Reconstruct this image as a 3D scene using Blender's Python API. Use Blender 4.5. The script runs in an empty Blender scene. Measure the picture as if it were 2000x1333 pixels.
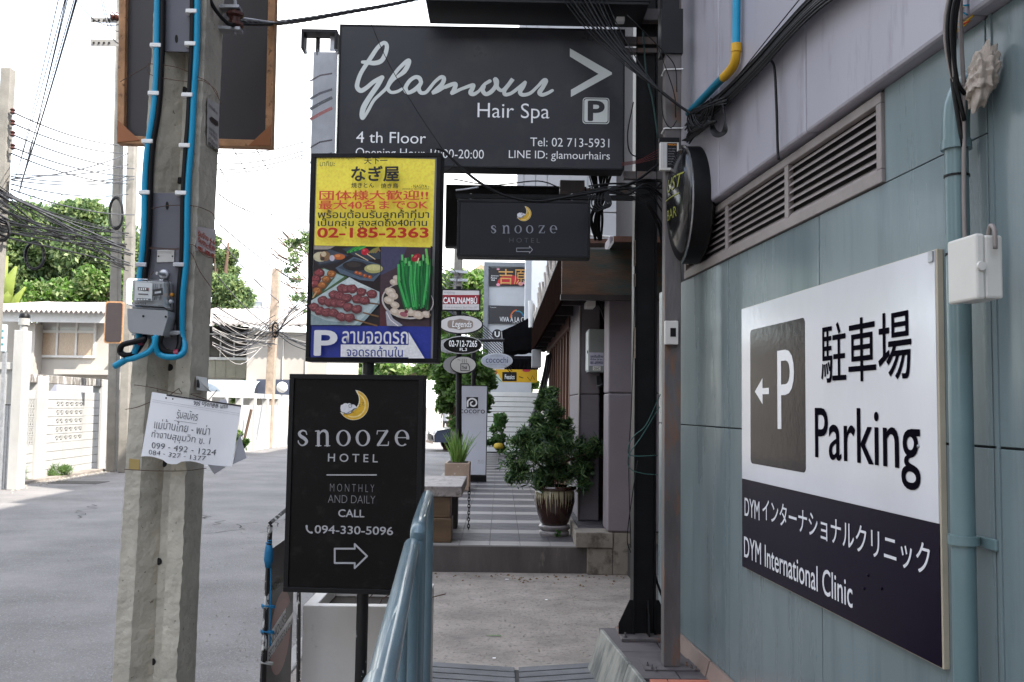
import bpy, bmesh, math, random
import numpy as np
from mathutils import Vector as V, Matrix
from mathutils.geometry import tessellate_polygon
random.seed(7); RNG = np.random.default_rng(7)
R = math.radians
S = bpy.context.scene
# ------------------------------------------------------------ camera
F = 1870.0; CX, CY = 1000.0, 666.5
CAM = V((0, 0, 1.6)); YAW = 21/F; PITCH = math.atan(129/F); ROLL = 0.014
fw = V((math.sin(-YAW), math.cos(-YAW), 0)); fw = V((math.sin(YAW), math.cos(YAW), 0))
r0 = V((fw.y, -fw.x, 0)); fwd = (fw*math.cos(PITCH)+V((0,0,1))*math.sin(PITCH)).normalized()
u0 = r0.cross(fwd)
CR = r0*math.cos(ROLL)+u0*math.sin(ROLL); CU = -r0*math.sin(ROLL)+u0*math.cos(ROLL)
cd = bpy.data.cameras.new('camera'); cam = bpy.data.objects.new('camera', cd); S.collection.objects.link(cam)
cam.matrix_world = Matrix(((CR.x,CU.x,-fwd.x,CAM.x),(CR.y,CU.y,-fwd.y,CAM.y),(CR.z,CU.z,-fwd.z,CAM.z),(0,0,0,1)))
cd.sensor_width = 36; cd.lens = F*36/2000; cd.clip_end = 2000; cd.clip_start = 0.05
S.camera = cam
# ------------------------------------------------------------ light
sun_to = V((0.62, -0.42, 0.80)).normalized()
el = math.asin(sun_to.z); az = math.atan2(sun_to.x, sun_to.y)
W = bpy.data.worlds.new('World'); S.world = W; W.use_nodes = True
nt = W.node_tree; nd = nt.nodes; lk = nt.links; nd.clear()
sky = nd.new('ShaderNodeTexSky'); sky.sky_type = 'NISHITA'; sky.sun_disc = False
sky.sun_elevation = el; sky.sun_rotation = az; sky.air_density = 1.0; sky.dust_density = 1.0
tc = nd.new('ShaderNodeTexCoord'); mp = nd.new('ShaderNodeMapping'); mp.inputs['Scale'].default_value = (1, 1, 2.6)
nz = nd.new('ShaderNodeTexNoise'); nz.inputs['Scale'].default_value = 1.7; nz.inputs['Detail'].default_value = 7; nz.inputs['Roughness'].default_value = .55
rp = nd.new('ShaderNodeValToRGB'); rp.color_ramp.elements[0].position = .40; rp.color_ramp.elements[1].position = .60
rp.color_ramp.elements[0].color = (.22,.22,.22,1); rp.color_ramp.elements[1].color = (.97,.97,.97,1)
mx = nd.new('ShaderNodeMix'); mx.data_type = 'RGBA'
bg = nd.new('ShaderNodeBackground'); bg.inputs['Strength'].default_value = 0.15
wo = nd.new('ShaderNodeOutputWorld')
lk.new(tc.outputs['Generated'], mp.inputs['Vector']); lk.new(mp.outputs[0], nz.inputs['Vector']); lk.new(nz.outputs[0], rp.inputs[0])
lk.new(rp.outputs[0], mx.inputs[0]); lk.new(sky.outputs[0], mx.inputs[6]); mx.inputs[7].default_value = (3.6, 3.55, 3.45, 1)
lk.new(mx.outputs[2], bg.inputs[0]); lk.new(bg.outputs[0], wo.inputs[0])
sl = bpy.data.lights.new('sun', 'SUN'); sl.energy = 2.0; sl.angle = R(.6); sl.color = (1, .95, .87)
so = bpy.data.objects.new('sun', sl); S.collection.objects.link(so)
so.rotation_euler = (-sun_to).to_track_quat('-Z', 'Y').to_euler()
S.view_settings.view_transform = 'Standard'; S.view_settings.look = 'None'; S.view_settings.gamma = 1
S.view_settings.use_curve_mapping = False; S.view_settings.exposure = 2.55
# ------------------------------------------------------------ pixel -> world
def ray(px, py): return (fwd + CR*((px-CX)/F) - CU*((py-CY)/F))
def at(px, py, Y): d = ray(px, py); return CAM + d*(Y/d.y)
def atz(px, py, z): d = ray(px, py); return CAM + d*((z-CAM.z)/d.z)
class Pl:
    def __init__(s, O, n):
        s.O = V(O); s.n = V(n).normalized(); s.v = V((0,0,1)); s.u = s.v.cross(s.n).normalized(); s.v = s.n.cross(s.u)
    def hit(s, px, py, w=0): d = ray(px, py); t = ((s.O + s.n*w - CAM).dot(s.n))/d.dot(s.n); return CAM + d*t
    def uv(s, px, py): q = s.hit(px, py)-s.O; return q.dot(s.u), q.dot(s.v)
    def P(s, u, v, w=0): return s.O + s.u*u + s.v*v + s.n*w
    def off(s, w): return Pl(s.O + s.n*w, s.n)
def front(px, py, Y, yaw=0): return Pl(at(px, py, Y), (math.sin(R(yaw)), -math.cos(R(yaw)), 0))
# ------------------------------------------------------------ materials
def lin(c):
    if isinstance(c, str):
        c = c.lstrip('#'); c = [int(c[i:i+2], 16)/255 for i in (0, 2, 4)]
        return tuple((x/12.92 if x <= .04045 else ((x+.055)/1.055)**2.4) for x in c)
    return tuple(c)
MC = {}
def mat(name, col, rough=.55, metal=0, var=.12, scale=5, bump=.0, bscale=40, stretch=(1,1,1), col2=None, thr=None, soft=.06, spec=.5, coat=0, trans=0, scale2=None, ior=1.45, rvar=.0):
    if name in MC: return MC[name]
    m = bpy.data.materials.new(name); m.use_nodes = True; t = m.node_tree; n = t.nodes; l = t.links
    b = n['Principled BSDF']; c = lin(col)
    tx = n.new('ShaderNodeTexCoord'); mpn = n.new('ShaderNodeMapping'); mpn.inputs['Scale'].default_value = stretch; l.new(tx.outputs['Object'], mpn.inputs[0])
    a = n.new('ShaderNodeTexNoise'); a.inputs['Scale'].default_value = scale; a.inputs['Detail'].default_value = 8; a.inputs['Roughness'].default_value = .62; l.new(mpn.outputs[0], a.inputs[0])
    r = n.new('ShaderNodeValToRGB'); e = r.color_ramp.elements; e[0].position = .28; e[1].position = .72
    e[0].color = (*[x*(1-var) for x in c], 1); e[1].color = (*[min(1, x*(1+var)) for x in c], 1); l.new(a.outputs[0], r.inputs[0])
    out = r.outputs[0]
    if col2 is not None:
        a2 = n.new('ShaderNodeTexNoise'); a2.inputs['Scale'].default_value = scale2 or scale*2.3; a2.inputs['Detail'].default_value = 10; a2.inputs['Roughness'].default_value = .65; l.new(mpn.outputs[0], a2.inputs[0])
        r2 = n.new('ShaderNodeValToRGB'); r2.color_ramp.elements[0].position = thr-soft; r2.color_ramp.elements[1].position = thr+soft; l.new(a2.outputs[0], r2.inputs[0])
        mm = n.new('ShaderNodeMix'); mm.data_type = 'RGBA'; l.new(r2.outputs[0], mm.inputs[0]); l.new(out, mm.inputs[6]); mm.inputs[7].default_value = (*lin(col2), 1); out = mm.outputs[2]
    l.new(out, b.inputs['Base Color'])
    b.inputs['Roughness'].default_value = rough; b.inputs['Metallic'].default_value = metal; b.inputs['Specular IOR Level'].default_value = spec
    b.inputs['Coat Weight'].default_value = coat; b.inputs['Transmission Weight'].default_value = trans; b.inputs['IOR'].default_value = ior
    if rvar:
        mr = n.new('ShaderNodeMapRange'); mr.inputs[3].default_value = max(.03, rough-rvar); mr.inputs[4].default_value = rough+rvar; mr.inputs[1].default_value = .3; mr.inputs[2].default_value = .7
        l.new(a.outputs[0], mr.inputs[0]); l.new(mr.outputs[0], b.inputs['Roughness'])
    if bump:
        b2 = n.new('ShaderNodeTexNoise'); b2.inputs['Scale'].default_value = bscale; b2.inputs['Detail'].default_value = 6; l.new(mpn.outputs[0], b2.inputs[0])
        bn = n.new('ShaderNodeBump'); bn.inputs['Strength'].default_value = bump; bn.inputs['Distance'].default_value = .01; l.new(b2.outputs[0], bn.inputs['Height']); l.new(bn.outputs[0], b.inputs['Normal'])
    MC[name] = m; return m
def leafmat(name, col, tl=.35):
    m = mat(name, col, rough=.5, var=.35, scale=3)
    n = m.node_tree.nodes; l = m.node_tree.links; b = n['Principled BSDF']; o = n['Material Output']
    t = n.new('ShaderNodeBsdfTranslucent'); t.inputs[0].default_value = (*[min(1, x*1.6) for x in lin(col)], 1); ms = n.new('ShaderNodeMixShader'); ms.inputs[0].default_value = tl
    l.new(b.outputs[0], ms.inputs[1]); l.new(t.outputs[0], ms.inputs[2]); l.new(ms.outputs[0], o.inputs[0]); return m
def colmat(name, rough=.4, nvar=.1):
    m = bpy.data.materials.new(name); m.use_nodes = True; n = m.node_tree.nodes; l = m.node_tree.links; b = n['Principled BSDF']
    a = n.new('ShaderNodeAttribute'); a.attribute_name = 'col'
    z = n.new('ShaderNodeTexNoise'); z.inputs['Scale'].default_value = 90; z.inputs['Detail'].default_value = 5; tx = n.new('ShaderNodeTexCoord'); l.new(tx.outputs['Object'], z.inputs[0])
    mr = n.new('ShaderNodeMapRange'); mr.inputs[1].default_value = .3; mr.inputs[2].default_value = .7; mr.inputs[3].default_value = 1-nvar; mr.inputs[4].default_value = 1+nvar; l.new(z.outputs[0], mr.inputs[0])
    vm = n.new('ShaderNodeVectorMath'); vm.operation = 'SCALE'; l.new(a.outputs['Color'], vm.inputs[0]); l.new(mr.outputs[0], vm.inputs['Scale'])
    l.new(vm.outputs[0], b.inputs['Base Color']); b.inputs['Roughness'].default_value = rough; return m
# ------------------------------------------------------------ objects
ORI = {}
def link(o): S.collection.objects.link(o); return o
def tag(o, label=None, cat=None, group=None, kind=None):
    if label: o['label'] = label
    if cat: o['category'] = cat
    if group: o['group'] = group
    if kind: o['kind'] = kind
    return o
def thing(name, label, cat, loc=(0,0,0), group=None):
    o = link(bpy.data.objects.new(name, None)); o.location = loc; o.empty_display_size = .1; ORI[o.name] = V(loc); return tag(o, label, cat, group)
class MB:
    def __init__(s): s.v = []; s.f = []; s.m = []; s.mi = 0
    def add(s, vs, fs):
        k = len(s.v); s.v += [tuple(x) for x in vs]; s.f += [tuple(i+k for i in f) for f in fs]; s.m += [s.mi]*len(fs); return s
    def hexa(s, p): return s.add(p, [(0,3,2,1),(4,5,6,7),(0,1,5,4),(1,2,6,5),(2,3,7,6),(3,0,4,7)])
    def box(s, x0, x1, y0, y1, z0, z1): return s.hexa([(x0,y0,z0),(x1,y0,z0),(x1,y1,z0),(x0,y1,z0),(x0,y0,z1),(x1,y0,z1),(x1,y1,z1),(x0,y1,z1)])
    def ob(s, pl, u0, u1, v0, v1, w0, w1):
        u0,u1 = sorted((u0,u1)); v0,v1 = sorted((v0,v1)); w0,w1 = sorted((w0,w1))
        return s.hexa([pl.P(u0,v0,w1),pl.P(u1,v0,w1),pl.P(u1,v0,w0),pl.P(u0,v0,w0),pl.P(u0,v1,w1),pl.P(u1,v1,w1),pl.P(u1,v1,w0),pl.P(u0,v1,w0)])
    def prism(s, pl, poly, w0, w1):
        n = len(poly); a = sum(poly[i][0]*poly[(i+1)%n][1]-poly[(i+1)%n][0]*poly[i][1] for i in range(n))
        if a < 0: poly = poly[::-1]
        w0, w1 = min(w0,w1), max(w0,w1)
        vs = [pl.P(u,v,w0) for u,v in poly]+[pl.P(u,v,w1) for u,v in poly]
        tr = tessellate_polygon([[V((u,v,0)) for u,v in poly]])
        fs = [(i, (i+1)%n, n+(i+1)%n, n+i) for i in range(n)]
        for t in tr:
            x = [poly[i] for i in t]; ar = (x[1][0]-x[0][0])*(x[2][1]-x[0][1])-(x[2][0]-x[0][0])*(x[1][1]-x[0][1])
            t = tuple(t) if ar > 0 else tuple(t)[::-1]
            fs += [tuple(n+i for i in t), t[::-1]]
        return s.add(vs, fs)
    def tube(s, pts, r, seg=8, cap=True):
        pts = [V(p) for p in pts]; n = len(pts); rr = r if isinstance(r, (list, tuple)) else [r]*n
        t0 = (pts[1]-pts[0]).normalized(); up = V((0,0,1)) if abs(t0.z) < .9 else V((1,0,0)); a = t0.cross(up).normalized()
        vs = []; fs = []
        for i, p in enumerate(pts):
            t = ((pts[min(i+1,n-1)]-pts[max(i-1,0)])).normalized(); a = (a - t*a.dot(t)).normalized(); b = t.cross(a)
            for k in range(seg): th = 2*math.pi*k/seg; vs.append(p+(a*math.cos(th)+b*math.sin(th))*rr[i])
        for i in range(n-1):
            for k in range(seg): j = (k+1)%seg; fs.append((i*seg+k, i*seg+j, (i+1)*seg+j, (i+1)*seg+k))
        if cap: fs.append(tuple(range(seg))[::-1]); fs.append(tuple((n-1)*seg+k for k in range(seg)))
        return s.add(vs, fs)
    def lathe(s, c, axis, prof, seg=24, sx=1.0):
        c = V(c); ax = V(axis).normalized(); up = V((0,0,1)) if abs(ax.z) < .9 else V((1,0,0)); a = ax.cross(up).normalized(); b = a.cross(ax)
        vs = []; fs = []; n = len(prof)
        for r_, h in prof:
            for k in range(seg): th = 2*math.pi*k/seg; vs.append(c + ax*h + (a*math.cos(th)*sx + b*math.sin(th))*r_)
        for i in range(n-1):
            for k in range(seg): j = (k+1)%seg; fs.append((i*seg+k, (i+1)*seg+k, (i+1)*seg+j, i*seg+j))
        if prof[0][0] > 1e-5: fs.append(tuple(range(seg)))
        if prof[-1][0] > 1e-5: fs.append(tuple((n-1)*seg+k for k in range(seg))[::-1])
        return s.add(vs, fs)
    def build(s, name, mats, parent=None, smooth=False, bevel=0, kind=None, label=None, cat=None, group=None):
        me = bpy.data.meshes.new(name); o0 = ORI[parent.name] if parent else V((0,0,0))
        me.from_pydata([(x[0]-o0.x, x[1]-o0.y, x[2]-o0.z) for x in s.v], [], s.f)
        mats = mats if isinstance(mats, (list, tuple)) else [mats]
        for m in mats: me.materials.append(m)
        if len(mats) > 1: me.polygons.foreach_set('material_index', s.m)
        if smooth: me.shade_smooth() if smooth is True else me.shade_smooth()
        if smooth == 'auto': me.set_sharp_from_angle(angle=R(40))
        me.update()
        o = link(bpy.data.objects.new(name, me)); ORI[o.name] = o0
        if parent: o.parent = parent
        if bevel:
            bm = o.modifiers.new('b', 'BEVEL'); bm.width = bevel; bm.segments = 2; bm.limit_method = 'ANGLE'; bm.angle_limit = R(50)
        return tag(o, label, cat, group, kind)
def solo(name, mb, m, label, cat, group=None, **k):
    """a thing that is one mesh, origin at its lowest middle point"""
    xs = np.array(mb.v); c = V(((xs[:,0].min()+xs[:,0].max())/2, (xs[:,1].min()+xs[:,1].max())/2, xs[:,2].min()))
    mb.v = [(x[0]-c.x, x[1]-c.y, x[2]-c.z) for x in mb.v]
    o = mb.build(name, m, None, label=label, cat=cat, group=group, **k); o.location = c; ORI[o.name] = c; return o
def struct(name, mb, m, **k): return mb.build(name, m, kind='structure', **k)
def copy_tree(o, parent=None):
    c = link(o.copy()); c.parent = parent
    for ch in o.children: copy_tree(ch, c)
    return c
def crom(pts, n=6):
    P = [V(p) for p in pts]; P = [P[0]*2-P[1]]+P+[P[-1]*2-P[-2]]; o = []
    for i in range(1, len(P)-2):
        for k in range(n):
            t = k/n; a,b,c,d = P[i-1:i+3]
            o.append(.5*((2*b)+(c-a)*t+(2*a-5*b+4*c-d)*t*t+(3*b-a-3*c+d)*t**3))
    o.append(P[-2]); return o
# ------------------------------------------------------------ lettering
_tc = {}
GW = {}
def glyphs(body, bold=0.0, res=4):
    k = (body, bold, res); heavy = bold if bold > 0 else 0; bold = min(bold, 0)
    if k in _tc: return _tc[k]
    cu = bpy.data.curves.new('t', 'FONT'); cu.body = body; cu.size = 1; cu.resolution_u = res; cu.offset = bold
    o = link(bpy.data.objects.new('t', cu)); dg = bpy.context.evaluated_depsgraph_get(); me = bpy.data.meshes.new_from_object(o.evaluated_get(dg))
    v = np.array([x.co[:2] for x in me.vertices]) if len(me.vertices) else np.zeros((1,2)); f = [tuple(p.vertices) for p in me.polygons]
    GW[k] = None
    if heavy > 0:   # heavier weight: the same outlines laid over each other, each copy a hair further out
        n0 = len(v); d = heavy*.5; ofs = [(0,0),(d,0),(-d,0),(0,d),(0,-d),(d*.7,d*.7),(-d*.7,-d*.7),(d*.7,-d*.7),(-d*.7,d*.7)]
        f = [tuple(i+n0*j for i in q) for j in range(len(ofs)) for q in f]; v = np.concatenate([v+np.array(o_) for o_ in ofs]); GW[k] = [j*.00006 for j in range(len(ofs)) for _ in range(n0)]
    bpy.data.objects.remove(o); bpy.data.curves.remove(cu); bpy.data.meshes.remove(me)
    lo = v.min(0); hi = v.max(0); _tc[k] = ((v-lo)/np.maximum(hi-lo, 1e-6), f); return _tc[k]
LW = .0012
def place(pl, v2, f, xl, yt, yb, xr, m, parent, name='lettering', w=LW, ws=None, ital=0, lab=None):
    uL, vT = pl.uv(xl, yt); _, vB = pl.uv(xl, yb); uR, _ = pl.uv(xr, (yt+yb)/2)
    b = MB(); b.add([pl.P(uL+(uR-uL)*x + ital*y*(vT-vB), vB+(vT-vB)*y, w+(ws[i] if ws is not None else 0)) for i, (x, y) in enumerate(v2)], f)
    return b.build(name, m, parent, label=lab)
def text(pl, body, xl, yt, yb, xr, m, parent, bold=0.0, w=LW, ital=0, res=4):
    v, f = glyphs(body, bold, res); return place(pl, v, f, xl, yt, yb, xr, m, parent, w=w, ws=GW[(body, bold, res)], ital=ital)
def spaced(pl, body, xl, yt, yb, xr, m, parent, bold=0.0, k=1, w=LW): return text(pl, (' '*k).join(body), xl, yt, yb, xr, m, parent, bold, w)
def stroke(b, pl, pts, wd, px=True, w=LW, n=6, dw=.0002, seg=10):
    """ribbon through pixel points with varying width (metres) and round ends; creeps outwards so it never overlaps itself in one plane"""
    uv = [V((*pl.uv(*p[:2]), p[2] if len(p) > 2 else 1)) if px else V((p[0], p[1], p[2] if len(p) > 2 else 1)) for p in pts]
    c = crom(uv, n) if len(uv) > 2 else uv; N = len(c); vs = []; fs = []
    for i, p in enumerate(c):
        t = (c[min(i+1,N-1)]-c[max(i-1,0)]); t.z = 0; t.normalize(); nn = V((-t.y, t.x)); h = wd/2*p.z; ww = w+dw*i/max(1,N-1)
        vs += [pl.P(p.x+nn.x*h, p.y+nn.y*h, ww), pl.P(p.x-nn.x*h, p.y-nn.y*h, ww)]
    fs = [(2*i+1, 2*i+3, 2*i+2, 2*i) for i in range(N-1)]; b.add(vs, fs)
    for i, e in ((0, -1), (N-1, 1)):
        p = c[i]; t = (c[1]-c[0]) if i == 0 else (c[-1]-c[-2]); a0 = math.atan2(t.y, t.x) + (math.pi if e < 0 else 0); h = wd/2*p.z; ww = w+dw*i/max(1,N-1)
        vs = [pl.P(p.x+h*math.cos(a0-math.pi/2+math.pi*k/seg), p.y+h*math.sin(a0-math.pi/2+math.pi*k/seg), ww) for k in range(seg+1)]
        b.add(vs, [tuple(range(seg+1))])
    return b
def poly(b, pl, pts, w=LW, px=True, jit=0):
    uv = [pl.uv(*p) if px else p for p in pts]; tr = tessellate_polygon([[V((*q,0)) for q in uv]]); fs = []
    for t in tr:
        x = [uv[i] for i in t]; ar = (x[1][0]-x[0][0])*(x[2][1]-x[0][1])-(x[2][0]-x[0][0])*(x[1][1]-x[0][1]); fs.append(tuple(t) if ar > 0 else tuple(t)[::-1])
    return b.add([pl.P(u,v,w) for u,v in uv], fs)
def ell(cx, cy, rx, ry, n=24, a=0, a0=0, a1=2*math.pi):
    ca, sa = math.cos(a), math.sin(a); o = []
    for k in range(n): t = a0+(a1-a0)*k/(n if a1-a0 > 6.2 else n-1); x, y = rx*math.cos(t), ry*math.sin(t); o.append((cx+x*ca-y*sa, cy+x*sa+y*ca))
    return o
def rrect(x0, y0, x1, y1, r, n=5):
    o = []
    for cx, cy, s in ((x1-r,y1-r,0),(x0+r,y1-r,1),(x0+r,y0+r,2),(x1-r,y0+r,3)):
        for k in range(n+1): t = math.pi/2*(s+k/n); o.append((cx+r*math.cos(t), cy+r*math.sin(t)))
    return o
class Print:
    """flat printed picture: layered polygons in pixel coordinates of the photograph, each with its ink"""
    def __init__(s, pl, w=LW, dw=.00006): s.pl = pl; s.w = w; s.dw = dw; s.b = MB(); s.c = []
    def p(s, pts, col):
        k = len(s.b.f); poly(s.b, s.pl, pts, s.w); s.w += s.dw; s.c += [lin(col)]*(len(s.b.f)-k)
    def line(s, pts, wpx, col):
        pts = [V((*q, 0)) for q in pts]; n = len(pts); L = []; Rr = []
        for i, q in enumerate(pts):
            t = (pts[min(i+1,n-1)]-pts[max(i-1,0)]).normalized(); nn = V((-t.y, t.x, 0)); L.append((q+nn*wpx/2)[:2]); Rr.append((q-nn*wpx/2)[:2])
        s.p(L+Rr[::-1], col)
    def build(s, name, parent, rough=.35, nv=.1):
        o = s.b.build(name, colmat(name+'_ink', rough, nv), parent); me = o.data; a = me.color_attributes.new('col', 'FLOAT_COLOR', 'CORNER'); arr = []
        for pgn, c in zip(me.polygons, s.c): arr += [*c, 1]*pgn.loop_total
        a.data.foreach_set('color', arr); return o
# ------------------------------------------------------------ foliage
def leaves(name, clumps, n, size, mats, parent, asp=.5, spread=.5, droop=0, label=None):
    """clumps: (x,y,z,rx,ry,rz); n leaves per clump, in sub-clumps so the outline stays ragged"""
    VS = []; 
    for (x,y,z,rx,ry,rz) in clumps:
        ns = max(4, n//60); d = RNG.normal(size=(ns,3)); d /= np.linalg.norm(d,axis=1)[:,None]; rad = RNG.uniform(.35,1.0,(ns,1))**.5
        cc = d*rad*np.array([rx,ry,rz]); idx = RNG.integers(0,ns,n)
        p = cc[idx] + RNG.normal(size=(n,3))*np.array([rx,ry,rz])*spread*.42 + np.array([x,y,z]); VS.append(p)
    P = np.concatenate(VS); N = len(P); a = RNG.normal(size=(N,3)); a[:,2] -= droop; a /= np.linalg.norm(a,axis=1)[:,None]
    b = np.cross(a, RNG.normal(size=(N,3))); b /= np.linalg.norm(b,axis=1)[:,None]; s = size*RNG.uniform(.6,1.3,(N,1))
    nrm = np.cross(a,b); Q = np.stack([P-a*s*.5, P+b*s*asp*.5+nrm*s*.06, P+a*s*.5, P-b*s*asp*.5+nrm*s*.06], 1).reshape(-1,3)
    o0 = ORI[parent.name] if parent else V((0,0,0)); Q = Q-np.array(o0)
    me = bpy.data.meshes.new(name); me.vertices.add(4*N); me.vertices.foreach_set('co', Q.ravel()); me.loops.add(4*N); me.loops.foreach_set('vertex_index', np.arange(4*N))
    me.polygons.add(N); me.polygons.foreach_set('loop_start', np.arange(0,4*N,4)); me.polygons.foreach_set('loop_total', np.full(N,4))
    for m in mats: me.materials.append(m)
    me.polygons.foreach_set('material_index', RNG.integers(0,len(mats),N)); me.update(calc_edges=True); me.validate()
    o = link(bpy.data.objects.new(name, me)); ORI[o.name] = o0
    if parent: o.parent = parent
    return tag(o, label, kind='stuff')
def wire(pts, r, m, label, group, name='cable', sag=0, n=14, seg=6, cat='cable'):
    P = [V(p) for p in pts]
    if len(P) == 2: P = [P[0].lerp(P[1], k/n) - V((0,0,sag*4*(k/n)*(1-k/n))) for k in range(n+1)]
    else: P = crom(P, 6)
    b = MB(); b.tube(P, r, seg); return solo(name, b, m, label, cat, group, smooth=True)
def wpx(pts, r, m, label, group, sag=0, **k): return wire([at(*p) for p in pts], r, m, label, group, sag=sag, **k)
# ------------------------------------------------------------ materials used
white = mat('white_paint', (.78,.78,.76), .5, var=.06, bump=.05)
ink_white = mat('white_lettering', (.86,.87,.88), .4, var=.03)
ink_black = mat('black_lettering', (.022,.02,.025), .35, var=.05)
ink_red = mat('red_lettering', '#c32a1c', .4, var=.05)
ink_grey = mat('grey_lettering', (.33,.33,.36), .4, var=.05)
ink_lime = mat('lime_lettering', '#878a3a', .4, var=.1)
asphalt = mat('asphalt', (.182,.170,.163), .85, var=.30, scale=.9, bump=1.0, bscale=75, col2=(.30,.295,.29), thr=.60, soft=.06, scale2=70)
concrete = mat('concrete', (.40,.345,.32), .9, var=.28, scale=3.5, bump=.5, bscale=45, col2=(.18,.165,.15), thr=.63, soft=.06, scale2=28)
pave = mat('pavement_concrete', (.255,.222,.195), .85, var=.34, scale=2.6, bump=1.0, bscale=45, col2=(.12,.105,.095), thr=.60, soft=.06, scale2=26)
blackmetal = mat('black_metal', (.007,.007,.008), .45, spec=.25, var=.4, scale=8, bump=.08)
darkframe = mat('dark_frame', (.010,.010,.012), .45, spec=.3, var=.2)
signgrey = mat('charcoal_panel', (.030,.031,.038), .35, spec=.35, rvar=.12, col2=(.042,.042,.045), thr=.62, soft=.12, scale2=7, var=.10, scale=2, bump=.03, bscale=9)
signblack = mat('black_panel', (.006,.005,.005), .45, spec=.2, var=.4, scale=3, rvar=.12, col2=(.02,.019,.018), thr=.66, soft=.1, scale2=14)
rust = mat('rusty_steel', (.115,.105,.105), .6, metal=.2, var=.35, scale=7, bump=.3, bscale=50, col2=(.20,.10,.055), thr=.60, soft=.08, stretch=(1,1,.25))
rustwood = mat('rusty_frame', '#a87f5c', .75, var=.35, scale=18, bump=.4, col2=(.07,.035,.02), thr=.62, soft=.06)
cablem = mat('black_cable', (.006,.006,.007), .5, spec=.25, var=.3)
wirem = mat('thin_wire', (.05,.05,.055), .6, var=.3)
bluecab = mat('blue_cable', '#0d8db5', .35, var=.12)
galv = mat('galvanised_steel', (.42,.43,.45), .45, metal=.6, var=.2, scale=14)
greyplastic = mat('grey_plastic', (.30,.31,.32), .45, var=.06)
tealm = mat('teal_cladding', '#6f7d80', .28, var=.14, scale=2.2, stretch=(1,1,.12), bump=.06, bscale=6, spec=.32, rvar=.12, coat=.04, col2='#5b696e', thr=.64, soft=.12, scale2=9)
lilac = mat('lilac_cladding', '#9f9da6', .42, var=.10, scale=1.3, stretch=(1,1,.2), bump=.14, bscale=2.2, rvar=.08, spec=.25, col2='#807d84', thr=.64, soft=.10, scale2=9)
tealpipe = mat('teal_pipe_paint', '#61777a', .3, var=.1, coat=.2)
louvm = mat('louvre_aluminium', '#8d8583', .5, metal=.15, var=.15, scale=9)
dark = mat('dark_void', (.012,.011,.011), .9, var=.2)
brown = mat('brown_timber', (.10,.045,.03), .5, var=.35, scale=7, stretch=(1,1,.2), bump=.2)
purple = mat('mauve_render', '#7d7479', .6, var=.10, scale=2, bump=.1)
cream = mat('cream_wall', (.62,.59,.54), .85, var=.12, scale=1.6, bump=.15)
wwall = mat('white_wall', (.40,.395,.38), .85, var=.14, scale=2.2, bump=.2, col2=(.40,.38,.34), thr=.66, soft=.07, stretch=(1,1,.4))
darkwood = mat('dark_timber', (.035,.028,.026), .6, var=.3, scale=6)
# ------------------------------------------------------------ ground
GZ = -.12
b = MB(); b.add([(-900,-900,GZ),(900,-900,GZ),(900,900,GZ),(-900,900,GZ)], [(0,1,2,3)]); struct('road', b, asphalt)
b = MB(); b.box(-1.22, 1.75, -9, 9.4, GZ-.15, 0); struct('pavement', b, pave)
b = MB(); b.box(-1.34, -1.222, -9, 29, GZ-.15, .012); struct('kerb', b, mat('kerb_concrete', (.30,.29,.275), .9, var=.3, scale=4, bump=.4), bevel=.012)
b = MB(); b.box(-11.6, -9.75, -5, 24, GZ-.1, GZ+.05); struct('far_pavement', b, pave)
# the terrace with its step and tiles
TZ = .257
ter = MB(); ter.box(-.98, 1.1, 9.41, 29, GZ-.2, TZ-.012)
tero = struct('terrace', ter, mat('terrace_riser', (.075,.065,.062), .6, var=.45, scale=4, stretch=(1,1,.3), bump=.2, col2=(.20,.17,.15), thr=.68, soft=.08))
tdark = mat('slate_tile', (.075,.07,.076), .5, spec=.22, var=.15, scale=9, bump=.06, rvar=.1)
tlight = mat('light_band_tile', (.26,.245,.235), .5, spec=.22, var=.10, scale=9, bump=.06, rvar=.1)
xs = [-.975+.298*i for i in range(8)]; y = 9.42; tm = {}
rowi = 0; rest = MB()
while y < 28.9:
    d = .30
    for i in range(7):
        x0, x1 = xs[i], min(xs[i+1], 1.09)
        if x1-x0 < .03: continue
        light = rowi % 3 == 0  # every third row paler: light bands across the walk, put into tile colour
        if rowi < 22:
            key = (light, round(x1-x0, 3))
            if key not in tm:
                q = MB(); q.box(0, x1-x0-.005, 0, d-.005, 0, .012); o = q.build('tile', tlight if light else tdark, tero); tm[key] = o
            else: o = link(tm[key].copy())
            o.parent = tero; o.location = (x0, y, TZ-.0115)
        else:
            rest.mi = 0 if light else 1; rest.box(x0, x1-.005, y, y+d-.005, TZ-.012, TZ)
    y += d; rowi += 1
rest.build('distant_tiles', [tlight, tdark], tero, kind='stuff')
# chevron pavers set in the ramp, near the camera
pm = mat('ramp_paver', (.13,.13,.135), .8, var=.3, scale=4, bump=.5, bscale=70)
ramp = MB(); ramp.box(-.52, .78, 3.2, 5.95, -.03, .004); ro = struct('ramp', ramp, mat('ramp_joint', (.04,.04,.04), .9))
for k in range(24):
    y0 = 5.98-.118*k
    for sgn, x0, x1 in ((-1, -.50, .11), (1, .135, .72)):
        q = MB(); rise = .22*sgn*(1 if sgn > 0 else -.55)
        ya, yb = (y0+.12, y0) if sgn < 0 else (y0, y0+.16)
        q.hexa([(x0,ya-.098,-.02),(x1,yb-.098,-.02),(x1,yb,-.02),(x0,ya,-.02),(x0,ya-.098,.014),(x1,yb-.098,.014),(x1,yb,.014),(x0,ya,.014)])
        q.build('paver', pm, ro, bevel=.003)
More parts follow.
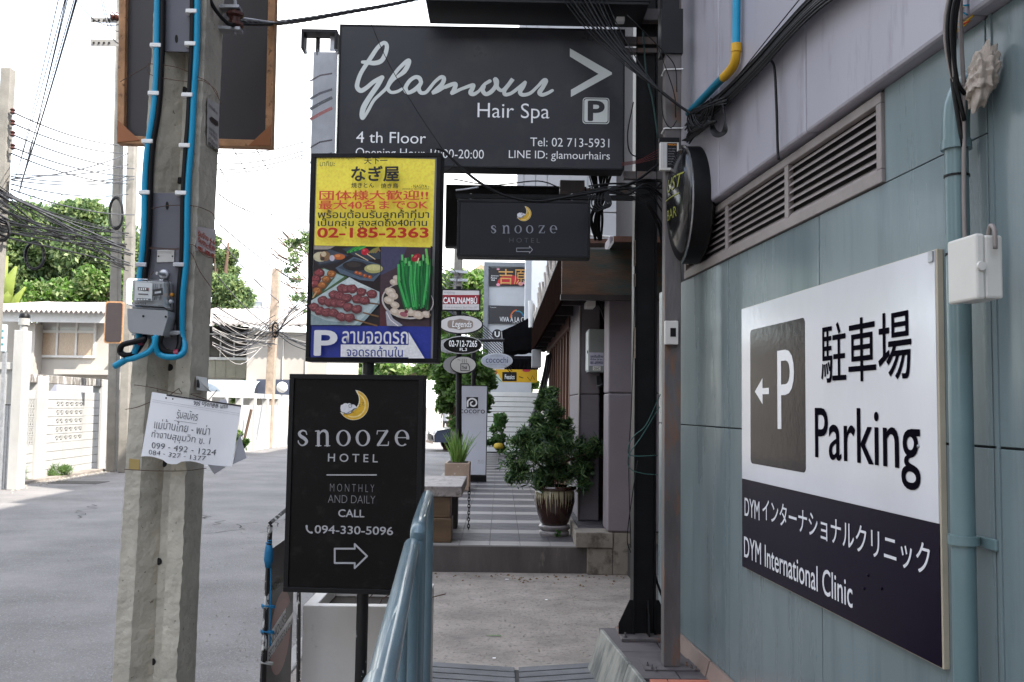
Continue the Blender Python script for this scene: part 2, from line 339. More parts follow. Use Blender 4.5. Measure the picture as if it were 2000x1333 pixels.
# ------------------------------------------------------------ clinic wall
wv = ray(835, 797); wv.z = 0; wv.normalize()
WO = at(1834, 895, 2.777); WO.z = 0
WL = Pl(WO, (-wv.y, wv.x, 0))
def wu(px, py): return WL.uv(px, py)
useam = WL.uv(1423, 600)[0]
uend = WL.uv(1287, 700)[0]; ZB = .31
body = MB(); body.ob(WL, uend+.02, 9.5, -.1, 12.5, -.02, -9); cw = struct('clinic_building', body, mat('wall_core', (.05,.055,.06), .8))
seams = [uend]+[useam+1.11*k for k in range(-1, 8)]; seams = [s_ for s_ in seams if s_ >= uend]
zlow = [ZB, 1.512, 2.352]
for i in range(len(seams)-1):
    ua, ub = seams[i]+.003, seams[i+1]-.003
    if ub-ua < .02: continue
    for z0, z1 in ((ZB, 1.509), (1.515, 2.349 if seams[i] < WL.uv(1727,250)[0]-.1 else 2.665)):
        q = MB(); q.ob(WL, ua, ub, z0, z1, -.018, 0); q.build('panel', tealm, cw, bevel=.002)
# infill right of the louvre
ulr = wu(1727, 250)[0]; un = min(s_ for s_ in seams if s_ > ulr); q = MB(); q.ob(WL, ulr+.004, un-.003, 2.352, 2.665, -.018, 0); q.build('panel', tealm, cw, bevel=.002); ull = wu(1340, 500)[0]; LZ0, LZ1 = 2.353, 2.655
# upper panels: lilac, a little proud
ul0 = wu(1319, 120)[0]
useg = [ul0]+[useam+1.11*k for k in range(-1, 8) if useam+1.11*k > ul0+.1]
for i in range(len(useg)-1):
    for z0, z1 in ((2.668, 5.2), (5.21, 8.0), (8.01, 12.5)):
        q = MB(); q.ob(WL, useg[i]+.003, useg[i+1]-.003, z0, z1, -.018, .05); q.build('panel', lilac, cw, bevel=.012, label='lilac grey upper panel')
# bowed trim at the foot of the lilac panels far end, louvre
lv = thing('louvre_vent', 'long aluminium louvre vent set between the lilac and teal cladding', 'vent', WL.P((ull+ulr)/2, LZ0, 0))
fr = .035
q = MB()
q.ob(WL, ull, ulr, LZ0, LZ0+.045, -.015, .012); q.ob(WL, ull, ulr, LZ1-.035, LZ1, -.015, .012); q.ob(WL, ull, ull+fr, LZ0+.0455, LZ1-.0355, -.015, .012); q.ob(WL, ulr-fr, ulr, LZ0+.0455, LZ1-.0355, -.015, .012)
q.build('frame', louvm, lv, bevel=.003)
muls = [wu(1422, 450)[0], wu(1540, 380)[0]]
for m_ in muls:
    q = MB(); q.ob(WL, m_-.02, m_+.02, LZ0+.0455, LZ1-.0355, -.015, .010); q.build('mullion', louvm, lv, bevel=.002)
q = MB(); q.ob(WL, ull+fr, ulr-fr, LZ0+.04, LZ1-.03, -.0195, -.0165); q.build('dark_back', dark, lv)
bays = [(ull+fr, muls[0]-.02), (muls[0]+.02, muls[1]-.02), (muls[1]+.02, ulr-fr)]
for a0, a1 in bays:
    for k in range(7):
        zc = LZ0+.055+k*(LZ1-LZ0-.09)/6.6
        q = MB(); A = [(-.014, zc+.012), (.006, zc-.010), (.006, zc-.006), (-.014, zc+.016)]
        q.hexa([WL.P(a0+.001,A[0][1],A[0][0]),WL.P(a0+.001,A[1][1],A[1][0]),WL.P(a1-.001,A[1][1],A[1][0]),WL.P(a1-.001,A[0][1],A[0][0]),
                WL.P(a0+.001,A[3][1],A[3][0]),WL.P(a0+.001,A[2][1],A[2][0]),WL.P(a1-.001,A[2][1],A[2][0]),WL.P(a1-.001,A[3][1],A[3][0])]); q.build('slat', louvm, lv)
# raised plinth the columns stand on
dslate = mat('dark_slate', (.085,.075,.078), .55, var=.35, scale=4, bump=.15)
marble = mat('marble_kerb', (.27,.265,.235), .5, var=.18, scale=3, bump=.2, col2=(.07,.075,.07), thr=.50, soft=.10, scale2=6, stretch=(1,1.2,.5))
salmon = mat('salmon_tile', '#b06a55', .5, var=.12, scale=6, bump=.06)
c0 = atz(1170, 1222, .24); c1 = atz(1252, 1322, .24)
def ex(a, b, y): t = (y-a.y)/(b.y-a.y); return a.x+(b.x-a.x)*t
YN = 2.6
pb = MB(); pa, pn = c0, V((ex(c0,c1,YN), YN, .24))
pb.hexa([(pn.x,YN,-.1),(WL.P(0,0,0).x+.35,YN,-.1),(1.5,c0.y,-.1),(c0.x,c0.y,-.1),(pn.x,YN,.225),(WL.P(0,0,0).x+.35,YN,.225),(1.5,c0.y,.225),(c0.x,c0.y,.225)])
plo = struct('plinth', pb, dslate)
# marble facing leaning outwards
for ya, yb in ((5.98, 5.2), (5.19, 4.4), (4.39, 3.3)):
    xa, xb = ex(c0,c1,ya), ex(c0,c1,yb); q = MB()
    q.hexa([(xb-.105,yb,-.02),(xb+.0,yb,-.02),(xa+.0,ya,-.02),(xa-.105,ya,-.02),(xb-.018,yb,.246),(xb+.004,yb,.246),(xa+.004,ya,.246),(xa-.018,ya,.246)])
    q.build('marble_slab', marble, plo, bevel=.004)
def ptile(poly_, m, nm='slab'):
    q = MB(); n_ = len(poly_); q.add([(x,y_,.226) for x,y_ in poly_]+[(x,y_,.24) for x,y_ in poly_], [tuple(range(n_))[::-1], tuple(range(n_,2*n_))]+[(i,(i+1)%n_,n_+(i+1)%n_,n_+i) for i in range(n_)])
    q.build(nm, m, plo, bevel=.0015)
rowsY = [5.975, 5.47, 4.94]
for i in range(2):
    ya, yb = rowsY[i]-.004, rowsY[i+1]+.004; xm = .93
    ptile([(ex(c0,c1,yb)+.006,yb),(xm,yb),(xm,ya),(ex(c0,c1,ya)+.006,ya)], dslate); ptile([(xm+.006,yb),(1.16,yb),(1.10,ya),(xm+.006,ya)], dslate)
ya = 4.93
for k in range(7):
    yb = ya-.30; xa = ex(c0,c1,ya-.15)+.02
    for x0, x1 in ((xa, .86), (.866, 1.16)):
        ptile([(x0,yb+.005),(x1,yb+.005),(x1,ya),(x0,ya)], salmon, 'tile')
    ya = yb
# skirting under the cladding
for uu0, uu1 in ((wu(1331,1240)[0]-.3, wu(1392,1275)[0]), (wu(1394,1276)[0], 3.0)):
    q = MB(); q.hexa([WL.P(uu0,.22,.045),WL.P(uu1,.22,.045),WL.P(uu1,.22,.02),WL.P(uu0,.22,.02),WL.P(uu0,.318,.02),WL.P(uu1,.318,.02),WL.P(uu1,.318,.005),WL.P(uu0,.318,.005)])
    q.build('skirting', mat('skirting_stone', '#84736a', .7, var=.15, scale=5, bump=.1), plo)
# low marble kerb left of the ramp
q = MB(); q.hexa([(-.66,4.1,-.02),(-.42,4.1,-.02),(-.44,5.75,-.02),(-.62,5.75,-.02),(-.60,4.1,.34),(-.52,4.1,.34),(-.53,5.6,.30),(-.58,5.6,.30)])
solo('kerb_stone', q, marble, 'leaning marble kerb stone left of the ramp behind the blue railing', 'kerb stone', bevel=.02)
# ------------------------------------------------------------ parking sign on the wall
PS = WL.off(.022)
tl, bl, tr_, br = PS.uv(1450,603), PS.uv(1447,1108), PS.uv(1831,485), PS.uv(1838,1305)
pu0, pu1, pv0, pv1 = (tl[0]+bl[0])/2, (tr_[0]+br[0])/2, (bl[1]+br[1])/2, (tl[1]+tr_[1])/2
ps = thing('parking_sign', 'big glossy white and dark purple parking board for the clinic on the teal wall', 'sign', WL.P((pu0+pu1)/2, pv0, 0))
q = MB(); q.ob(PS, pu0, pu1, pv0, pv1, -.022, -.003); q.build('board', mat('board_edge', '#b3a996', .7), ps, bevel=.002)
gloss = mat('glossy_white_film', (.62,.625,.66), .14, var=.05, scale=3, bump=.05, bscale=14, spec=.7, stretch=(1,1,.5))
glossd = mat('glossy_plum_film', (.007,.004,.014), .22, var=.1, scale=3, bump=.045, bscale=12, spec=.08, stretch=(1,1,.5))
vb = PS.uv(1450, 935)[1]
q = MB(); q.ob(PS, pu0+.004, pu1-.008, vb+.0005, pv1-.003, -.003, 0); q.build('white_field', gloss, ps)
q = MB(); q.ob(PS, pu0+.004, pu1-.008, pv0+.004, vb-.0005, -.003, 0); q.build('dark_field', glossd, ps)
i0, i1 = PS.uv(1466, 775)[0], PS.uv(1573, 760)[0]; iv0, iv1 = PS.uv(1466, 905)[1], PS.uv(1467, 645)[1]
q = MB(); q.prism(PS, rrect(i0, iv0, i1, iv1, .022), 0, .001); q.build('parking_symbol', mat('glossy_black_film', (.010,.009,.013), .13, var=.1, bump=.06, bscale=22, spec=.12), ps)
wf = mat('white_film_lettering', (.72,.73,.76), .18, var=.03)
text(PS, 'P', 1519, 686, 838, 1552, wf, ps, .005, .002)
q = MB(); yc = 770
au = [PS.uv(x, y_) for x, y_ in ((1478,764),(1493,742),(1493,790))]
sx = i0+(i1-i0)*.10; ex_ = i0+(i1-i0)*.38; vm = PS.uv(1480, 765)[1]; h_ = (iv1-iv0)
poly(q, PS, [(sx,vm),(sx+(ex_-sx)*.55,vm-h_*.095),(sx+(ex_-sx)*.55,vm-h_*.022),(ex_,vm-h_*.022),(ex_,vm+h_*.022),(sx+(ex_-sx)*.55,vm+h_*.022),(sx+(ex_-sx)*.55,vm+h_*.095)], .002, px=False)
q.build('arrow', wf, ps)
bf = mat('black_film_lettering', (.006,.005,.009), .5, spec=0, var=.05)
text(PS, '駐車場', 1604, 636, 750, 1781, bf, ps, .012, .0015)
text(PS, 'Parking', 1592, 797, 925, 1798, bf, ps, .012, .0015)
text(PS, 'DYM', 1455, 972, 1007, 1484, wf, ps, .008, .0015)
text(PS, 'インターナショナルクリニック', 1490, 973, 1016, 1816, wf, ps, .010, .0015)
text(PS, 'DYM International Clinic', 1454, 1047, 1088, 1665, wf, ps, .012, .0015)
q = MB(); cu_, cv_ = PS.uv(1822, 492); q.ob(PS, cu_-.02, cu_+.006, cv_-.03, cv_+.002, 0, .006); q.build('corner_clip', galv, ps, bevel=.002)
for x_, y_ in ((1794,872),(1688,1150),(1696,1124),(1722,1150)):
    u_, v_ = PS.uv(x_, y_); q = MB(); q.lathe(PS.P(u_,v_,0), PS.n, [(.006,0),(.005,.003),(0,.005)], 10); q.build('screw_cap', glossd if y_ > 1000 else galv, ps, smooth=True)
# ------------------------------------------------------------ downpipe, boxes on the wall
dp = thing('downpipe', 'teal painted downpipe with an elbow running down the right of the parking board', 'pipe', WL.P(wu(1875,900)[0], .3, .05))
ud = WL.off(.055).uv(1877, 800)[0]
pts = [WL.P(ud,.3,.055), WL.P(ud,1.0,.055), WL.P(ud,1.8,.055), WL.P(ud,2.33,.055)]
q = MB(); q.tube(pts, .031, 20); q.build('pipe', tealpipe, dp, smooth='auto')
q = MB(); q.tube(crom([WL.P(ud,2.33,.055),WL.P(ud,2.40,.055),WL.P(ud+.006,2.45,.050),WL.P(ud+.022,2.49,.030),WL.P(ud+.045,2.51,-.005),WL.P(ud+.06,2.515,-.03)], 5), [.036]*26, 20); q.build('elbow', tealpipe, dp, smooth='auto')
for v_ in (2.33, 1.265):
    q = MB(); q.tube([WL.P(ud,v_-.012,.055),WL.P(ud,v_+.012,.055)], .040, 20); q.build('collar', tealpipe, dp, smooth='auto')
q = MB(); q.ob(WL, ud-.05, ud+.075, 1.245, 1.275, .002, .012); q.build('bracket', tealpipe, dp, bevel=.003)
for v_ in (2.245, 2.03):
    q = MB(); q.tube([WL.P(ud,v_-.003,.055),WL.P(ud,v_+.003,.055)], .0335, 20); q.build('cable_tie', cablem, dp)
uj0 = ud-.05; 
jb = thing('junction_box', 'white plastic junction box with a round latch mounted over the teal downpipe', 'junction box', WL.P(ud, 1.86, .1))
wp = mat('white_abs', (.62,.60,.56), .4, var=.06, scale=8)
jL = WL.uv(1850, 500)[0]
JO = WL.off(.16); ja, jc = JO.uv(1850,520)[0], JO.uv(1906,520)[0]; jz0, jz1 = JO.uv(1906,585)[1], JO.uv(1906,455)[1]
q = MB(); q.ob(WL, ja+.003, jc-.003, jz0+.003, jz1-.003, .088, .135); q.build('box', wp, jb, bevel=.006)
q = MB(); q.ob(WL, ja, jc, jz0, jz1, .1355, .16); q.build('lid', wp, jb, bevel=.006)
q = MB(); q.lathe(WL.P(jc+.0003,(jz0+jz1)/2,.147), WL.u, [(.012,0),(.011,.006),(0,.007)], 16); q.build('latch', wp, jb, smooth='auto')
gc = mat('grey_cable', (.22,.19,.18), .5, var=.1)
k_ = 'cables running down beside the teal pipe'
wire([WL.P(ud+.085,3.2,.06),WL.P(ud+.06,2.7,.07),WL.P(ud+.05,2.45,.06),WL.P(ud+.042,2.2,.06),WL.P(ud+.042,2.06,.06),WL.P(ud+.042,1.98,.06)], .006, gc, 'grey cable strapped to the right side of the teal downpipe', k_)
wire([WL.P(jc-.03,jz1-.01,.11),WL.P(jc-.01,jz1+.02,.115),WL.P(jc+.012,jz1+.005,.118),WL.P(jc+.014,jz1-.04,.118)], .006, gc, 'short grey cable curling out of the top of the white junction box', k_)
for k in range(9):
    dx = RNG.uniform(-.03,.04)+.05; e = RNG.uniform(2.28,2.5)
    wire([WL.P(ud+.16+dx,3.4,.06+.02*RNG.random()),WL.P(ud+.10+dx*.8,2.9,.08),WL.P(ud+.055+dx*.6,2.66,.10+.02*RNG.random()),WL.P(ud+.04+dx*.3,2.5,.09),WL.P(ud+.036+dx*.2,e,.06)], .0055, cablem if k % 3 else gc, 'cable in the loose bundle above the teal downpipe elbow', k_)
# yellow tray with wires, plastic rag
yt = thing('yellow_wiring_tray', 'open yellow plastic tray with coloured wires at the top right', 'wiring tray', WL.P(ud, 2.75, .08))
yel = mat('yellow_plastic', '#c79a1c', .45, var=.1)
pt = front(1890, 30, (WL.P(ud,2.8,.1)).y-.05, -35)
q = MB(); a_, b_ = pt.uv(1862, 62), pt.uv(1902, 22)
pp = [pt.uv(*c) for c in ((1862,60),(1862,30),(1897,-2),(1900,28))]
q.prism(pt, pp, -.03, -.026); q.build('tray_back', yel, yt)
for a_, b_ in zip(pp, pp[1:]+pp[:1]):
    q = MB(); q.tube([pt.P(*a_,-.01), pt.P(*b_,-.01)], .003, 6); q.build('rim', yel, yt)
for c, m_ in ((((1875,55),(1858,45),(1868,20),(1890,30)),bluecab),(((1870,30),(1880,40),(1875,50),(1892,42)),ink_red),(((1893,10),(1870,15),(1862,38),(1880,44)),bluecab)):
    q = MB(); q.tube(crom([pt.hit(*p_, .0) for p_ in c], 5), .0022, 6); q.build('wire', m_, yt, smooth=True)
rag = mat('dusty_plastic_film', '#b5a99e', .4, var=.25, scale=30, bump=.6, bscale=60)
bm = bmesh.new(); bmesh.ops.create_icosphere(bm, subdivisions=4, radius=1)
for v_ in bm.verts:
    n_ = math.sin(v_.co.x*9+v_.co.z*4)*.12+math.sin(v_.co.z*17+v_.co.y*7)*.10+random.uniform(-.05,.05); v_.co *= 1+n_
me = bpy.data.meshes.new('plastic_rag'); bm.to_mesh(me); bm.free(); me.materials.append(rag)
rg = link(bpy.data.objects.new('plastic_rag', me)); rc = WL.hit(1918,150,.05); rg.location = rc; rg.scale = (.035,.04,.08); rg.rotation_euler = (R(12),R(8),0); tag(rg,'crumpled dusty plastic film tied beside the pipe elbow','plastic film')
# thin seam strip on the right
q = MB(); us = wu(1944,500)[0]; q.ob(WL, us-.006, us+.006, .32, 3.0, 0, .004); q.build('cover_strip', tealm, cw)
# blue and yellow conduit on the lilac wall
WL2 = WL.off(.05)
cn = thing('conduit', 'bright blue plastic conduit with a yellow elbow on the lilac wall', 'conduit', WL2.hit(1437,100))
def wl(px, py, w=.03): return WL2.hit(px, py, w)
q = MB(); q.tube([wl(1440,-220), wl(1438,92)], .019, 16); q.build('upper_pipe', bluecab, cn, smooth='auto')
q = MB(); q.tube(crom([wl(1438,90),wl(1437,112),wl(1432,130),wl(1420,145),wl(1413,152)], 5), .022, 16); q.build('elbow', yel, cn, smooth='auto')
q = MB(); q.tube([wl(1438,86),wl(1438,102)], .0245, 16); q.build('collar', yel, cn, smooth='auto')
q = MB(); q.tube([wl(1416,148),wl(1345,222)], .020, 16); q.build('lower_pipe', mat('blue_conduit', '#15708c', .35), cn, smooth='auto')
# ------------------------------------------------------------ black steel column and rusty post
cb = atz(1260, 1247, .24); CYY = cb.y + .07; cxm = at(1260, 1000, CYY-.07).x
col = thing('steel_column', 'black H-section steel column on a bolted base plate beside the teal wall', 'column', (cxm, CYY, .24))
hw = .068; lean = .012
def lob(bm_, x0, x1, y0, y1, z0, z1):  # leaning box
    s0, s1 = 0, 0; bm_.hexa([(x0+s0,y0,z0),(x1+s0,y0,z0),(x1+s0,y1,z0),(x0+s0,y1,z0),(x0+s1,y0,z1),(x1+s1,y0,z1),(x1+s1,y1,z1),(x0+s1,y1,z1)])
q = MB(); q.box(cxm-hw, cxm-hw+.010, CYY-.07, CYY+.07, .262, 6.2); q.box(cxm+hw-.010, cxm+hw, CYY-.07, CYY+.07, .262, 6.2); q.box(cxm-hw+.0101, cxm+hw-.0101, CYY-.045, CYY-.037, .262, 6.2)
q.build('beam', blackmetal, col, bevel=.002)
q = MB(); q.box(cxm-.15, cxm+.17, CYY-.17, CYY+.15, .2405, .260); q.build('base_plate', rust, col, bevel=.003)
for pts, ax in (([(-hw,0),(-hw,.20),(-hw-.02,.20),(-hw-.085,.06),(-hw-.085,0)],'x'), ([(hw,0),(hw,.20),(hw+.02,.20),(hw+.085,.06),(hw+.085,0)],'x')):
    pl = Pl((cxm, CYY-.05, .2605), (0,-1,0)); q = MB(); q.prism(pl, pts, -.005, .005); q.build('gusset', blackmetal, col)
pl = Pl((cxm+.02, CYY-.045, .2605), (1,0,0)); q = MB(); q.prism(pl, [(0,0),(0,.20),(-.02,.20),(-.085,.0)], -.005, .005); q.build('gusset', blackmetal, col)
for dx, dy in ((-.125,-.14),(.14,-.14),(-.125,.12),(.14,.12)):
    q = MB(); q.lathe((cxm+dx,CYY+dy,.26), (0,0,1), [(.013,0),(.013,.010),(.006,.011),(.006,.028),(0,.029)], 6); q.build('bolt', rust, col)
rb = atz(1313, 1306, .24); RY = rb.y+.045; rxm = at(1313, 1100, RY-.045).x
rp_ = thing('rusty_post', 'rust-streaked square steel post in front of the teal wall holding the switch plate', 'post', (rxm, RY, .24))
q = MB(); q.box(rxm-.044, rxm+.044, RY-.045, RY+.045, .248, 4.02); q.build('tube', rust, rp_, bevel=.004)
q = MB(); q.box(rxm-.15, rxm+.17, RY-.10, RY+.13, .2405, .2475); q.build('base_plate', dslate, rp_)
for dx, dy in ((-.125,-.02),(-.11,-.075),(-.095,-.115),(.085,-.01),(.10,-.06),(.115,-.10)):
    q = MB(); q.lathe((rxm+dx,RY+dy,.247), (0,0,1), [(.008,0),(.008,.006),(.004,.007),(.004,.020),(0,.021)], 6); q.build('bolt', rust, rp_)
q = MB(); q.box(rxm-.07, rxm+.05, RY-.06, RY+.05, 3.55, 3.80); q.box(rxm-.06,rxm+.03,RY-.055,RY+.045,3.801,4.3); q.build('sleeve', darkframe, rp_)
for z_ in (3.46, 3.13):
    q = MB(); q.tube([(rxm-.05,RY-.05,z_),(rxm+.05,RY-.05,z_+.004),(rxm+.05,RY+.05,z_),(rxm-.05,RY+.05,z_),(rxm-.05,RY-.05,z_)], .0035, 6); q.build('cable_tie', white, rp_)
sp = front(1312, 650, RY-.075)
sw = thing('switch_plate', 'white switch plate with a black rocker fixed to the rusty post', 'switch', sp.hit(1312,672))
a0, a1, v0, v1 = sp.uv(1299,650)[0], sp.uv(1325,650)[0], sp.uv(1312,673)[1], sp.uv(1312,627)[1]
q = MB(); q.ob(sp, a0, a1, v0, v1, -.030, 0); q.build('plate', wp, sw, bevel=.003)
a0, a1, v0, v1 = sp.uv(1309,650)[0], sp.uv(1320,650)[0], sp.uv(1312,658)[1], sp.uv(1312,641)[1]
q = MB(); q.ob(sp, a0, a1, v0, v1, 0, .004); q.build('rocker', blackmetal, sw, bevel=.001)
# power-supply box on the post
mp_ = front(1306, 300, RY-.075)
mi = thing('power_supply_box', 'white ribbed power box with a black label strapped high on the rusty post', 'electrical box', mp_.hit(1306,333))
def R4(pl, x0, y0, x1, y1):
    a, b_ = pl.uv(x0, (y0+y1)/2), pl.uv(x1, (y0+y1)/2); return a[0], b_[0], pl.uv((x0+x1)/2, y1)[1], pl.uv((x0+x1)/2, y0)[1]
u_ = R4(mp_, 1289, 278, 1326, 333); q = MB(); q.ob(mp_, *u_, -.03, 0); q.build('casing', wp, mi, bevel=.003)
u_ = R4(mp_, 1288, 269, 1327, 277.6); q = MB(); q.ob(mp_, *u_, -.03, .003); q.build('cap', blackmetal, mi, bevel=.002)
u_ = R4(mp_, 1303, 280, 1322, 328); q = MB(); q.ob(mp_, *u_, 0, .0012); q.build('label_plate', blackmetal, mi)
text(mp_, 'MINION', 1304, 281, 285, 1321, mat('orange_ink', '#d88a1e', .5), mi, .02, .002)
for k in range(7): text(mp_, 'DIGITAL INVERTER', 1305, 290+k*5, 291.8+k*5, 1320-(k%3)*2, ink_grey, mi, 0, .002, res=1)
for k in range(4):
    x_ = 1292+k*3.0; q = MB(); q.ob(mp_, mp_.uv(x_,300)[0], mp_.uv(x_+1,300)[0], u_[2], u_[3], 0, .002); q.build('rib', galv, mi)
# ------------------------------------------------------------ dome bar sign
dc = at(1348, 402, RY-.02); dn = V((-math.cos(R(1)), -math.sin(R(1)), 0)); Rd = .325
ds = thing('dome_bar_sign', 'glossy black round domed bar sign seen nearly edge-on beside the louvre', 'sign', (dc.x, dc.y, dc.z-Rd))
gb = mat('glossy_black_acrylic', (.006,.006,.007), .16, var=.1, spec=.7, bump=.01, bscale=6)
q = MB(); q.lathe(dc, dn, [(Rd-.012,.052)]+[((Rd-.012)*math.cos(t), .052+.085*math.sin(t)) for t in [i*math.pi/2/10 for i in range(1,11)]], 48); q.build('dome', gb, ds, smooth=True)
q = MB(); q.lathe(dc, dn, [(Rd-.014,.058),(Rd,.058),(Rd,.050),(Rd-.006,.046)], 48); q.build('chrome_rim', mat('bright_rim', (.6,.6,.6), .2, metal=.9), ds, smooth='auto')
q = MB(); q.lathe(dc, dn, [(Rd-.02,-.045),(Rd-.006,-.045),(Rd-.006,.046),(Rd-.02,.046)], 48); q.build('rim_band', blackmetal, ds, smooth='auto')
q = MB(); q.lathe(dc, -dn, [(Rd-.012,.045)]+[((Rd-.012)*math.cos(t), .045+.06*math.sin(t)) for t in [i*math.pi/2/10 for i in range(1,11)]], 48); q.build('back_dome', gb, ds, smooth=True)
dpl = Pl(dc, dn)
def dome_text(body, u0, u1, v0, v1, it=.15):
    v2, f = glyphs(body, 0, 4); b = MB(); vs = []
    for x, y in v2:
        u = u0+(u1-u0)*x + it*y*(v1-v0); v_ = v0+(v1-v0)*y; r_ = math.hypot(u, v_)/(Rd-.012); w = .052+.085*math.sqrt(max(0,1-r_*r_))+.003; vs.append(dpl.P(u, v_, w))
    b.add(vs, f); b.build('lettering', ink_lime, ds)
dome_text('UST', .05, .25, .05, .125); dome_text('BAR', .05, .20, -.10, -.045)
q = MB(); vs = []
for i in range(13):
    u = .0+.24*i/12
    for v_ in (.012, .018): r_ = math.hypot(u, v_)/(Rd-.012); vs.append(dpl.P(u, v_, .052+.085*math.sqrt(1-r_*r_)+.003))
q.add(vs, [(2*i,2*i+2,2*i+3,2*i+1) for i in range(12)]); q.build('rule', ink_lime, ds)
q = MB(); q.tube([(rxm,RY,dc.z-.22),(dc.x+.02,dc.y,dc.z-.22)], .012, 8); q.tube([(rxm,RY,dc.z+.2),(dc.x+.02,dc.y,dc.z+.2)], .012, 8); q.build('arm', rust, ds)
# ------------------------------------------------------------ box sign helper
def box_sign(name, label, pl, px, th, face, frame, fw_=.012, cat='sign', group=None, lip=.004, inner=None):
    """px = x0,y0,x1,y1 in the photograph at the face plane; frame as four bars, a body behind, a face set 3 mm back"""
    u0, u1, v0, v1 = R4(pl, *px); t = thing(name, label, cat, pl.P((u0+u1)/2, v0, -th/2), group)
    q = MB(); q.ob(pl, u0, u1, v0, v1, -th, -.006); q.build('casing', frame, t, bevel=.002)
    for a in ((u0,u1,v0,v0+fw_),(u0,u1,v1-fw_,v1),(u0,u0+fw_,v0+fw_+.0003,v1-fw_-.0003),(u1-fw_,u1,v0+fw_+.0003,v1-fw_-.0003)):
        q = MB(); q.ob(pl, *a, -.0055, lip); q.build('frame', frame, t, bevel=.0015)
    q = MB(); q.ob(pl, u0+fw_+.0005, u1-fw_-.0005, v0+fw_+.0005, v1-fw_-.0005, -.0055, 0); q.build('face', face, t)
    return t
# ------------------------------------------------------------ salon sign
SG = front(940, 190, CYY-.12)
sg = box_sign('salon_sign', 'large charcoal hair salon box sign with white script lettering and an arrow', SG, (660,53,1220,328), .16, signgrey, darkframe, .010)
sc = 1/7.618
def zc(l, ox, oy): return [(ox+p[0]*sc, oy+p[1]*sc, *(p[2:])) for p in l]
G1 = zc([(215,395,.75),(290,400,1),(400,410,1.1),(500,370,1.1),(560,250,1.0),(575,150,.95),(530,108,.9),(440,180,.95),(350,310,1),(270,430,.95),(190,560,.95),(145,680,1),(135,770,1.05),(190,820,1.1),(270,780,1),(380,690,.95),(500,625,1)],680,70)
G2 = zc([(505,625,1.05),(440,740,1.15),(330,900,1.15),(235,1060,1.25),(205,1180,1.1),(220,1235,.7),(290,1130,.75),(380,970,.75),(480,870,.75),(570,780,.8),(640,650,.85),(740,510,.85),(850,400,.9),(905,370,.9),(895,430,1.05),(830,540,1.1),(700,640,.6),(620,720,.75),(590,790,.85),(640,845,.75),(730,835,.75),(810,790,.6)],680,70)
A1 = zc([(1085,690,.9),(1060,635,1),(1000,620,.9),(920,670,.9),(860,760,.95),(860,820,1.1),(900,850,.9),(980,815,1),(1060,745,1),(1090,690,.8),(1050,780,1),(1080,850,.9),(1150,850,.8),(1210,790,.8),(1290,690,.75),(1380,620,.85),(1425,640,1),(1400,720,1),(1310,810,1),(1260,855,.8),(1340,825,.8),(1450,760,.75),(1560,720,.85),(1600,735,1),(1570,820,1),(1545,862,.8),(1650,815,.7)],680,70)
M1 = zc([(0,770,.8),(130,720,.9),(150,745,1),(120,830,1),(98,860,.85),(230,800,.75),(400,740,.9),(410,770,1),(375,850,1.1),(420,875,.9),(500,825,.7),(580,730,.75),(660,680,.85)],870,70)
O1 = zc([(575,760,.8),(555,820,1),(605,875,.95),(690,830,1),(750,740,.95),(735,650,.9),(765,680,1),(770,770,.9),(840,820,.8),(920,750,.8),(1000,650,.95),(960,710,.9),(880,820,.9),(890,880,.9),(980,860,.8),(1100,770,.8),(1190,690,.6),(1160,760,.9),(1110,840,1),(1150,885,.9),(1260,860,.8),(1370,760,.7),(1460,670,.85),(1495,680,1),(1450,770,1),(1400,850,1.1),(1440,885,.9),(1520,860,.8),(1590,820,.7)],870,70)
q = MB(); w_ = .0265; ww = LW
for st in (G1, G2, A1, M1, O1): stroke(q, SG, st, w_, w=ww, dw=.0006); ww += .0007
scr = mat('script_lettering', (.60,.64,.62), .4, var=.03); q.build('script_lettering', scr, sg)
q = MB(); q.w = 0; poly(q, SG, [(1113,95),(1195,142),(1195,146),(1115,190),(1115,176),(1169,145),(1113,111)]); q.build('arrow', scr, sg)
text(SG, 'Hair Spa', 933, 201, 239, 1073, ink_white, sg, -.004)
text(SG, '4 th Floor', 696, 257, 279, 832, ink_white, sg, 0)
text(SG, 'Opening Hour 10:00-20:00', 695, 289, 312, 945, ink_white, sg, -.004)
text(SG, 'Tel: 02 713-5931', 1036, 269, 286, 1190, ink_white, sg, -.004)
text(SG, 'LINE ID: glamourhairs', 994, 294, 314, 1191, ink_white, sg, -.004)
def rr(pl, x0, y0, x1, y1, r): a, b_, c, d = R4(pl, x0, y0, x1, y1); return rrect(a, c, b_, d, r)
q = MB(); poly(q, SG, rr(SG,1138,191.5,1190,242.5,.018), LW, px=False); q.build('parking_symbol', scr, sg)
q = MB(); poly(q, SG, rr(SG,1139.5,193,1188.5,241,.016), LW+.0003, px=False); q.build('symbol_line', signgrey, sg)
q = MB(); poly(q, SG, rr(SG,1141,194.5,1187,239.5,.014), LW+.0006, px=False); q.build('symbol_field', scr, sg)
text(SG, 'P', 1148, 197, 237, 1181, signgrey, sg, .06, LW+.001)
# arms to the column
for x0, y0, x1, y1, nm in ((1221,66,1312,80,'upper'),(1222,88,1286,97,'mid'),(1221,331,1296,346,'low')):
    a, b_, c, d = R4(SG, x0, y0, x1, y1); q = MB(); q.ob(SG, a, b_, c, d, -.10, -.05); q.build('arm', rust, sg, bevel=.002)
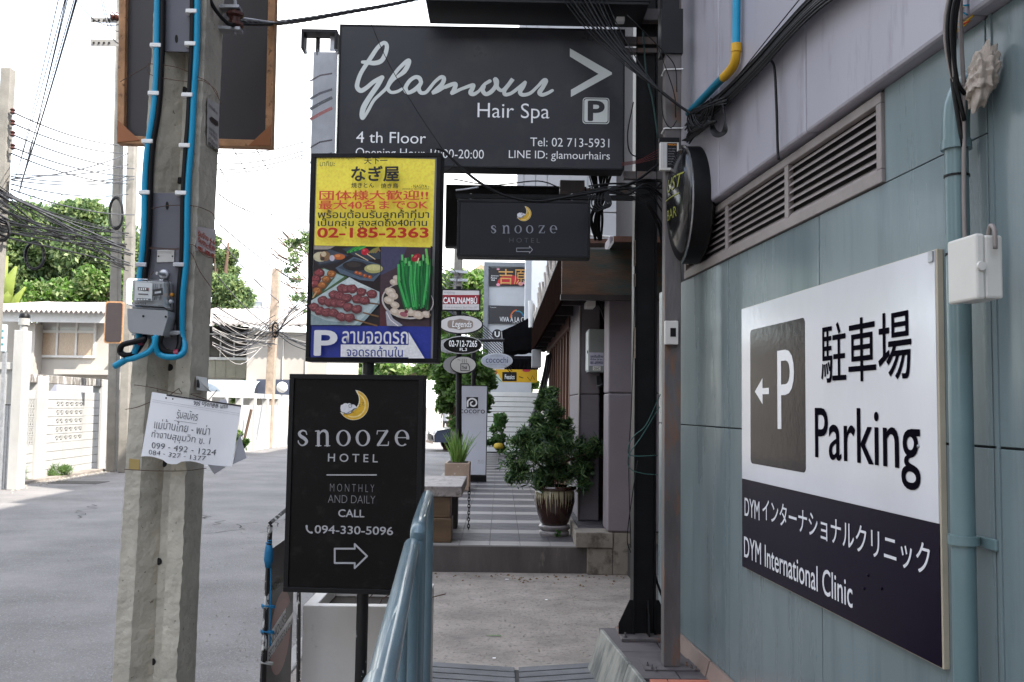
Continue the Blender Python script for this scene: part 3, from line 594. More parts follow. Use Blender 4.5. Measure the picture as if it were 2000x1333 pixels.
# clear tube light left of the salon sign
TB = front(625, 250, CYY-.15)
acr = mat('clear_acrylic', (.86,.88,.9), .06, var=.02, trans=.93, ior=1.12)
tb = thing('clear_tube_light', 'clear acrylic tube light with a dark cap hanging left of the salon sign', 'light', TB.hit(625,450))
a, b_, c, d = R4(TB, 588, 57, 658, 95); 
for z0, z1, x0, x1 in ((d-.022,d,a,b_),(c,d-.0225,a,a+.016),(c,d-.0225,b_-.016,b_)):
    q = MB(); q.ob(TB, x0, x1, z0, z1, -.10, 0); q.build('cap_bar', darkframe, tb, bevel=.002)
q = MB(); q.ob(TB, (a+b_)/2-.03, (a+b_)/2-.005, c-.03, d-.03, -.07,-.05); q.build('lamp_neck', darkframe, tb, bevel=.006)
q = MB(); q.ob(TB, b_-.05, b_-.017, c+.005, d-.025, -.055,-.05); q.build('bracket', galv, tb)
a2, b2, c2, d2 = R4(TB, 590, 96, 656, 450)
for x0, x1, w0, w1 in ((a2,a2+.004,-.1,0),(b2-.004,b2,-.1,0),(a2+.0045,b2-.0045,-.004,0),(a2+.0045,b2-.0045,-.1,-.096)):
    q = MB(); q.ob(TB, x0, x1, c2, d2, w0, w1); q.build('acrylic_side', acr, tb)
pp_ = Pl(TB.P(0,0,-.05), TB.n); prt = Print(pp_, .001); a3, b3 = a2+.045, b2-.012
q = MB(); q.ob(pp_, a3, b3, c2+.05, d2, -.01, 0); q.build('inner_panel', mat('silver_panel', (.60,.60,.62), .35, var=.25, scale=6), tb)
x0p, x1p = 604, 651
for k, (yy, cc) in enumerate(((150,'#4b2a2e'),(185,'#3a3540'),(225,'#c05a50'),(280,'#3a2430'),(310,'#55505c'),(205,'#2c2a33'),(355,'#777381'))):
    prt.line([(x0p+2,yy+9),(625,yy-2),(x1p-2,yy-6-(k%3)*4)], 3.2+(k%3)*1.5, cc)
for k in range(60):
    yy = 105+k*5.2; prt.p(ell(609,yy,.55,.55,6), '#f0f0f0'); prt.p(ell(622,yy+2,.55,.55,6), '#f0f0f0'); prt.p(ell(633,yy,.55,.55,6), '#f0e0e0')
prt.build('light_dots', tb)
# ------------------------------------------------------------ top sign box just in frame
TS = front(1050, 10, CYY-.40)
a, b_, c, d = R4(TS, 833, -150, 1268, 6)
t = thing('upper_box_sign', 'dark box sign cropped by the top edge above the salon sign', 'sign', TS.P((a+b_)/2, c, -.1))
q = MB(); q.ob(TS, a, b_, c, d, -.34, 0); q.build('casing', darkframe, t, bevel=.004)
q = MB(); q.ob(TS, a-.004, b_+.004, c+.02, c+.028, -.345, .006); q.build('trim', blackmetal, t)
q = MB(); q.ob(TS, b_-.17, b_-.12, c-.03, c-.001, -.22, -.17); q.build('lamp', white, t, bevel=.003)
q = MB(); q.ob(TS, b_+.001, b_+.20, c+.02, c+.09, -.33, -.26); q.build('arm', rust, t)
# ------------------------------------------------------------ moon-and-sheep emblem, wordmark
def serif_word(pl, xl, yt, yb, xr, xs_, m, parent, w=LW, thin=.22):
    """'snooze' in a roman face; xs_ = px centre of each letter; yt/yb = x-height band"""
    h = yb-yt; b = MB(); hh = abs(pl.uv(xl,yt)[1]-pl.uv(xl,yb)[1]); T = hh*.19; t_ = hh*.06
    def S(p, wd, k=1.0): stroke(b, pl, p, wd, w=w+S.c); S.c += .00018
    S.c = 0
    for ch, cx in zip('snooze', xs_):
        if ch == 's':
            S([(cx+h*.26,yt+h*.26,.35),(cx+h*.18,yt+h*.07,.45),(cx-h*.04,yt+h*.02,.6),(cx-h*.22,yt+h*.17,.95),(cx-h*.15,yt+h*.36,1.1),(cx+h*.12,yt+h*.54,1.15),(cx+h*.25,yt+h*.74,1.0),(cx+h*.10,yt+h*.94,.6),(cx-h*.1,yt+h*.97,.45),(cx-h*.27,yt+h*.80,.4),(cx-h*.29,yt+h*.68,.35)], T)
        elif ch == 'n':
            for x_ in (cx-h*.28, cx+h*.30): S([(x_,yt+h*(.08 if x_ < cx else .35)),(x_,yb-h*.03)], T); S([(x_-h*.17,yb),(x_+h*.17,yb)], t_)
            S([(cx-h*.46,yt+h*.05),(cx-h*.28,yt+h*.03)], t_*1.2); S([(cx-h*.26,yt+h*.32,.35),(cx-h*.08,yt+h*.08,.6),(cx+h*.12,yt+h*.03,.9),(cx+h*.27,yt+h*.16,1),(cx+h*.30,yt+h*.38,1)], T)
        elif ch in 'oe':
            o_ = ell(cx, yt+h/2, h*.47, h*.53, 36); i_ = ell(cx, yt+h/2, h*.285, h*.46, 36)
            n_ = 36; rng = range(n_) if ch == 'o' else [k for k in range(n_) if not (1 <= k <= 4)]
            vs = [pl.P(*pl.uv(*p_), w+S.c) for p_ in o_]+[pl.P(*pl.uv(*p_), w+S.c) for p_ in i_]; S.c += .00018
            b.add(vs, [(k, n_+k, n_+(k+1)%n_, (k+1)%n_) for k in rng])
            if ch == 'e': S([(cx-h*.32,yt+h*.47),(cx+h*.38,yt+h*.47)], t_)
        elif ch == 'z':
            S([(cx-h*.33,yt+h*.03),(cx+h*.34,yt+h*.03)], t_*1.1); S([(cx-h*.35,yb-h*.03),(cx+h*.36,yb-h*.03)], t_*1.1); S([(cx+h*.28,yt+h*.06),(cx-h*.28,yb-h*.06)], T*.95)
            S([(cx-h*.33,yt+h*.03),(cx-h*.36,yt+h*.24)], t_); S([(cx+h*.36,yb-h*.03),(cx+h*.39,yb-h*.26)], t_)
    return b.build('lettering', m, parent)
def moon(pl, cx, cy, s, parent):
    """crescent with a sleeping sheep; s = px per emblem unit (unit = the zoomed emblem's 16.7 px)"""
    P_ = Print(pl, LW, .00012); f = lambda l: [(cx+(x-880)/16.67*s, cy+(y-700)/16.67*s) for x, y in l]
    arc = lambda X, Y, r, a0, a1, n=20: [(X+r*math.cos(a0+(a1-a0)*k/(n-1)), Y+r*math.sin(a0+(a1-a0)*k/(n-1))) for k in range(n)]
    out = arc(860,690,490,-1.45,2.62,34); inn = arc(640,520,395,1.85,-.62,26)
    P_.p(f(out+[(400,940)]+inn[::1]), '#e6e1cf')
    out2 = arc(860,690,478,-1.30,2.40,34); inn2 = arc(665,530,400,1.75,-.50,26)
    P_.p(f(out2+inn2), '#d9ab2c')
    P_.p(f(arc(850,690,410,-1.15,2.0,24)+arc(850,690,370,2.0,-1.15,24)), '#ecd592')
    for x, y, r_ in ((600,740,110),(520,790,90),(700,860,110),(640,900,85),(520,850,80),(720,720,90),(600,700,70),(790,800,80),(500,740,60)):
        P_.p(f(ell(x,y,r_+14,r_+14,18)), '#16151a')
    for x, y, r_ in ((600,740,110),(520,790,90),(700,860,110),(640,900,85),(520,850,80),(720,720,90),(600,700,70),(790,800,80),(500,740,60),(650,800,130)):
        P_.p(f(ell(x,y,r_-2,r_-2,18)), '#dcdce2')
    P_.p(f([(820,670),(880,680),(950,740),(955,790),(870,810),(800,790)]), '#dcdce2')
    P_.line(f([(800,700),(760,660),(705,700),(720,770),(780,780),(800,730),(765,715)]), .9*s, '#17161b')
    P_.line(f([(500,985),(640,965),(780,890),(860,820),(960,800)]), .9*s, '#17161b'); P_.line(f([(790,890),(860,945)]), .9*s, '#17161b')
    for a in ([(1030,675),(1090,675),(1035,740),(1090,740)], [(1125,605),(1210,605),(1125,695),(1215,695)]): P_.line(f(a), .8*s, '#2a2118')
    P_.build('moon_emblem', parent)
def arrow_outline(pl, x0, x1, xm, y0, y1, ya, yb, wd, m, parent):
    b = MB(); P_ = [(x0,ya),(xm,ya),(xm,y0),(x1,(y0+y1)/2),(xm,y1),(xm,yb),(x0,yb),(x0,ya)]
    for k in range(7): stroke(b, pl, [P_[k], P_[k+1]], wd, w=LW+.0002*k, dw=0)
    return b.build('arrow', m, parent)
# hanging hotel sign
HS = front(1023, 450, CYY-.05, -1.5)
hs = box_sign('hanging_hotel_sign', 'dark hotel box sign with a moon emblem hanging under the salon sign', HS, (893,391,1153,503), .13, mat('slate_panel', (.016,.017,.023), .4, spec=.35, var=.08, scale=2), darkframe, .016)
moon(HS, 1023.5, 418, .5, hs)
serif_word(HS, 958, 441, 456, 1090, (964,988.5,1012,1034.5,1058,1081), mat('silver_lettering', (.26,.27,.31), .4), hs)
spaced(HS, 'HOTEL', 995, 465, 474, 1054, mat('dim_silver_lettering', (.09,.095,.11), .4), hs, -.01)
arrow_outline(HS, 1009, 1040, 1034, 481.5, 495, 485, 492, .004, ink_grey, hs)
a, b_, c, d = R4(HS, 889, 376, 1160, 384); q = MB(); q.ob(HS, a, b_+.25, c, d, -.10, -.06); q.build('hanger_bar', blackmetal, hs)
for x_ in (918, 1118):
    u_ = HS.uv(x_, 385)[0]; q = MB(); q.ob(HS, u_-.006, u_+.006, HS.uv(x_,391)[1], HS.uv(x_,376)[1]+.01, -.085, -.075); q.build('hanger', galv, hs)
# second dark sign behind it
BS = front(1010, 430, CYY+.75)
bs = box_sign('rear_dark_sign', 'plain black box sign half hidden behind the hanging hotel sign', BS, (870,363,1145,484), .10, signblack, darkframe, .012)
q = MB(); a, b_, c, d = R4(BS, 1146, 366, 1290, 373); q.ob(BS, a, b_, c, d, -.09, -.05); q.build('arm', rust, bs)
bb = thing('bracket_box', 'small rusty bracket box above the hanging hotel sign', 'bracket', at(1118, 385, CYY+.1))
q = MB(); pl = front(1118, 360, CYY+.1); a, b_, c, d = R4(pl, 1094, 352, 1142, 374); q.ob(pl, a, b_, c, d, -.1, 0); q.build('box', rust, bb, bevel=.003)
q = MB(); u_, v_ = pl.uv(1120, 374); q.ob(pl, u_-.008, u_+.008, v_-.08, v_-.001, -.05, -.035); q.build('stem', rust, bb)
# ------------------------------------------------------------ sign post with two box signs
PY = 4.2; YW = -5
NG = front(730, 500, PY, YW)
post = thing('sign_post', 'black chipped-paint post carrying the restaurant and hotel box signs', 'post', (at(712,1200,PY+.09).x, PY+.09, 0))
chip = mat('chipped_black_paint', (.009,.009,.010), .35, var=.3, col2=(.35,.35,.36), thr=.63, soft=.01, scale2=26, stretch=(1,1,.6))
px_ = at(707,1250,PY+.06).x
q = MB(); q.tube([(px_,PY+.05,0),(px_,PY+.05,2.2)], .026, 16); q.build('pole', chip, post, smooth='auto')
ng = box_sign('restaurant_sign', 'yellow and blue restaurant parking sign with food photographs on the black post', NG, (603,300,858,708), .10, mat('sign_backing', (.2,.2,.2), .5), blackmetal, .019, lip=.008)
q = MB(); q.tube([NG.P(*NG.uv(716,708),-.05), NG.P(*NG.uv(716,733),-.05)], .022, 14); q.build('neck', blackmetal, ng)
P_ = Print(NG, .0008, .00007)
P_.p([(619,304),(850,311.5),(844.5,484),(614,480)], '#ffec55'); P_.w += .0001
P_.p([(614,480),(844.5,484),(842.5,638),(607.5,636)], '#2b2326')
P_.p([(607.5,636),(842.5,638),(841.5,702),(606,699)], '#2b3a98')
z = 1/7.692; g = lambda l: [(600+x*z, 480+y*z) for x, y in l]
def P2(l, c): P_.p(g(l), c)
P2([(1110,15),(1885,30),(1850,1220),(1090,1210)], '#4b3a42'); P2([(1110,15),(1500,22),(1400,300),(1105,450)], '#4c4c68')
P2([(1105,700),(1180,700),(1200,1210),(1090,1210)], '#5b3137')
P2([(105,5),(420,10),(330,60),(100,60)], '#a59c92')
P2([(95,200),(330,50),(640,150),(450,260),(180,310)], '#2d323c'); P2([(130,200),(340,60),(610,150),(430,235),(190,280)], '#48505c')
P_.p(g(ell(200,170,110,75,20)), '#cfc6a4'); P_.p(g(ell(270,160,80,75,18)), '#8a6a4b'); P_.p(g(ell(250,130,40,40,12)), '#d2bfa0'); P_.p(g(ell(230,200,35,30,12)), '#4a3a30')
P_.p(g(ell(480,170,90,45,18)), '#c26a38'); P_.p(g(ell(460,155,40,22,12)), '#e08c50'); P_.p(g(ell(375,190,40,45,12)), '#c9c3cf')
P2([(520,50),(660,20),(1100,100),(1100,200),(900,220),(700,150)], '#3c4650')
for k in range(9): P_.line(g([(600+k*22,110-k*6),(700+k*16,40),(820+k*8,15)]), 3.2, ('#2f9a3e','#257a30','#55b456')[k%3])
for k in range(4): P_.line(g([(930+k*30,110),(1000+k*25,60),(1080+k*6,30+k*20)]), 3.5, ('#7c8f42','#a07a55')[k%2])
P_.p(g(ell(870,95,58,52,18)), '#c8273a'); P_.p(g(ell(855,75,22,16,10)), '#e4606a')
P_.line(g([(725,120),(920,230)]), 1.8, '#dcc59c'); P_.line(g([(900,125),(1025,210)]), 1.8, '#dcc59c')
P2([(425,340),(700,170),(1105,290),(1105,420),(1000,540),(800,520),(500,420)], '#59697a'); P2([(470,335),(710,195),(1090,300),(1080,420),(960,500),(800,480)], '#3f4c59')
P_.p(g(ell(720,310,185,75,24,.06)), '#2b2527'); P_.p(g(ell(700,290,110,40,16,.06)), '#3f3736')
P_.p(g(ell(1000,350,140,68,24)), '#b3b071'); P_.p(g(ell(1010,335,110,45,20)), '#cdc98e'); P2([(1100,270),(1112,270),(1108,420),(1100,420)], '#2b2326')
for x, y in ((745,410),(800,425),(870,455),(945,475)): P_.p(g(ell(x,y,34,28,10,.3)), '#a8552f'); P_.p(g(ell(x-6,y-8,14,10,8)), '#dc8d58')
P2([(95,395),(250,335),(610,475),(300,700),(80,800)], '#4b6640'); P2([(100,420),(260,350),(560,470),(260,680),(85,760)], '#a5bdbb'); P2([(95,560),(300,540),(430,470),(250,690),(85,780)], '#4e6148')
rr_ = random.Random(3)
def meat(x, y, r, base, hi):
    n_ = 11; a = [(x+r*(1+rr_.uniform(-.14,.14))*math.cos(2*math.pi*k/n_)*1.12, y+r*(1+rr_.uniform(-.14,.14))*math.sin(2*math.pi*k/n_)*.9) for k in range(n_)]
    P2(a, base); P2([(x+(p[0]-x)*.72-r*.1, y+(p[1]-y)*.66-r*.14) for p in a], hi[0])
    for k in range(4): ang = rr_.uniform(0,6.3); P_.p(g(ell(x+r*.35*math.cos(ang), y-r*.1+r*.35*math.sin(ang), r*.22, r*.10, 7, rr_.uniform(-.8,.4))), hi[1+k%2])
mh = ('#8a4c50','#b06f6c','#5f2d33'); mo = ('#b5713c','#d89a5c','#7d4526'); mr = ('#97484b','#c07f80','#642a30')
for x, y in ((190,420),(130,510),(110,580)): meat(x, y, 75, '#5c2a30', mr)
for x, y in ((370,430),(290,510),(230,600),(160,680)): meat(x, y, 62, '#84502c', mo)
P_.line(g([(150,690),(90,790)]), 3, '#c59a6c')
P2([(65,830),(640,478),(780,560),(1090,700),(1090,880),(800,1200),(62,1190)], '#b9c9cb'); P2([(640,478),(700,520),(960,640),(760,640),(560,560)], '#cfdada')
P2([(1085,880),(900,1100),(800,1200),(720,1200),(960,980),(1085,820)], '#93a9ae'); P2([(62,1030),(300,1130),(640,1170),(560,1195),(62,1195)], '#8fa2a6')
P_.line(g([(920,865),(1080,885)]), 3, '#6b4c33'); P_.line(g([(840,1010),(1080,1070)]), 3, '#7d5a3a'); P_.line(g([(700,1110),(900,1165),(1060,1208)]), 3, '#7d5a3a')
for x, y in ((530,650),(600,660),(680,655),(820,705),(980,735),(410,740),(500,770),(600,790),(760,810),(870,830),(250,830),(340,860),(430,870),(520,880),(620,930),(760,960),(120,930),(200,990),(300,1010),(410,1020),(530,1075),(650,1090)): meat(x, y, 76, '#69363a', mh)
P2([(1880,30),(1895,30),(1850,1220),(1840,1220)], '#3c3036')
P_.p(g(ell(1520,840,390,270,40,.12)), '#c8c3c0'); P_.p(g(ell(1525,832,372,252,40,.12)), '#352b2b')
P_.p(g([(1190,1000),(1230,960),(1300,1100),(1450,1205),(1400,1218),(1210,1210)]), '#a6a6b0'); P_.line(g([(1205,1010),(1260,1120),(1380,1215)]), 1.6, '#e7e3e0')
for x, y, r_ in ((1360,500,62),(1310,560,60),(1260,700,85),(1240,830,80),(1300,760,80),(1330,900,70),(1330,1000,75),(1450,1030,90),(1560,1000,90),(1680,1050,85),(1800,1040,70)):
    P_.p(g(ell(x,y,r_,r_*.72,16,.3)), '#cbb9a6'); P_.p(g(ell(x-8,y-10,r_*.6,r_*.4,12,.3)), '#dccfc0')
P_.p(g(ell(1460,1040,60,36,12,.3)), '#a4626c'); P_.p(g(ell(1500,1000,30,26,10)), '#8a4450')
for k in range(64):
    t = rr_.random(); x0 = 1400+t*440; xt = 1380+t*470+rr_.uniform(-30,60); yt = 120+abs(t-.5)*130+rr_.uniform(0,180)
    P_.line(g([(xt,yt),((x0+xt)/2+rr_.uniform(-15,15),560),(1480+t*340+rr_.uniform(-20,20),940+rr_.uniform(-60,40))]), rr_.uniform(2.2,4.6), ('#1f7d3c','#2f9c4a','#145c30','#46b45e','#17683a')[k%5])
for k in range(8): x = 1440+k*52; P_.line(g([(x,150+(k%3)*50),(x+6,240+(k%3)*40)]), 4, '#6fc777')
P_.p(g(ell(1650,195,78,50,16,-.6)), '#a02730'); P_.p(g(ell(1640,180,30,16,10,-.6)), '#d2575c'); P_.line(g([(1800,60),(1830,300)]), 4.5, '#6fc25c'); P_.line(g([(1690,200),(1670,280)]), 2, '#e6d6b0')
P2([(1868,20),(1895,30),(1880,700),(1855,1220),(1848,1220)], '#0e0d0e')
P_.w += .0002
P_.p([(668.5,674),(804,675),(803,699),(668,698)], '#e8e8ea'); P_.p([(800,650),(831,701),(800,701)], '#e8e8ea')
P_.build('picture_print', ng, .3, .12)
wt = P_.w+.0006
text(NG, 'หมูย่าง ไก่ย่าง ญี่ปุ่น', 628, 307, 316, 696, ink_black, ng, -.01, wt); text(NG, 'นากิยะ', 628, 318, 328, 657, ink_black, ng, -.005, wt)
text(NG, '天下一', 714, 311, 324, 759, ink_black, ng, .02, wt); text(NG, 'なぎ屋', 689, 327, 358, 782, ink_black, ng, .05, wt)
text(NG, '焼きとん', 689, 360, 370, 733, ink_black, ng, .03, wt); text(NG, '焼き鳥', 746, 361, 371, 780, ink_black, ng, .03, wt)
text(NG, '- NAGIYA -', 805, 364, 370, 840, ink_black, ng, .015, wt); text(NG, 'JAPANESE RESTAURANT', 787, 370.6, 374.5, 840, ink_black, ng, 0, wt)
red2 = mat('coral_lettering', '#d84a38', .4)
text(NG, '団体様大歓迎!!', 627, 375, 394, 838, red2, ng, .03, wt); text(NG, '最大40名までOK', 626, 394, 412, 838, red2, ng, .03, wt)
text(NG, 'พร้อมต้อนรับลูกค้าที่มา', 624, 412, 434, 840, ink_black, ng, .02, wt); text(NG, 'เป็นกลุ่ม สูงสุดถึง40ท่าน', 624, 429, 449, 836, ink_black, ng, .02, wt)
text(NG, '02-185-2363', 623, 447, 467, 839, ink_red, ng, .05, wt)
wl_ = mat('print_white', (.78,.78,.80), .4)
text(NG, 'P', 617, 646, 696, 662, wl_, ng, .05, wt)
text(NG, 'ลานจอดรถ', 671, 648, 672, 799, wl_, ng, .022, wt); text(NG, 'จอดรถด้านใน', 680, 677, 697, 789, mat('print_blue', '#27378f', .4), ng, .012, wt)
# the hotel board below
HB = front(692, 950, PY-.03, YW)
hb = box_sign('hotel_board', 'tall black hotel board with a moon emblem and arrow below the restaurant sign', HB, (560,732,824,1160), .075, signblack, mat('satin_black_frame', (.009,.009,.010), .4, spec=.3, var=.15), .021, lip=.008)
moon(HB, 692, 792, 1.0, hb)
serif_word(HB, 582, 841, 871, 797, (591.5,630.5,671,709,747.5,785.5), mat('warm_white_lettering', (.42,.42,.44), .4), hb)
lw_ = mat('soft_white_lettering', (.42,.42,.44), .4, var=.03)
spaced(HB, 'HOTEL', 641, 886, 902, 738, lw_, hb, .012); 
q = MB(); stroke(q, HB, [(639,928),(735,928)], .0055); q.build('rule', lw_, hb)
gw = mat('dim_white_lettering', (.22,.22,.235), .4, var=.03)
spaced(HB, 'MONTHLY', 645, 945, 960, 731, gw, hb, -.02); text(HB, 'AND DAILY', 641, 967, 982, 733, gw, hb, -.018)
text(HB, 'CALL', 661, 995, 1010, 712, lw_, hb, .025); text(HB, '094-330-5096', 615, 1026, 1042, 768, lw_, hb, .02)
q = MB(); stroke(q, HB, [(599,1028,1.2),(600,1035,.8),(605,1040,.8),(609,1040.5,1.2)], .008); q.build('phone_symbol', lw_, hb)
arrow_outline(HB, 654, 717, 693, 1063, 1110, 1072, 1100, .0075, lw_, hb)
# ------------------------------------------------------------ near concrete pole
FY = 2.72
pf = front(300, 800, FY)
def pe(y):  # left and right front edges (px) at image row y
    L = 219+(1333-y)*(302-219)/1333; Rr = 345+(1333-y)*(404-345)/1333; return L, Rr
sec = [(0,0),(.26,0),(.52,.055),(.67,.055),(.74,.004),(1,0),(1,.165),(.74,.163),(.67,.115),(.52,.115),(.26,.165),(0,.165)]
pp = thing('concrete_pole', 'near grooved concrete utility pole carrying the electricity meter and blue cables', 'utility pole', (pf.hit(300,1333).x-.01, FY+.08, 0))
ring = []; rows = [1900, 1333]+list(range(1280, -420, -40))
for y_ in rows:
    L, Rr = pe(y_); a, b_ = pf.hit(L, y_), pf.hit(Rr, y_); z_ = (a.z+b_.z)/2; r_ = []
    for sx_, sy_ in sec: r_.append((a.x+(b_.x-a.x)*sx_, FY+sy_, z_))
    ring.append(r_)
zb = ring[0][0][2]
# long flats are cut into a fine mesh so arrises can be worn
def dens(r_): 
    o = []; n = len(r_)
    for i in range(n):
        a, b_ = V(r_[i]), V(r_[(i+1)%n]); k = 4 if i < 6 else 2
        for j in range(k): o.append(a.lerp(b_, j/k))
    return o
fine = []
for i in range(len(ring)-1):
    for j in range(4):
        t = j/4; fine.append([V(a).lerp(V(b_), t) for a, b_ in zip(dens(ring[i]), dens(ring[i+1]))])
n_ = len(fine[0]); q = MB(); vs = []
from mathutils import noise as MN
for i, r_ in enumerate(fine):
    for j, p in enumerate(r_):
        rough_ = .0045 if 18 <= j <= 21 else (.0022 if j in (0, 1, 4, 3) else .0014)
        nn = MN.noise_vector(p*42)*rough_ + MN.noise_vector(p*7)*.0012; vs.append(p+nn)
q.add(vs, [(i*n_+j, i*n_+(j+1)%n_, (i+1)*n_+(j+1)%n_, (i+1)*n_+j) for i in range(len(fine)-1) for j in range(n_)])
poleconc = mat('pole_concrete', (.45,.42,.35), .92, var=.30, scale=5, bump=1.0, bscale=30, col2=(.17,.14,.115), thr=.66, soft=.02, scale2=75)
q.build('shaft', poleconc, pp, smooth='auto')
def pol(px, py, w=0):  # point w metres in front of the pole's front plane
    return pf.off(w).hit(px, py)
gf = Pl(pf.P(0,0,-.0535), pf.n)
for x_, y_ in ((359,176),(351,353),(331,718),(319,906),(309,1097),(297,1293)):
    q = MB(); c_ = gf.hit(x_, y_)
    vs = []; rr2 = random.Random(x_); 
    q.lathe(c_, pf.n, [(.0105*1.0,0),(.0085,.0016),(0,.0018)], 14); q.build('hole', dark, pp)
plm = mat('grey_meter_plate', (.115,.115,.135), .5, var=.08)
def pquad(pts, w0, w1, m, name, parent, bevel=0, pl=pf):
    q = MB(); q.prism(pl, [pl.uv(*p) for p in pts], w0, w1); return q.build(name, m, parent, bevel=bevel)
q = None
up = thing('backing_plate', 'dark grey backing plate high on the near concrete pole', 'plate', pol(350,102))
pquad([(316,102),(388,104),(394,-60),(322,-60)], .001, .006, plm, 'plate', up, .001); pquad(ell(346,78,3,8,14), .006, .007, dark, 'slot', up)
lp = thing('meter_backing_plate', 'long dark grey plate behind the electricity meter', 'plate', pol(310,655))
pquad([(290,378),(359,378),(352,640),(345,690),(268,650),(275,560)], .001, .006, plm, 'plate', lp, .001); pquad(ell(328,403,3,8,14), .006, .0075, dark, 'slot', lp)
pquad([(309,490),(343,489),(342,513),(308,514)], .006, .009, mat('brushed_aluminium', (.55,.54,.52), .35, metal=.7, var=.1), 'tag_plate', lp, .001)
for x_ in (312,339): pquad(ell(x_,502,1.5,1.5,8), .009, .0105, dark, 'screw', lp)
q = MB(); q.lathe(pol(322,537,.006), pf.n, [(.015,0),(.013,.012),(.006,.015),(.005,.02)], 16); q.tube([pol(322,537,.02), pol(306,534,.05)], .0045, 8); q.build('bolt', galv, lp, smooth='auto')
# meter
em = thing('electricity_meter', 'glass-fronted electricity meter with grey terminal cover on the near pole', 'electricity meter', pol(308,660,.03))
mb_ = mat('meter_base', (.33,.335,.34), .45, var=.05)
pquad([(268,551),(340,553),(342,608),(266,606)], .010, .035, mb_, 'base', em, .004)
pquad([(275,555),(308,557),(307,591),(273,590)], .04, .045, mat('dial_plate', (.62,.63,.62), .4, var=.05), 'dial', em)
q = Print(pf, .0460, .0001)
q.p([(280,565),(301,566),(301,572),(280,571)], '#222226'); q.p([(281,577),(300,578),(300,580),(281,579)], '#33343a'); q.p([(278,586),(305,587),(305,591),(278,590)], '#555860')
for k in range(5): q.p([(282+k*4,566.5),(284.5+k*4,566.5),(284.5+k*4,570.5),(282+k*4,570.5)], '#e6e6e6' if k < 4 else '#b54a3a')
for k in range(4): q.p([(280+k*5.5,587.5),(284+k*5.5,587.5),(284+k*5.5,590),(280+k*5.5,590)], '#dfe0e0')
for k in range(7): q.line([(311+k*3.2,559),(313+k*3,572),(309+k*3.5,590)], 1.3, ('#8f9296','#2c2d31','#5f6268')[k%3])
q.p([(309,570),(330,566),(330,580),(309,583)], '#17181a'); q.p([(313,574),(326,572),(326,576),(313,578)], '#b9bcc0')
q.build('dial_print', em)
text(pf, '3487029', 274, 594, 600, 296, ink_black, em, 0, .0465)
q = MB()
fp = [(267,549),(341,552),(343,607),(265,603)]
uvs = [pf.uv(*p) for p in fp]; cxx = sum(u for u, _ in uvs)/4; czz = sum(v_ for _, v_ in uvs)/4
o_ = [pf.P(u, v_, .036) for u, v_ in uvs]; i_ = [pf.P(cxx+(u-cxx)*.93, czz+(v_-czz)*.92, .085) for u, v_ in uvs]
q.add(o_+i_, [(0,1,5,4),(1,2,6,5),(2,3,7,6),(3,0,4,7),(4,5,6,7)]); q.build('glass_cover', mat('meter_glass', (.93,.95,.95), .03, var=.01, trans=.97, ior=1.08, spec=.8), em, bevel=.006)
for x_, y_ in ((338,577),(336,590)):
    q = MB(); q.lathe(pol(x_,y_,.04), pf.n, [(.006,0),(.005,.012),(0,.013)], 12); q.build('seal', mat('brass', '#a0702c', .35, metal=.7) if y_ < 580 else galv, em, smooth='auto')
q = MB(); uvs = [pf.uv(*p) for p in ((268,608),(345,612),(346,624),(336,660),(326,660),(274,654),(269,645))]
q.prism(pf, uvs, .010, .075); q.build('terminal_cover', greyplastic, em, bevel=.007)
for x_, y_ in ((280,618),(324,619)): 
    q = MB(); q.lathe(pol(x_,y_,.075), pf.n, [(.003,0),(.003,.002),(0,.002)], 8); q.build('screw', dark, em)
# cables on the pole
gB, gK = 'blue cables clipped to the near pole', 'black cables clipped beside the blue ones'
def pcab(pts, r, m, lab, grp, w=.018): return wire([pol(x, y_, w+(p_[0] if p_ else 0)) for x, y_, *p_ in pts], r, m, lab, grp)
pcab([(308,-60),(307,60),(306,130),(303,190),(297,240),(290,280),(285,330),(283,380),(282,450),(277,510),(273,545),(271,620),(271,660,.03),(262,690,.03),(245,703,.03),(224,716,.02)], .0095, bluecab, 'blue cable down the left of the near pole curving out below the meter', gB)
pcab([(318,-60),(317,60),(315,130),(312,190),(306,240),(299,280),(295,330),(293,380),(291,450),(287,510),(282,545),(281,640,-.005),(280,665,.02),(262,690,.03),(246,694,.04),(235,687,.04),(240,674,.05),(262,668,.05),(285,662,.05)], .0085, cablem, 'black cable looping out left of the meter', gK)
pcab([(386,-60),(385,60),(383,120),(379,180),(376,240),(373,290),(368,350),(366,400),(365,470),(363,520),(357,580),(355,650),(360,675,.01),(355,692,.03),(335,698,.04),(312,692,.04),(303,675,.05),(307,655,.05)], .0095, bluecab, 'blue cable on the right of the near pole looping back up into the meter', gB)
pcab([(377,-60),(376,60),(374,120),(371,180),(368,240),(364,290),(360,350),(358,400),(357,470),(355,520),(350,580),(350,640),(352,668,.01),(345,687,.03),(325,688,.04),(312,672,.045),(315,655,.05)], .0085, cablem, 'black cable right of the meter looping back under it', gK)
pcab([(302,657,.05),(302,672,.05),(290,688,.05),(262,700,.04),(246,703,.04)], .0085, bluecab, 'short blue cable from the meter joining the left tail', gB)
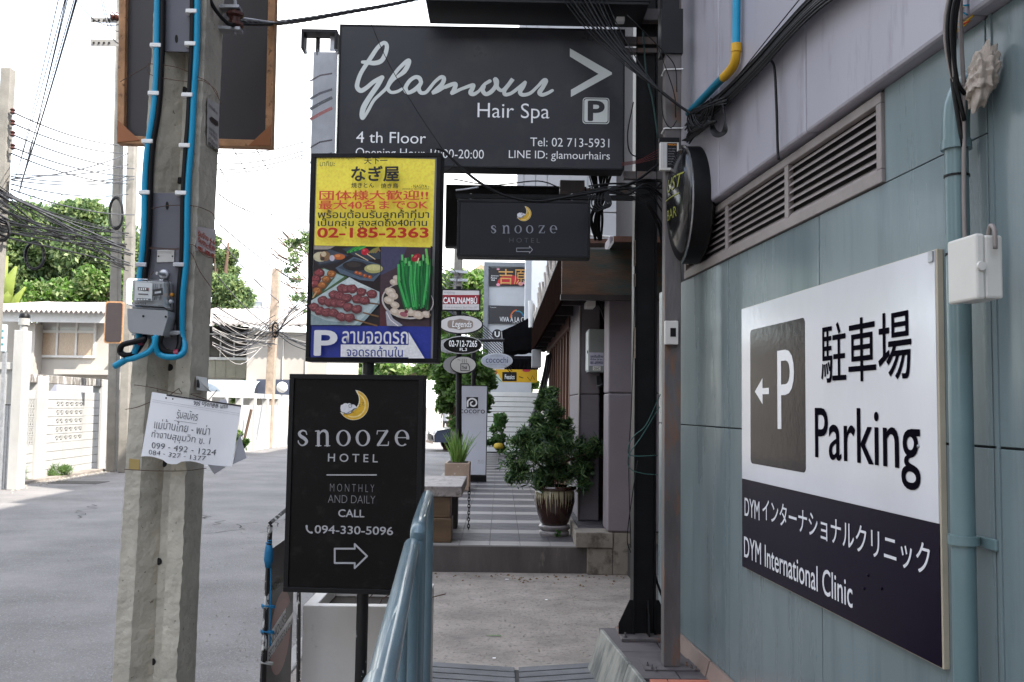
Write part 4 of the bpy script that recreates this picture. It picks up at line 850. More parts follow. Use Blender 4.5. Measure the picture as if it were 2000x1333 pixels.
for k, (x_, y_) in enumerate(((307,95),(303,188),(291,281),(285,380),(279,520),(272,653),(384,29),(382,92),(376,191),(371,289),(364,381),(360,520),(352,652))):
    q = MB(); w_ = 12 if x_ < 340 else 12; dx = 4 if x_ < 340 else -4
    a_ = pol(x_+dx, y_, 0); hw_ = .0175
    q.box(a_.x-hw_, a_.x+hw_-.003, a_.y-.029, a_.y-.001, a_.z-.006, a_.z+.006)
    side = 'left' if x_ < 340 else 'right'
    solo('cable_clip', q, white if k not in (4, 5, 11, 12) else galv, f'{"white" if k not in (4,5,11,12) else "metal"} clip holding the {side} pair of cables, number {["one","two","three","four","five","six","seven"][(k if k<6 else k-6)]} from the top', 'cable clip', 'clips on the pole cables', bevel=.002)
for x_, y_ in ((274,668),(345,690)):
    q = MB(); a_ = pol(x_,y_,.052); q.lathe(a_, (1,0,.2), [(.0105,-.006),(.0105,.006)], 10); solo('cable_tape', q, mat('crimson_tape', '#8a2340', .4), 'crimson tape on the black cable %s the meter' % ('left of' if x_ < 300 else 'right under'), 'tape')
# thin rusty tie wires round the pole
tw = mat('rusty_wire', (.09,.05,.035), .7, metal=.3, var=.3)
gt = 'thin rusty wires tied round the near pole'
tl_ = ['twisted at the level of the framed sign back','sagging below the top backing plate','crossing over the silver tag plate','dangling right of the silver tag plate','knotted above the top of the paper notice','stretching left from the paper notice','bent towards the torn flyer','sticking up right of the paper notice','crossing the slot of the meter backing plate','level just below the paper notice','short piece left of the bolt above the meter']
for pts in ([(235,160),(289,128),(292,125),(345,132),(385,150),(410,165),(434,205)],[(289,128),(292,145),(330,155),(372,160),(395,158),(420,175),(428,195)],[(280,482),(300,484),(345,486),(375,478),(400,500),(420,505)],[(276,485),(330,488),(370,492),(390,530),(420,572)],[(262,752),(300,758),(352,770),(350,762),(348,760),(327,776)],[(245,800),(270,795),(322,774)],[(392,770),(372,770),(395,778),(410,783)],[(405,785),(424,762)],[(296,408),(330,402),(380,403),(412,415),(420,428)],[(243,917),(300,920),(360,920),(403,915)],[(300,530),(290,545),(288,560)]):
    wire([pol(x_, y_, .022) for x_, y_ in pts], .0011, tw, 'rusty tie wire round the near pole, %s' % tl_.pop(0), gt, name='tie_wire')
# stickers on the right side of the pole
sa, sb = at(358,920,FY), at(403,920,FY+.165)
def side_pl(y_):
    L, Rr = pe(y_); a = pf.hit(Rr, y_); return Pl((a.x+.004, FY, a.z), (1, 0, 0))
for (c, m_, nm, lab) in ((((405,192),(428,205),(427,298),(404,282)), mat('paper_grey', (.42,.41,.40), .7), 'sticker', 'small pale sticker with a little car drawing on the side of the near pole'), (((384,443),(421,449),(420,497),(383,490)), mat('paper_pink', (.60,.55,.56), .7), 'sticker', 'white and red hauling sticker on the side of the near pole')):
    sp_ = side_pl(sum(p[1] for p in c)/4); 
    # side face seen at a grazing angle: take the corners on the plane
    t = thing(nm, lab, 'sticker', sp_.hit(*c[3])); q = MB(); q.add([sp_.hit(*p) for p in (c[3],c[2],c[1],c[0])], [(0,1,2,3)]); q.build('paper', m_, t)
    if 'red' in lab:
        text(sp_.off(.001), 'รับจ้าง 4-6', 387, 448, 461, 420, ink_red, t, .02, 0); text(sp_.off(.001), 'รับขน-ย้าย', 387, 461, 473, 420, ink_red, t, .02, 0); text(sp_.off(.001), 'MOVING HIRE', 390, 475, 478, 418, ink_red, t, 0, 0); text(sp_.off(.001), '081-300 44', 387, 480, 490, 419, ink_red, t, .03, 0)
    else:
        for k, s_ in enumerate(('รถรับจ้าง', 'ขนของ ย้ายบ้าน', 'ราคาถูก', 'ทั่วไทย')): text(sp_.off(.001), s_, 408, 200+(k if k < 1 else k+3)*11, 208+(k if k < 1 else k+3)*11, 425, ink_black, t, 0, 0, res=1)
        text(sp_.off(.001), '095-5572-857', 407, 276, 283, 427, ink_black, t, .04, 0)
        q = MB(); poly(q, sp_, [(408,232),(412,228),(418,232),(425,238),(426,247),(420,246),(411,238)], .001); q.build('car_drawing', ink_black, t)
sp_ = side_pl(752); t = thing('torn_flyer', 'torn black and white flyer hanging off the side of the near pole', 'flyer', sp_.hit(385,765)); q = MB()
q.add([sp_.hit(383,735,.003),sp_.hit(404,738,.003),sp_.hit(409,765,.02),sp_.hit(384,762,.004),sp_.hit(396,750,.012),sp_.hit(415,768,.03)], [(0,3,4),(0,4,1),(1,4,2),(3,2,4),(4,5,2)]); q.build('paper', white, t)
q = MB(); q.add([sp_.hit(385,742,.006),sp_.hit(391,742,.007),sp_.hit(390,758,.009),sp_.hit(384,757,.006)], [(0,3,2,1)]); q.build('dark_print', ink_black, t)
t = pquad([(253,896),(273,898),(273,918),(252,916)], .001, .0025, mat('masking_tape', '#a8925a', .7), 'tape_square', pp)
# handwritten notice: four curled corners, a bent card
PN = front(372, 840, FY-.05); nt_ = thing('paper_notice', 'white paper notice with Thai handwriting wired to the near pole', 'notice', PN.hit(370,905))
TL, TR, BR, BL = [V(PN.uv(*p)) for p in ((297,766),(471,792),(451,914),(277,892))]
def card(s_, t_): # bilinear with a slight curl
    p = (TL*(1-s_)+TR*s_)*(1-t_)+(BL*(1-s_)+BR*s_)*t_; return p
def cw_(s_, t_): return .004*math.sin(s_*5)+.006*t_*math.sin(s_*4+1)+.02*max(0, s_-.85)*t_
q = MB(); N1, N2 = 20, 12; vs = []
for j in range(N2+1):
    for i in range(N1+1):
        s_, t_ = i/N1, j/N2; p = card(s_, t_); 
        if j == N2: p = p + V((0, .004*math.sin(s_*14)-(.006 if .25 < s_ < .42 else 0)))
        vs.append(PN.P(p.x, p.y, cw_(s_, t_)))
q.add(vs, [(j*(N1+1)+i, (j+1)*(N1+1)+i, (j+1)*(N1+1)+i+1, j*(N1+1)+i+1) for j in range(N2) for i in range(N1)])
q.build('sheet', mat('notice_paper', (.78,.785,.81), .6, var=.03), nt_, smooth=True)
pen = mat('pen_ink', (.02,.02,.025), .6, var=.2)
def ntext(body, s0, s1, t0, t1, m_=pen, bold=-.010, flip=False, slope=0):
    v2, f = glyphs(body, bold, 3); vs = []
    for x, y in v2:
        if flip: x, y = 1-x, 1-y
        x += .03*math.sin(y*5+x*9)/max(4,len(body)); s_ = s0+(s1-s0)*x; t_ = t1+(t0-t1)*y + slope*x + .006*math.sin(x*17); p = card(s_, t_); vs.append(PN.P(p.x, p.y, cw_(s_, t_)+.0015))
    b = MB(); b.add(vs, f); b.build('handwriting', m_, nt_)
ntext('รับสมัคร', .32, .55, .20, .34); ntext('แม่บ้านไทย - พม่า', .09, .70, .385, .54); ntext('ทำงานสุขุมวิท ซ. 1', .08, .72, .565, .72)
ntext('099 - 492 - 1224', .10, .80, .755, .845); ntext('084 - 327 - 1377', .08, .70, .875, .945); ntext('แบท พีพีบอร์ด 506', .48, .85, .035, .11, pen, .01, True)
def nline(s0, t0, s1, t1, wd, m_=pen):
    b = MB(); a, c = card(s0,t0), card(s1,t1); n_ = (c-a).normalized(); o = V((-n_.y,n_.x))*wd/2; K = 10; vs = []
    for k in range(K+1): s_, t_ = s0+(s1-s0)*k/K, t0+(t1-t0)*k/K; p = card(s_,t_); vs += [PN.P(*(p+o), cw_(s_,t_)+.0014), PN.P(*(p-o), cw_(s_,t_)+.0014)]
    b.add(vs, [(2*k,2*k+1,2*k+3,2*k+2) for k in range(K)]); b.build('rule', m_, nt_)
nline(.30,.385,.55,.385,.0008); nline(.02,.115,.99,.135,.0006, ink_grey); nline(.02,.145,.99,.165,.0005, ink_grey); nline(.17,.012,1.0,.012,.004, ink_black)
for s_ in (.17,.245): p = card(s_,.06); q = MB(); q.lathe(PN.P(p.x,p.y,.004), PN.n, [(.0025,0),(0,.001)], 8); q.build('pin_hole', dark, nt_)
q = MB(); q.add([PN.P(*PN.uv(466,845),-.012),PN.P(*PN.uv(478,896),-.02),PN.P(*PN.uv(452,908),-.012),PN.P(*PN.uv(442,912),-.004),PN.P(*PN.uv(414,928),-.02),PN.P(*PN.uv(405,908),-.004)], [(0,2,1),(3,5,4)]); q.build('back_flap', mat('card_grey', (.36,.36,.40), .7, var=.05), nt_)
q = MB(); q.add([PN.P(*PN.uv(418,786),-.012),PN.P(*PN.uv(438,779),-.018),PN.P(*PN.uv(442,788),-.012)], [(0,2,1)]); q.build('back_flap', mat('card_grey', (.4,.4,.44), .7), nt_)
# sign back behind the pole, rusty frame
BK = front(388, 150, 3.12); bk = thing('framed_sign_back', 'back of a sign in a rusty frame strapped behind the near pole', 'sign', BK.hit(388,291))
cs = [(232,283),(533,291),(542,-80),(238,-80)]
inn = [(246,268),(520,277),(528,-80),(251,-80)]
for i, (a, b_) in enumerate(((0,1),(1,2),(3,0))):
    ii = (inn[a], inn[b_]); pquad([cs[a], cs[b_], ii[1], ii[0]], -.02, .018, rustwood, 'frame', bk, .002, BK)
pquad([inn[0],inn[1],inn[2],inn[3]], -.015, -.004, mat('sheet_back', (.04,.036,.038), .45, var=.12, scale=5, stretch=(1,1,.3)), 'sheet', bk, 0, BK)
pquad([(234,238),(278,278),(234,282)], .018, .021, mat('copper_gusset', '#94603f', .5, metal=.3, var=.15), 'gusset', bk, .001, BK); pquad([(532,247),(531,289),(488,288)], .018, .021, MC['copper_gusset'], 'gusset', bk, .001, BK)
# insulator bracket and strand
ib = thing('insulator_bracket', 'steel bracket with brown spool insulator on the right of the near pole', 'insulator', at(462,70,2.85))
IB = front(462, 40, 2.86)
for l, nm in (([(424,14),(470,14),(470,20),(424,20)],'arm'),([(424,55),(472,57),(472,63),(424,61)],'arm'),([(418,-20),(424,-20),(424,78),(418,78)],'strap')): pquad(l, -.02, .02, galv, nm, ib, .001, IB)
q = MB(); q.tube([IB.hit(459,-10),IB.hit(459,68)], .006, 8); q.build('pin', galv, ib)
q = MB(); c_ = IB.hit(459,38); q.lathe(c_, (0,0,1), [(.02,-.027),(.027,-.022),(.027,-.014),(.017,-.008),(.017,.004),(.026,.010),(.026,.018),(.018,.024)], 20); q.build('spool', mat('brown_glaze', '#4a2a24', .2, var=.1), ib, smooth='auto')
gS = 'twisted overhead strand by the salon sign'
def strand(pts, r, lab):
    P = crom([at(*p) for p in pts], 14); q = MB()
    for ph in (0, math.pi*2/3, math.pi*4/3):
        o = []
        for i, p in enumerate(P): a = i*.9+ph; o.append(p+V((0, math.cos(a), math.sin(a)))*r*.62)
        q.tube(o, r*.62, 6)
    return solo('strand', q, mat('weathered_strand', (.06,.06,.062), .5, metal=.3, var=.4, scale=30), lab, 'cable', smooth=True)
strand([(462,44,2.88),(530,46,3.1),(600,38,3.5),(680,24,4.0),(760,10,4.5),(835,-6,5.0)], .008, 'thick twisted strand running from the spool insulator to the upper sign')
wpx([(462,35,2.86),(500,40,2.95),(540,46,3.12)], .004, galv, 'bright guy wire tail wrapped round the spool insulator', gS); wpx([(462,48,2.87),(500,48,2.95),(560,44,3.2)], .004, cablem, 'dark tail beside the spool insulator', gS)
wpx([(398,-40,2.75),(415,10,2.76),(440,42,2.8),(456,50,2.84)], .006, cablem, 'black cable dropping to the spool insulator from above', gS)
# ------------------------------------------------------------ blue railing
rail = thing('blue_railing', 'glossy blue-grey tube railing running from the lower centre towards the tiled terrace', 'railing', (-.25, 2.2, 0))
rm = mat('blue_grey_gloss', '#5f7680', .36, var=.14, scale=6, coat=.4, bump=.05, bscale=60, rvar=.08, col2='#3d4a4e', thr=.73, soft=.01, scale2=60)
Zr = 1.215
n0 = V((-.135, .9, Zr)); nr = at(803, 1062, 2.62); nr.z = Zr
def rx(y_): return n0.x+(nr.x-n0.x)*(y_-n0.y)/(nr.y-n0.y)
near0 = at(742, 1325, 1.33)
near0.z = Zr
P_n = [near0+(near0-nr)*.35, near0, nr.lerp(near0,.5), nr, nr+V((-.003,.045,-.008)), nr+V((-.004,.07,-.045)), nr+V((-.004,.075,-.12)), V((nr.x-.004,nr.y+.075,.02))]
q = MB(); q.tube(crom(P_n, 8), .0215, 18); q.build('top_rail', rm, rail, smooth='auto')
f0 = nr+V((.004,.13,.035)); f1 = at(835, 950, 3.75); f1.z = f0.z+.0
q = MB(); q.tube(crom([V((f0.x,f0.y+.0,.02)), f0+V((0,-.0,-.15)), f0+V((0,.012,-.045)), f0+V((0,.05,0)), f0.lerp(f1,.5), f1, f1+V((0,.045,-.01)), f1+V((0,.065,-.05)), f1+V((0,.068,-.12)), V((f1.x,f1.y+.068,.02))], 7), .0215, 18); q.build('top_rail', rm, rail, smooth='auto')
for k in range(7):
    p = near0.lerp(nr, -.1+k*.165); 
    if k in (1, 3, 5): continue
for t_ in (.5,):
    p = f0.lerp(f1, t_); q = MB(); q.tube([V((p.x,p.y,.12)), V((p.x,p.y,Zr+.02))], .012, 12); q.build('bar', rm, rail, smooth='auto')
for t_ in (.25, .6, .88):
    p = near0.lerp(nr, t_); q = MB(); q.tube([V((p.x,p.y,.12)), V((p.x,p.y,Zr-.01))], .012, 12); 
    if .5 < t_ < .8: q.build('bar', rm, rail, smooth='auto')
for a_, b_ in ((near0+V((0,-.4,0)), nr+V((0,.07,0))), (f0, f1+V((0,.06,0)))):
    q = MB(); q.tube([V((a_.x,a_.y,.12)), V((b_.x,b_.y,.12))], .014, 12); q.build('bottom_rail', rm, rail, smooth='auto')
q = MB(); pj = V((near0.x,1.12,Zr)); d_ = (nr-near0).normalized(); q.tube([near0-d_*.14, near0+d_*.012], [.0275,.0255], 18); q.build('sleeve', rm, rail, smooth='auto')
# ------------------------------------------------------------ white planter box behind the post
py0 = 4.62; pfz = front(600, 1200, py0); u_ = R4(pfz, 591, 1180, 846, 1400)
X0, X1 = at(592,1183,py0).x, at(831,1183,py0).x; PZ = at(592,1183,py0).z
pb_ = thing('white_planter', 'white concrete planter box with dark soil standing behind the sign post', 'planter', ((X0+X1)/2, py0+.3, 0))
wpm = mat('planter_paint', (.74,.70,.65), .6, var=.07, scale=3, bump=.08, col2=(.36,.30,.25), thr=.70, soft=.05)
for nm, bx in (('front_wall',(X0,X1,py0,py0+.06)),('back_wall',(X0,X1,py0+.54,py0+.60)),('side_wall',(X0,X0+.06,py0+.0605,py0+.5395)),('side_wall',(X1-.06,X1,py0+.0605,py0+.5395))):
    q = MB(); q.box(bx[0],bx[1],bx[2],bx[3],.002,PZ); q.build(nm, wpm, pb_, bevel=.004)
q = MB(); q.box(X0+.0605,X1-.0605,py0+.0605,py0+.5395,.1,PZ-.06); q.build('soil', mat('soil', (.03,.022,.015), .95, var=.4, bump=.5), pb_)
for k in range(5):
    x_ = X0+.25+k*.07; q = MB(); q.tube([(x_,py0+.3,PZ-.06),(x_+.02,py0+.28,PZ-.02),(x_+.05+.02*k,py0+.26,PZ+.012)], .003, 5); q.build('twig', mat('twig', (.10,.06,.04), .8), pb_)
# ------------------------------------------------------------ a-board
AB = thing('sandwich_board', 'dark sandwich board with a red circle tied to a chipped black and white frame', 'sign board', (at(545,1333,4.6).x, 4.6, 0))
abm = mat('chipped_frame', (.02,.018,.018), .5, var=.3, col2=(.55,.55,.53), thr=.56, soft=.015, scale2=22, stretch=(1,1,.6))
ys, ye = 4.35, 5.05; xA, xB = at(524,1010,ys).x, at(580,1000,ye).x; zt = at(526,1026,ys).z
def abp(t_, z_): k = 1-z_/zt; return V((xA+(xB-xA)*t_-.02*k, ys+(ye-ys)*t_, z_))
q = MB(); q.tube([at(512,1333,ys), at(528,1026,ys)], .011, 4); q.build('leg', abm, AB)
q = MB(); q.tube([at(512,1333,ys)+V((-.03,0,-.9)), at(512,1333,ys)], .011, 4); q.build('leg', abm, AB)
tpz = at(528,1022,ys); q = MB(); q.tube([tpz, V((xB+.01,ye,tpz.z+.04))], .011, 4); q.build('top_bar', abm, AB)
q = MB(); q.tube([V((xB+.01,ye,tpz.z+.04)), V((xB+.04,ye,GZ))], .011, 4); q.build('leg', abm, AB)
dpn = (ye-ys, -(xB-xA)); nrm = V((dpn[0], dpn[1], .10)).normalized()
A0 = at(529,1062,ys+.03); ABp = Pl(A0, (nrm.x if nrm.x*1 > 0 else -nrm.x, nrm.y, 0))
if (CAM-A0).dot(ABp.n) < 0: ABp = Pl(A0, -ABp.n)
bp = [ABp.uv(*p) for p in ((527,1078),(554,1064),(572,1150),(577,1330),(522,1360))]
uA = ABp.uv(527,1100)[0]; uB = ABp.uv(573,1150)[0]; vt = ABp.uv(527,1075)[1]; vbm = vt-1.15
q = MB(); q.prism(ABp, [(uA,vbm),(uB,vbm),(uB,vt+.0),(uA,vt)], -.012, 0); q.build('panel', mat('board_print', (.028,.022,.022), .45, var=.3), AB)
P_ = Print(ABp, .001, .0002); uc = (uA+uB)/2; H_ = lambda py: ABp.uv(548, py)[1]
def puv(pts, col): 
    k = len(P_.b.f); poly(P_.b, ABp, pts, P_.w, px=False); P_.w += P_.dw; P_.c += [lin(col)]*(len(P_.b.f)-k)
cv_ = H_(1235); ru = abs(uB-uA)*.42; puv(ell(uc, cv_, ru, .19, 30), '#7c3430'); puv(ell(uc, cv_+.08, ru*.7, .07, 20), '#8d4038')
puv([(uA+.003,H_(1262)-.0),(uB-.003,H_(1240)),(uB-.003,H_(1192)),(uA+.003,H_(1216))], '#17161a'); puv([(uA+.003,H_(1238)),(uc+ru*.4,H_(1226)),(uc+ru*.4,H_(1198)),(uA+.003,H_(1214))], '#e4e4e6'); puv([(uA+.003,H_(1262)),(uB-.003,H_(1243)),(uB-.003,H_(1222)),(uA+.003,H_(1240))], '#e4e4e6')
P_.build('print', AB)
def abt(s_, v0, v1, ua, ub, m_, sl=0): 
    v2, f = glyphs(s_, .01, 2); b = MB(); b.add([ABp.P(ua+(ub-ua)*x, v0+(v1-v0)*y+sl*x, .006) for x, y in v2], f); b.build('lettering', m_, AB)
abt('INHOUSE', H_(1236), H_(1217), uA+.005, uc+ru*.35, ink_black, .03); abt('BEST HOUSE FLAVOUR', H_(1259), H_(1244), uA+.005, uB-.006, ink_black, .03)
abt('NOW OPEN', H_(1142), H_(1128), uA+.015, uB-.01, mat('olive_ink', '#6f7036', .5), .01)
brp = mat('blue_cord', '#156a95', .6, var=.2)
q = MB(); 
c_ = at(525,1078,ys)
for k in range(12): q.tube(crom([c_+V((random.uniform(-.014,.014),random.uniform(-.016,.012),.05-.010*k)) for _ in range(4)], 4), .0035, 5)
q.lathe(c_+V((0,0,-.02)), (0,0,1), [(.014,-.05),(.021,-.015),(.019,.02),(.015,.05)], 12); q.build('cord_knot', brp, AB, smooth=True)
q = MB(); q.tube(crom([c_+V((.01,0,-.06)),at(529,1150,ys),at(527,1230,ys),at(528,1262,ys)], 6), .004, 6); q.build('cord', brp, AB, smooth=True)
for y_ in (1184,1234,1295):
    c_ = at(519+(1250-y_)*.03,y_,ys); q = MB()
    for k in range(3): q.tube(crom([c_+V((-.02,-.012,.005*k)),c_+V((0,-.02,.003)),c_+V((.035,.0,-.004*k)),c_+V((0,.018,0)),c_+V((-.02,0,-.01))], 4), .003, 5)
    q.build('cord_tie', brp if y_ < 1290 else mat('grey_twine', (.3,.3,.28), .8), AB)
# small barrier edge behind the hotel board (striped)
SB = front(826, 900, PY+.35); q = MB(); u_, _ = SB.uv(825, 900); v0 = SB.uv(825,945)[1]; v1 = SB.uv(825,878)[1]
t = thing('spiral_rod', 'thin dark toothed rod at the right edge of the hotel board', 'rod', SB.P(u_, v0))
for k in range(14): q.lathe(SB.P(u_, v0+(v1-v0)*k/14), (0,0,1), [(.002,0),(.007,.006),(.002,.011)], 6)
q.build('teeth', mat('rod_metal', (.10,.10,.10), .5), t)
# ------------------------------------------------------------ shop building along the terrace
sbm = mat('shop_body', (.045,.040,.040), .8)
q = MB(); q.box(1.55, 9, 9.75, 31, 0, 12.5); q.box(1.25,9,6.6,9.7,-.1,.30)
q.box(1.9, 9, 6.65, 9.74, 0, 12.5); shop = struct('shop_building', q, sbm)
# raised front step (plinth) of the shop with stone blocks
stone = mat('stained_stone', (.22,.195,.165), .85, var=.3, scale=3, bump=.35, bscale=30, col2=(.09,.075,.06), thr=.60, soft=.08, scale2=7)
for x0, x1, z0, z1, y0 in ((.745,1.105,TZ+.0,.405,9.32),(1.108,1.42,.0,.405,9.34),(.86,1.105,.0,TZ-.002,9.34),(1.424,1.9,.0,.405,9.34)):
    q = MB(); q.box(x0,x1,y0,y0+.35 if z1 > .3 else y0+.07,z0+.001,z1); q.build('stone_block', stone, shop, bevel=.008)
q = MB(); q.box(.78,1.55,9.68,11.7,TZ+.001,.385); q.box(.765,.80,9.68,17,TZ+.001,.40); q.build('step', stone, shop)
for i in range(3):
    for j in range(6):
        q = MB(); q.box(.805+i*.25,1.05+i*.25,9.70+j*.31,10.0+j*.31,.3855,.40); q.build('tile', tdark, shop)
# pillars
def pillar(x0, x1, y0, y1, z0, z1, m, nm='pillar', bv=.02):
    q = MB(); zz = [z0]+[z_ for z_ in (1.75, 2.95, 4.4) if z0 < z_ < z1]+[z1]
    for a, b_ in zip(zz, zz[1:]): 
        q = MB(); q.box(x0,x1,y0,y1,a+.003,b_-.003); q.build(nm, m, shop, bevel=bv)
ax0 = at(1187,900,9.33).x
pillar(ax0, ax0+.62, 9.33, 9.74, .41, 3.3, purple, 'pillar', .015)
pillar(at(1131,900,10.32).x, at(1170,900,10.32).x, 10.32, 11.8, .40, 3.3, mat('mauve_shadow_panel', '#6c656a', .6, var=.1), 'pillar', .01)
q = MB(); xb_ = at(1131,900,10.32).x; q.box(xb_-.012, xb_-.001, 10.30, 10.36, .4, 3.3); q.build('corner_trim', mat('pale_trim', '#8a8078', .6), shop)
q = MB(); q.box(1.10,1.5,10.9,11.0,.4,3.3); q.build('dark_door', mat('brown_door', (.07,.03,.02), .5, var=.2), shop)
# louvred timber doors
xd = .86
for k in range(9):
    y0 = 11.95+k*.62
    q = MB(); q.box(xd, xd+.10, y0, y0+.07, .40, 2.75); q.build('door_stile', brown, shop)
    for j in range(4):
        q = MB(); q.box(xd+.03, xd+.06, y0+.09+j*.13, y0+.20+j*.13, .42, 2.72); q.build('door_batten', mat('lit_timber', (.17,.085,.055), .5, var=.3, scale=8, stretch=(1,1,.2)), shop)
q = MB(); q.box(xd-.02, xd+.15, 11.9, 17.6, 2.60, 2.75); q.build('lintel', brown, shop)
q = MB(); q.box(xd+.11, 1.5, 11.85, 17.8, .3, 2.8); q.build('inner_wall', darkwood, shop)
# canopy
cx0 = at(1097,560,9.0).x; czb = at(1120,586,9.0).z; czt = at(1120,486,9.0).z
canw = mat('weathered_fascia', (.085,.042,.022), .5, var=.6, scale=3.0, stretch=(.5,1,2.2), bump=.25, col2=(.035,.045,.038), thr=.54, soft=.10, scale2=3.4)
q = MB(); q.box(cx0, 2.3, 9.0, 9.04, czb+.05, czt); q.build('fascia_board', canw, shop, bevel=.004)
q = MB(); q.box(cx0-.01, 2.3, 8.98, 9.06, czb, czb+.0495); q.build('fascia_trim', mat('dark_trim', (.022,.014,.012), .5, var=.3), shop)
q = MB(); q.box(cx0+.45, 2.3, 8.6, 9.5, czt+.001, czt+.035); q.build('canopy_cap', darkwood, shop)
q = MB(); q.box(cx0+.44, 2.3, 8.58, 8.62, czt-.0, czt+.05); q.build('canopy_edge', brown, shop)
q = MB(); q.box(cx0, 1.5, 9.065, 17.8, czt-.02, czt); q.box(cx0+.05, 1.5, 9.065, 17.8, czb+.20, czb+.22); q.build('canopy_slab', darkwood, shop)
y_ = 9.07
k = 0
while y_ < 17.5:
    q = MB(); q.box(cx0, cx0+.03, y_, min(y_+1.15,17.8), czb+.0, czt-.021); q.build('fascia_panel', mat('dark_brown_panel', (.012,.007,.006), .8, spec=0, var=.3), shop); y_ += 1.17; k += 1
    q = MB(); q.box(cx0+.031, 1.45, y_-.03, y_+.03, czb+.08, czb+.195); q.build('soffit_beam', darkwood, shop)
rs = random.Random(5)
orn = mat('bleached_stick', (.45,.40,.36), .7, var=.3)
for k in range(34):
    y_ = 9.9+k*.22+rs.uniform(-.04,.04); h_ = rs.uniform(.08,.34); q = MB(); q.tube([(cx0+.03,y_,czt-.0),(cx0+.02+rs.uniform(-.03,.03),y_+.05,czt+h_)], .016, 6); q.build('ornament_stick', orn, shop)
# upper facade, pale panels
up0 = at(1010,300,13).x
facm = mat('pale_panel', (.60,.61,.63), .5, var=.06, scale=2, col2=(.36,.34,.33), thr=.68, soft=.1)
q = MB(); q.box(up0+.02, 9, 13.02, 13.6, 3.76, 13); q.box(.64, 9, 13.61, 27, 3.2, 13); ub = struct('upper_building', q, facm)
x_ = up0
for k in range(9):
    for z0, z1 in ((3.75,4.28),(4.29,5.45),(5.46,6.6),(6.61,8.0)):
        q = MB(); w_ = .10 if k < 1 else (.16 if k < 3 else .56); q.box(x_+.004, x_+w_-.004, 12.97, 13.018, z0, z1-.006); q.build('facade_panel', facm, ub, bevel=.003)
    x_ += w_
q = MB(); z_ = at(1200,466,12.9).z; q.tube([(at(1150,455,12.9).x,12.9,z_+.04),(3,12.9,z_-.1)], .02, 8); q.build('pipe', white, ub)
q = MB(); q.box(up0+.9, 3, 12.6, 12.95, at(1150,478,12.9).z-.03, at(1150,474,12.9).z); q.build('ledge', brown, ub)
# distant cladding columns
q = MB()
fx0 = at(1024,560,22).x
for k, w_ in enumerate((.14,.16,.14,.30)):
    q.box(fx0, fx0+w_-.01, 20.9, 21.3, 2.9, 9); fx0 += w_
t = solo('clad_column', q, mat('grey_cladding', (.46,.48,.51), .5, var=.06), 'pale grey ribbed cladding column beside the red kanji board', 'column')
# awnings
def awning(name, lab, x0, x1, zt_, zb_, yb_, yf_):
    t = thing(name, lab, 'awning', ((x0+x1)/2, yb_, zb_)); fab = mat('black_canvas', (.008,.008,.009), .85, spec=0, var=.3, bump=.2, bscale=8)
    q = MB(); q.hexa([(x0,yf_,zb_+.24),(x1,yf_,zb_+.24),(x1,yb_,zt_),(x0,yb_,zt_),(x0,yf_,zb_+.25),(x1,yf_,zb_+.25),(x1,yb_,zt_+.01),(x0,yb_,zt_+.01)]); q.build('cover', fab, t)
    q = MB(); n_ = 24; vs = []
    for i in range(n_+1): x_ = x0+(x1-x0)*i/n_; vs += [(x_, yf_-.01+.012*math.sin(i*2.1), zb_), (x_, yf_-.01, zb_+.25)]
    q.add(vs, [(2*i,2*i+2,2*i+3,2*i+1) for i in range(n_)]); q.build('valance', fab, t)
    q = MB(); q.box(x0,x0+.02,yf_,yb_,zb_+.2,zb_+.24); q.box(x1-.02,x1,yf_,yb_,zb_+.2,zb_+.24); q.build('arm', darkframe, t); return t
a = at(979,640,18.6); b_ = at(1043,690,18.0)
AP = front(1010, 650, 18.0); t = thing('black_awning', 'black canvas awning sticking out past the pale oval hair sign', 'awning', AP.hit(1010,690)); fab = mat('black_canvas', (.008,.008,.009), .85, spec=0, var=.3, bump=.2, bscale=8)
pr = [(979,647),(1000,638),(1020,628),(1050,612),(1078,600),(1078,676)]+[(1078-8*k, 678+1.2*math.sin(k*2.2)+k*.9) for k in range(1,13)]
uvs = [AP.uv(*p) for p in pr]; q = MB(); q.prism(AP, uvs, -.012, 0); q.build('side_flap', fab, t); q = MB(); q.prism(AP, uvs, -1.5, -1.488); q.build('side_flap', fab, t)
q = MB(); q.add([AP.P(*u_, 0.002) for u_ in uvs[:5]]+[AP.P(*u_, -1.49) for u_ in uvs[:5]], [(i,i+1,i+6,i+5) for i in range(4)]); q.build('cover', fab, t)
q = MB(); u_ = AP.uv(979.5,648); v_ = AP.uv(983,689); q.tube([AP.P(*u_,.012), AP.P(*v_,.012)], .012, 6); q.build('edge_rod', galv, t)
awning('lower_black_awning', 'lower black awning above the yellow banner', at(985,720,23).x, at(1050,720,23).x, at(1000,694,23.5).z, at(1000,722,22.5).z, 24, 22.5)
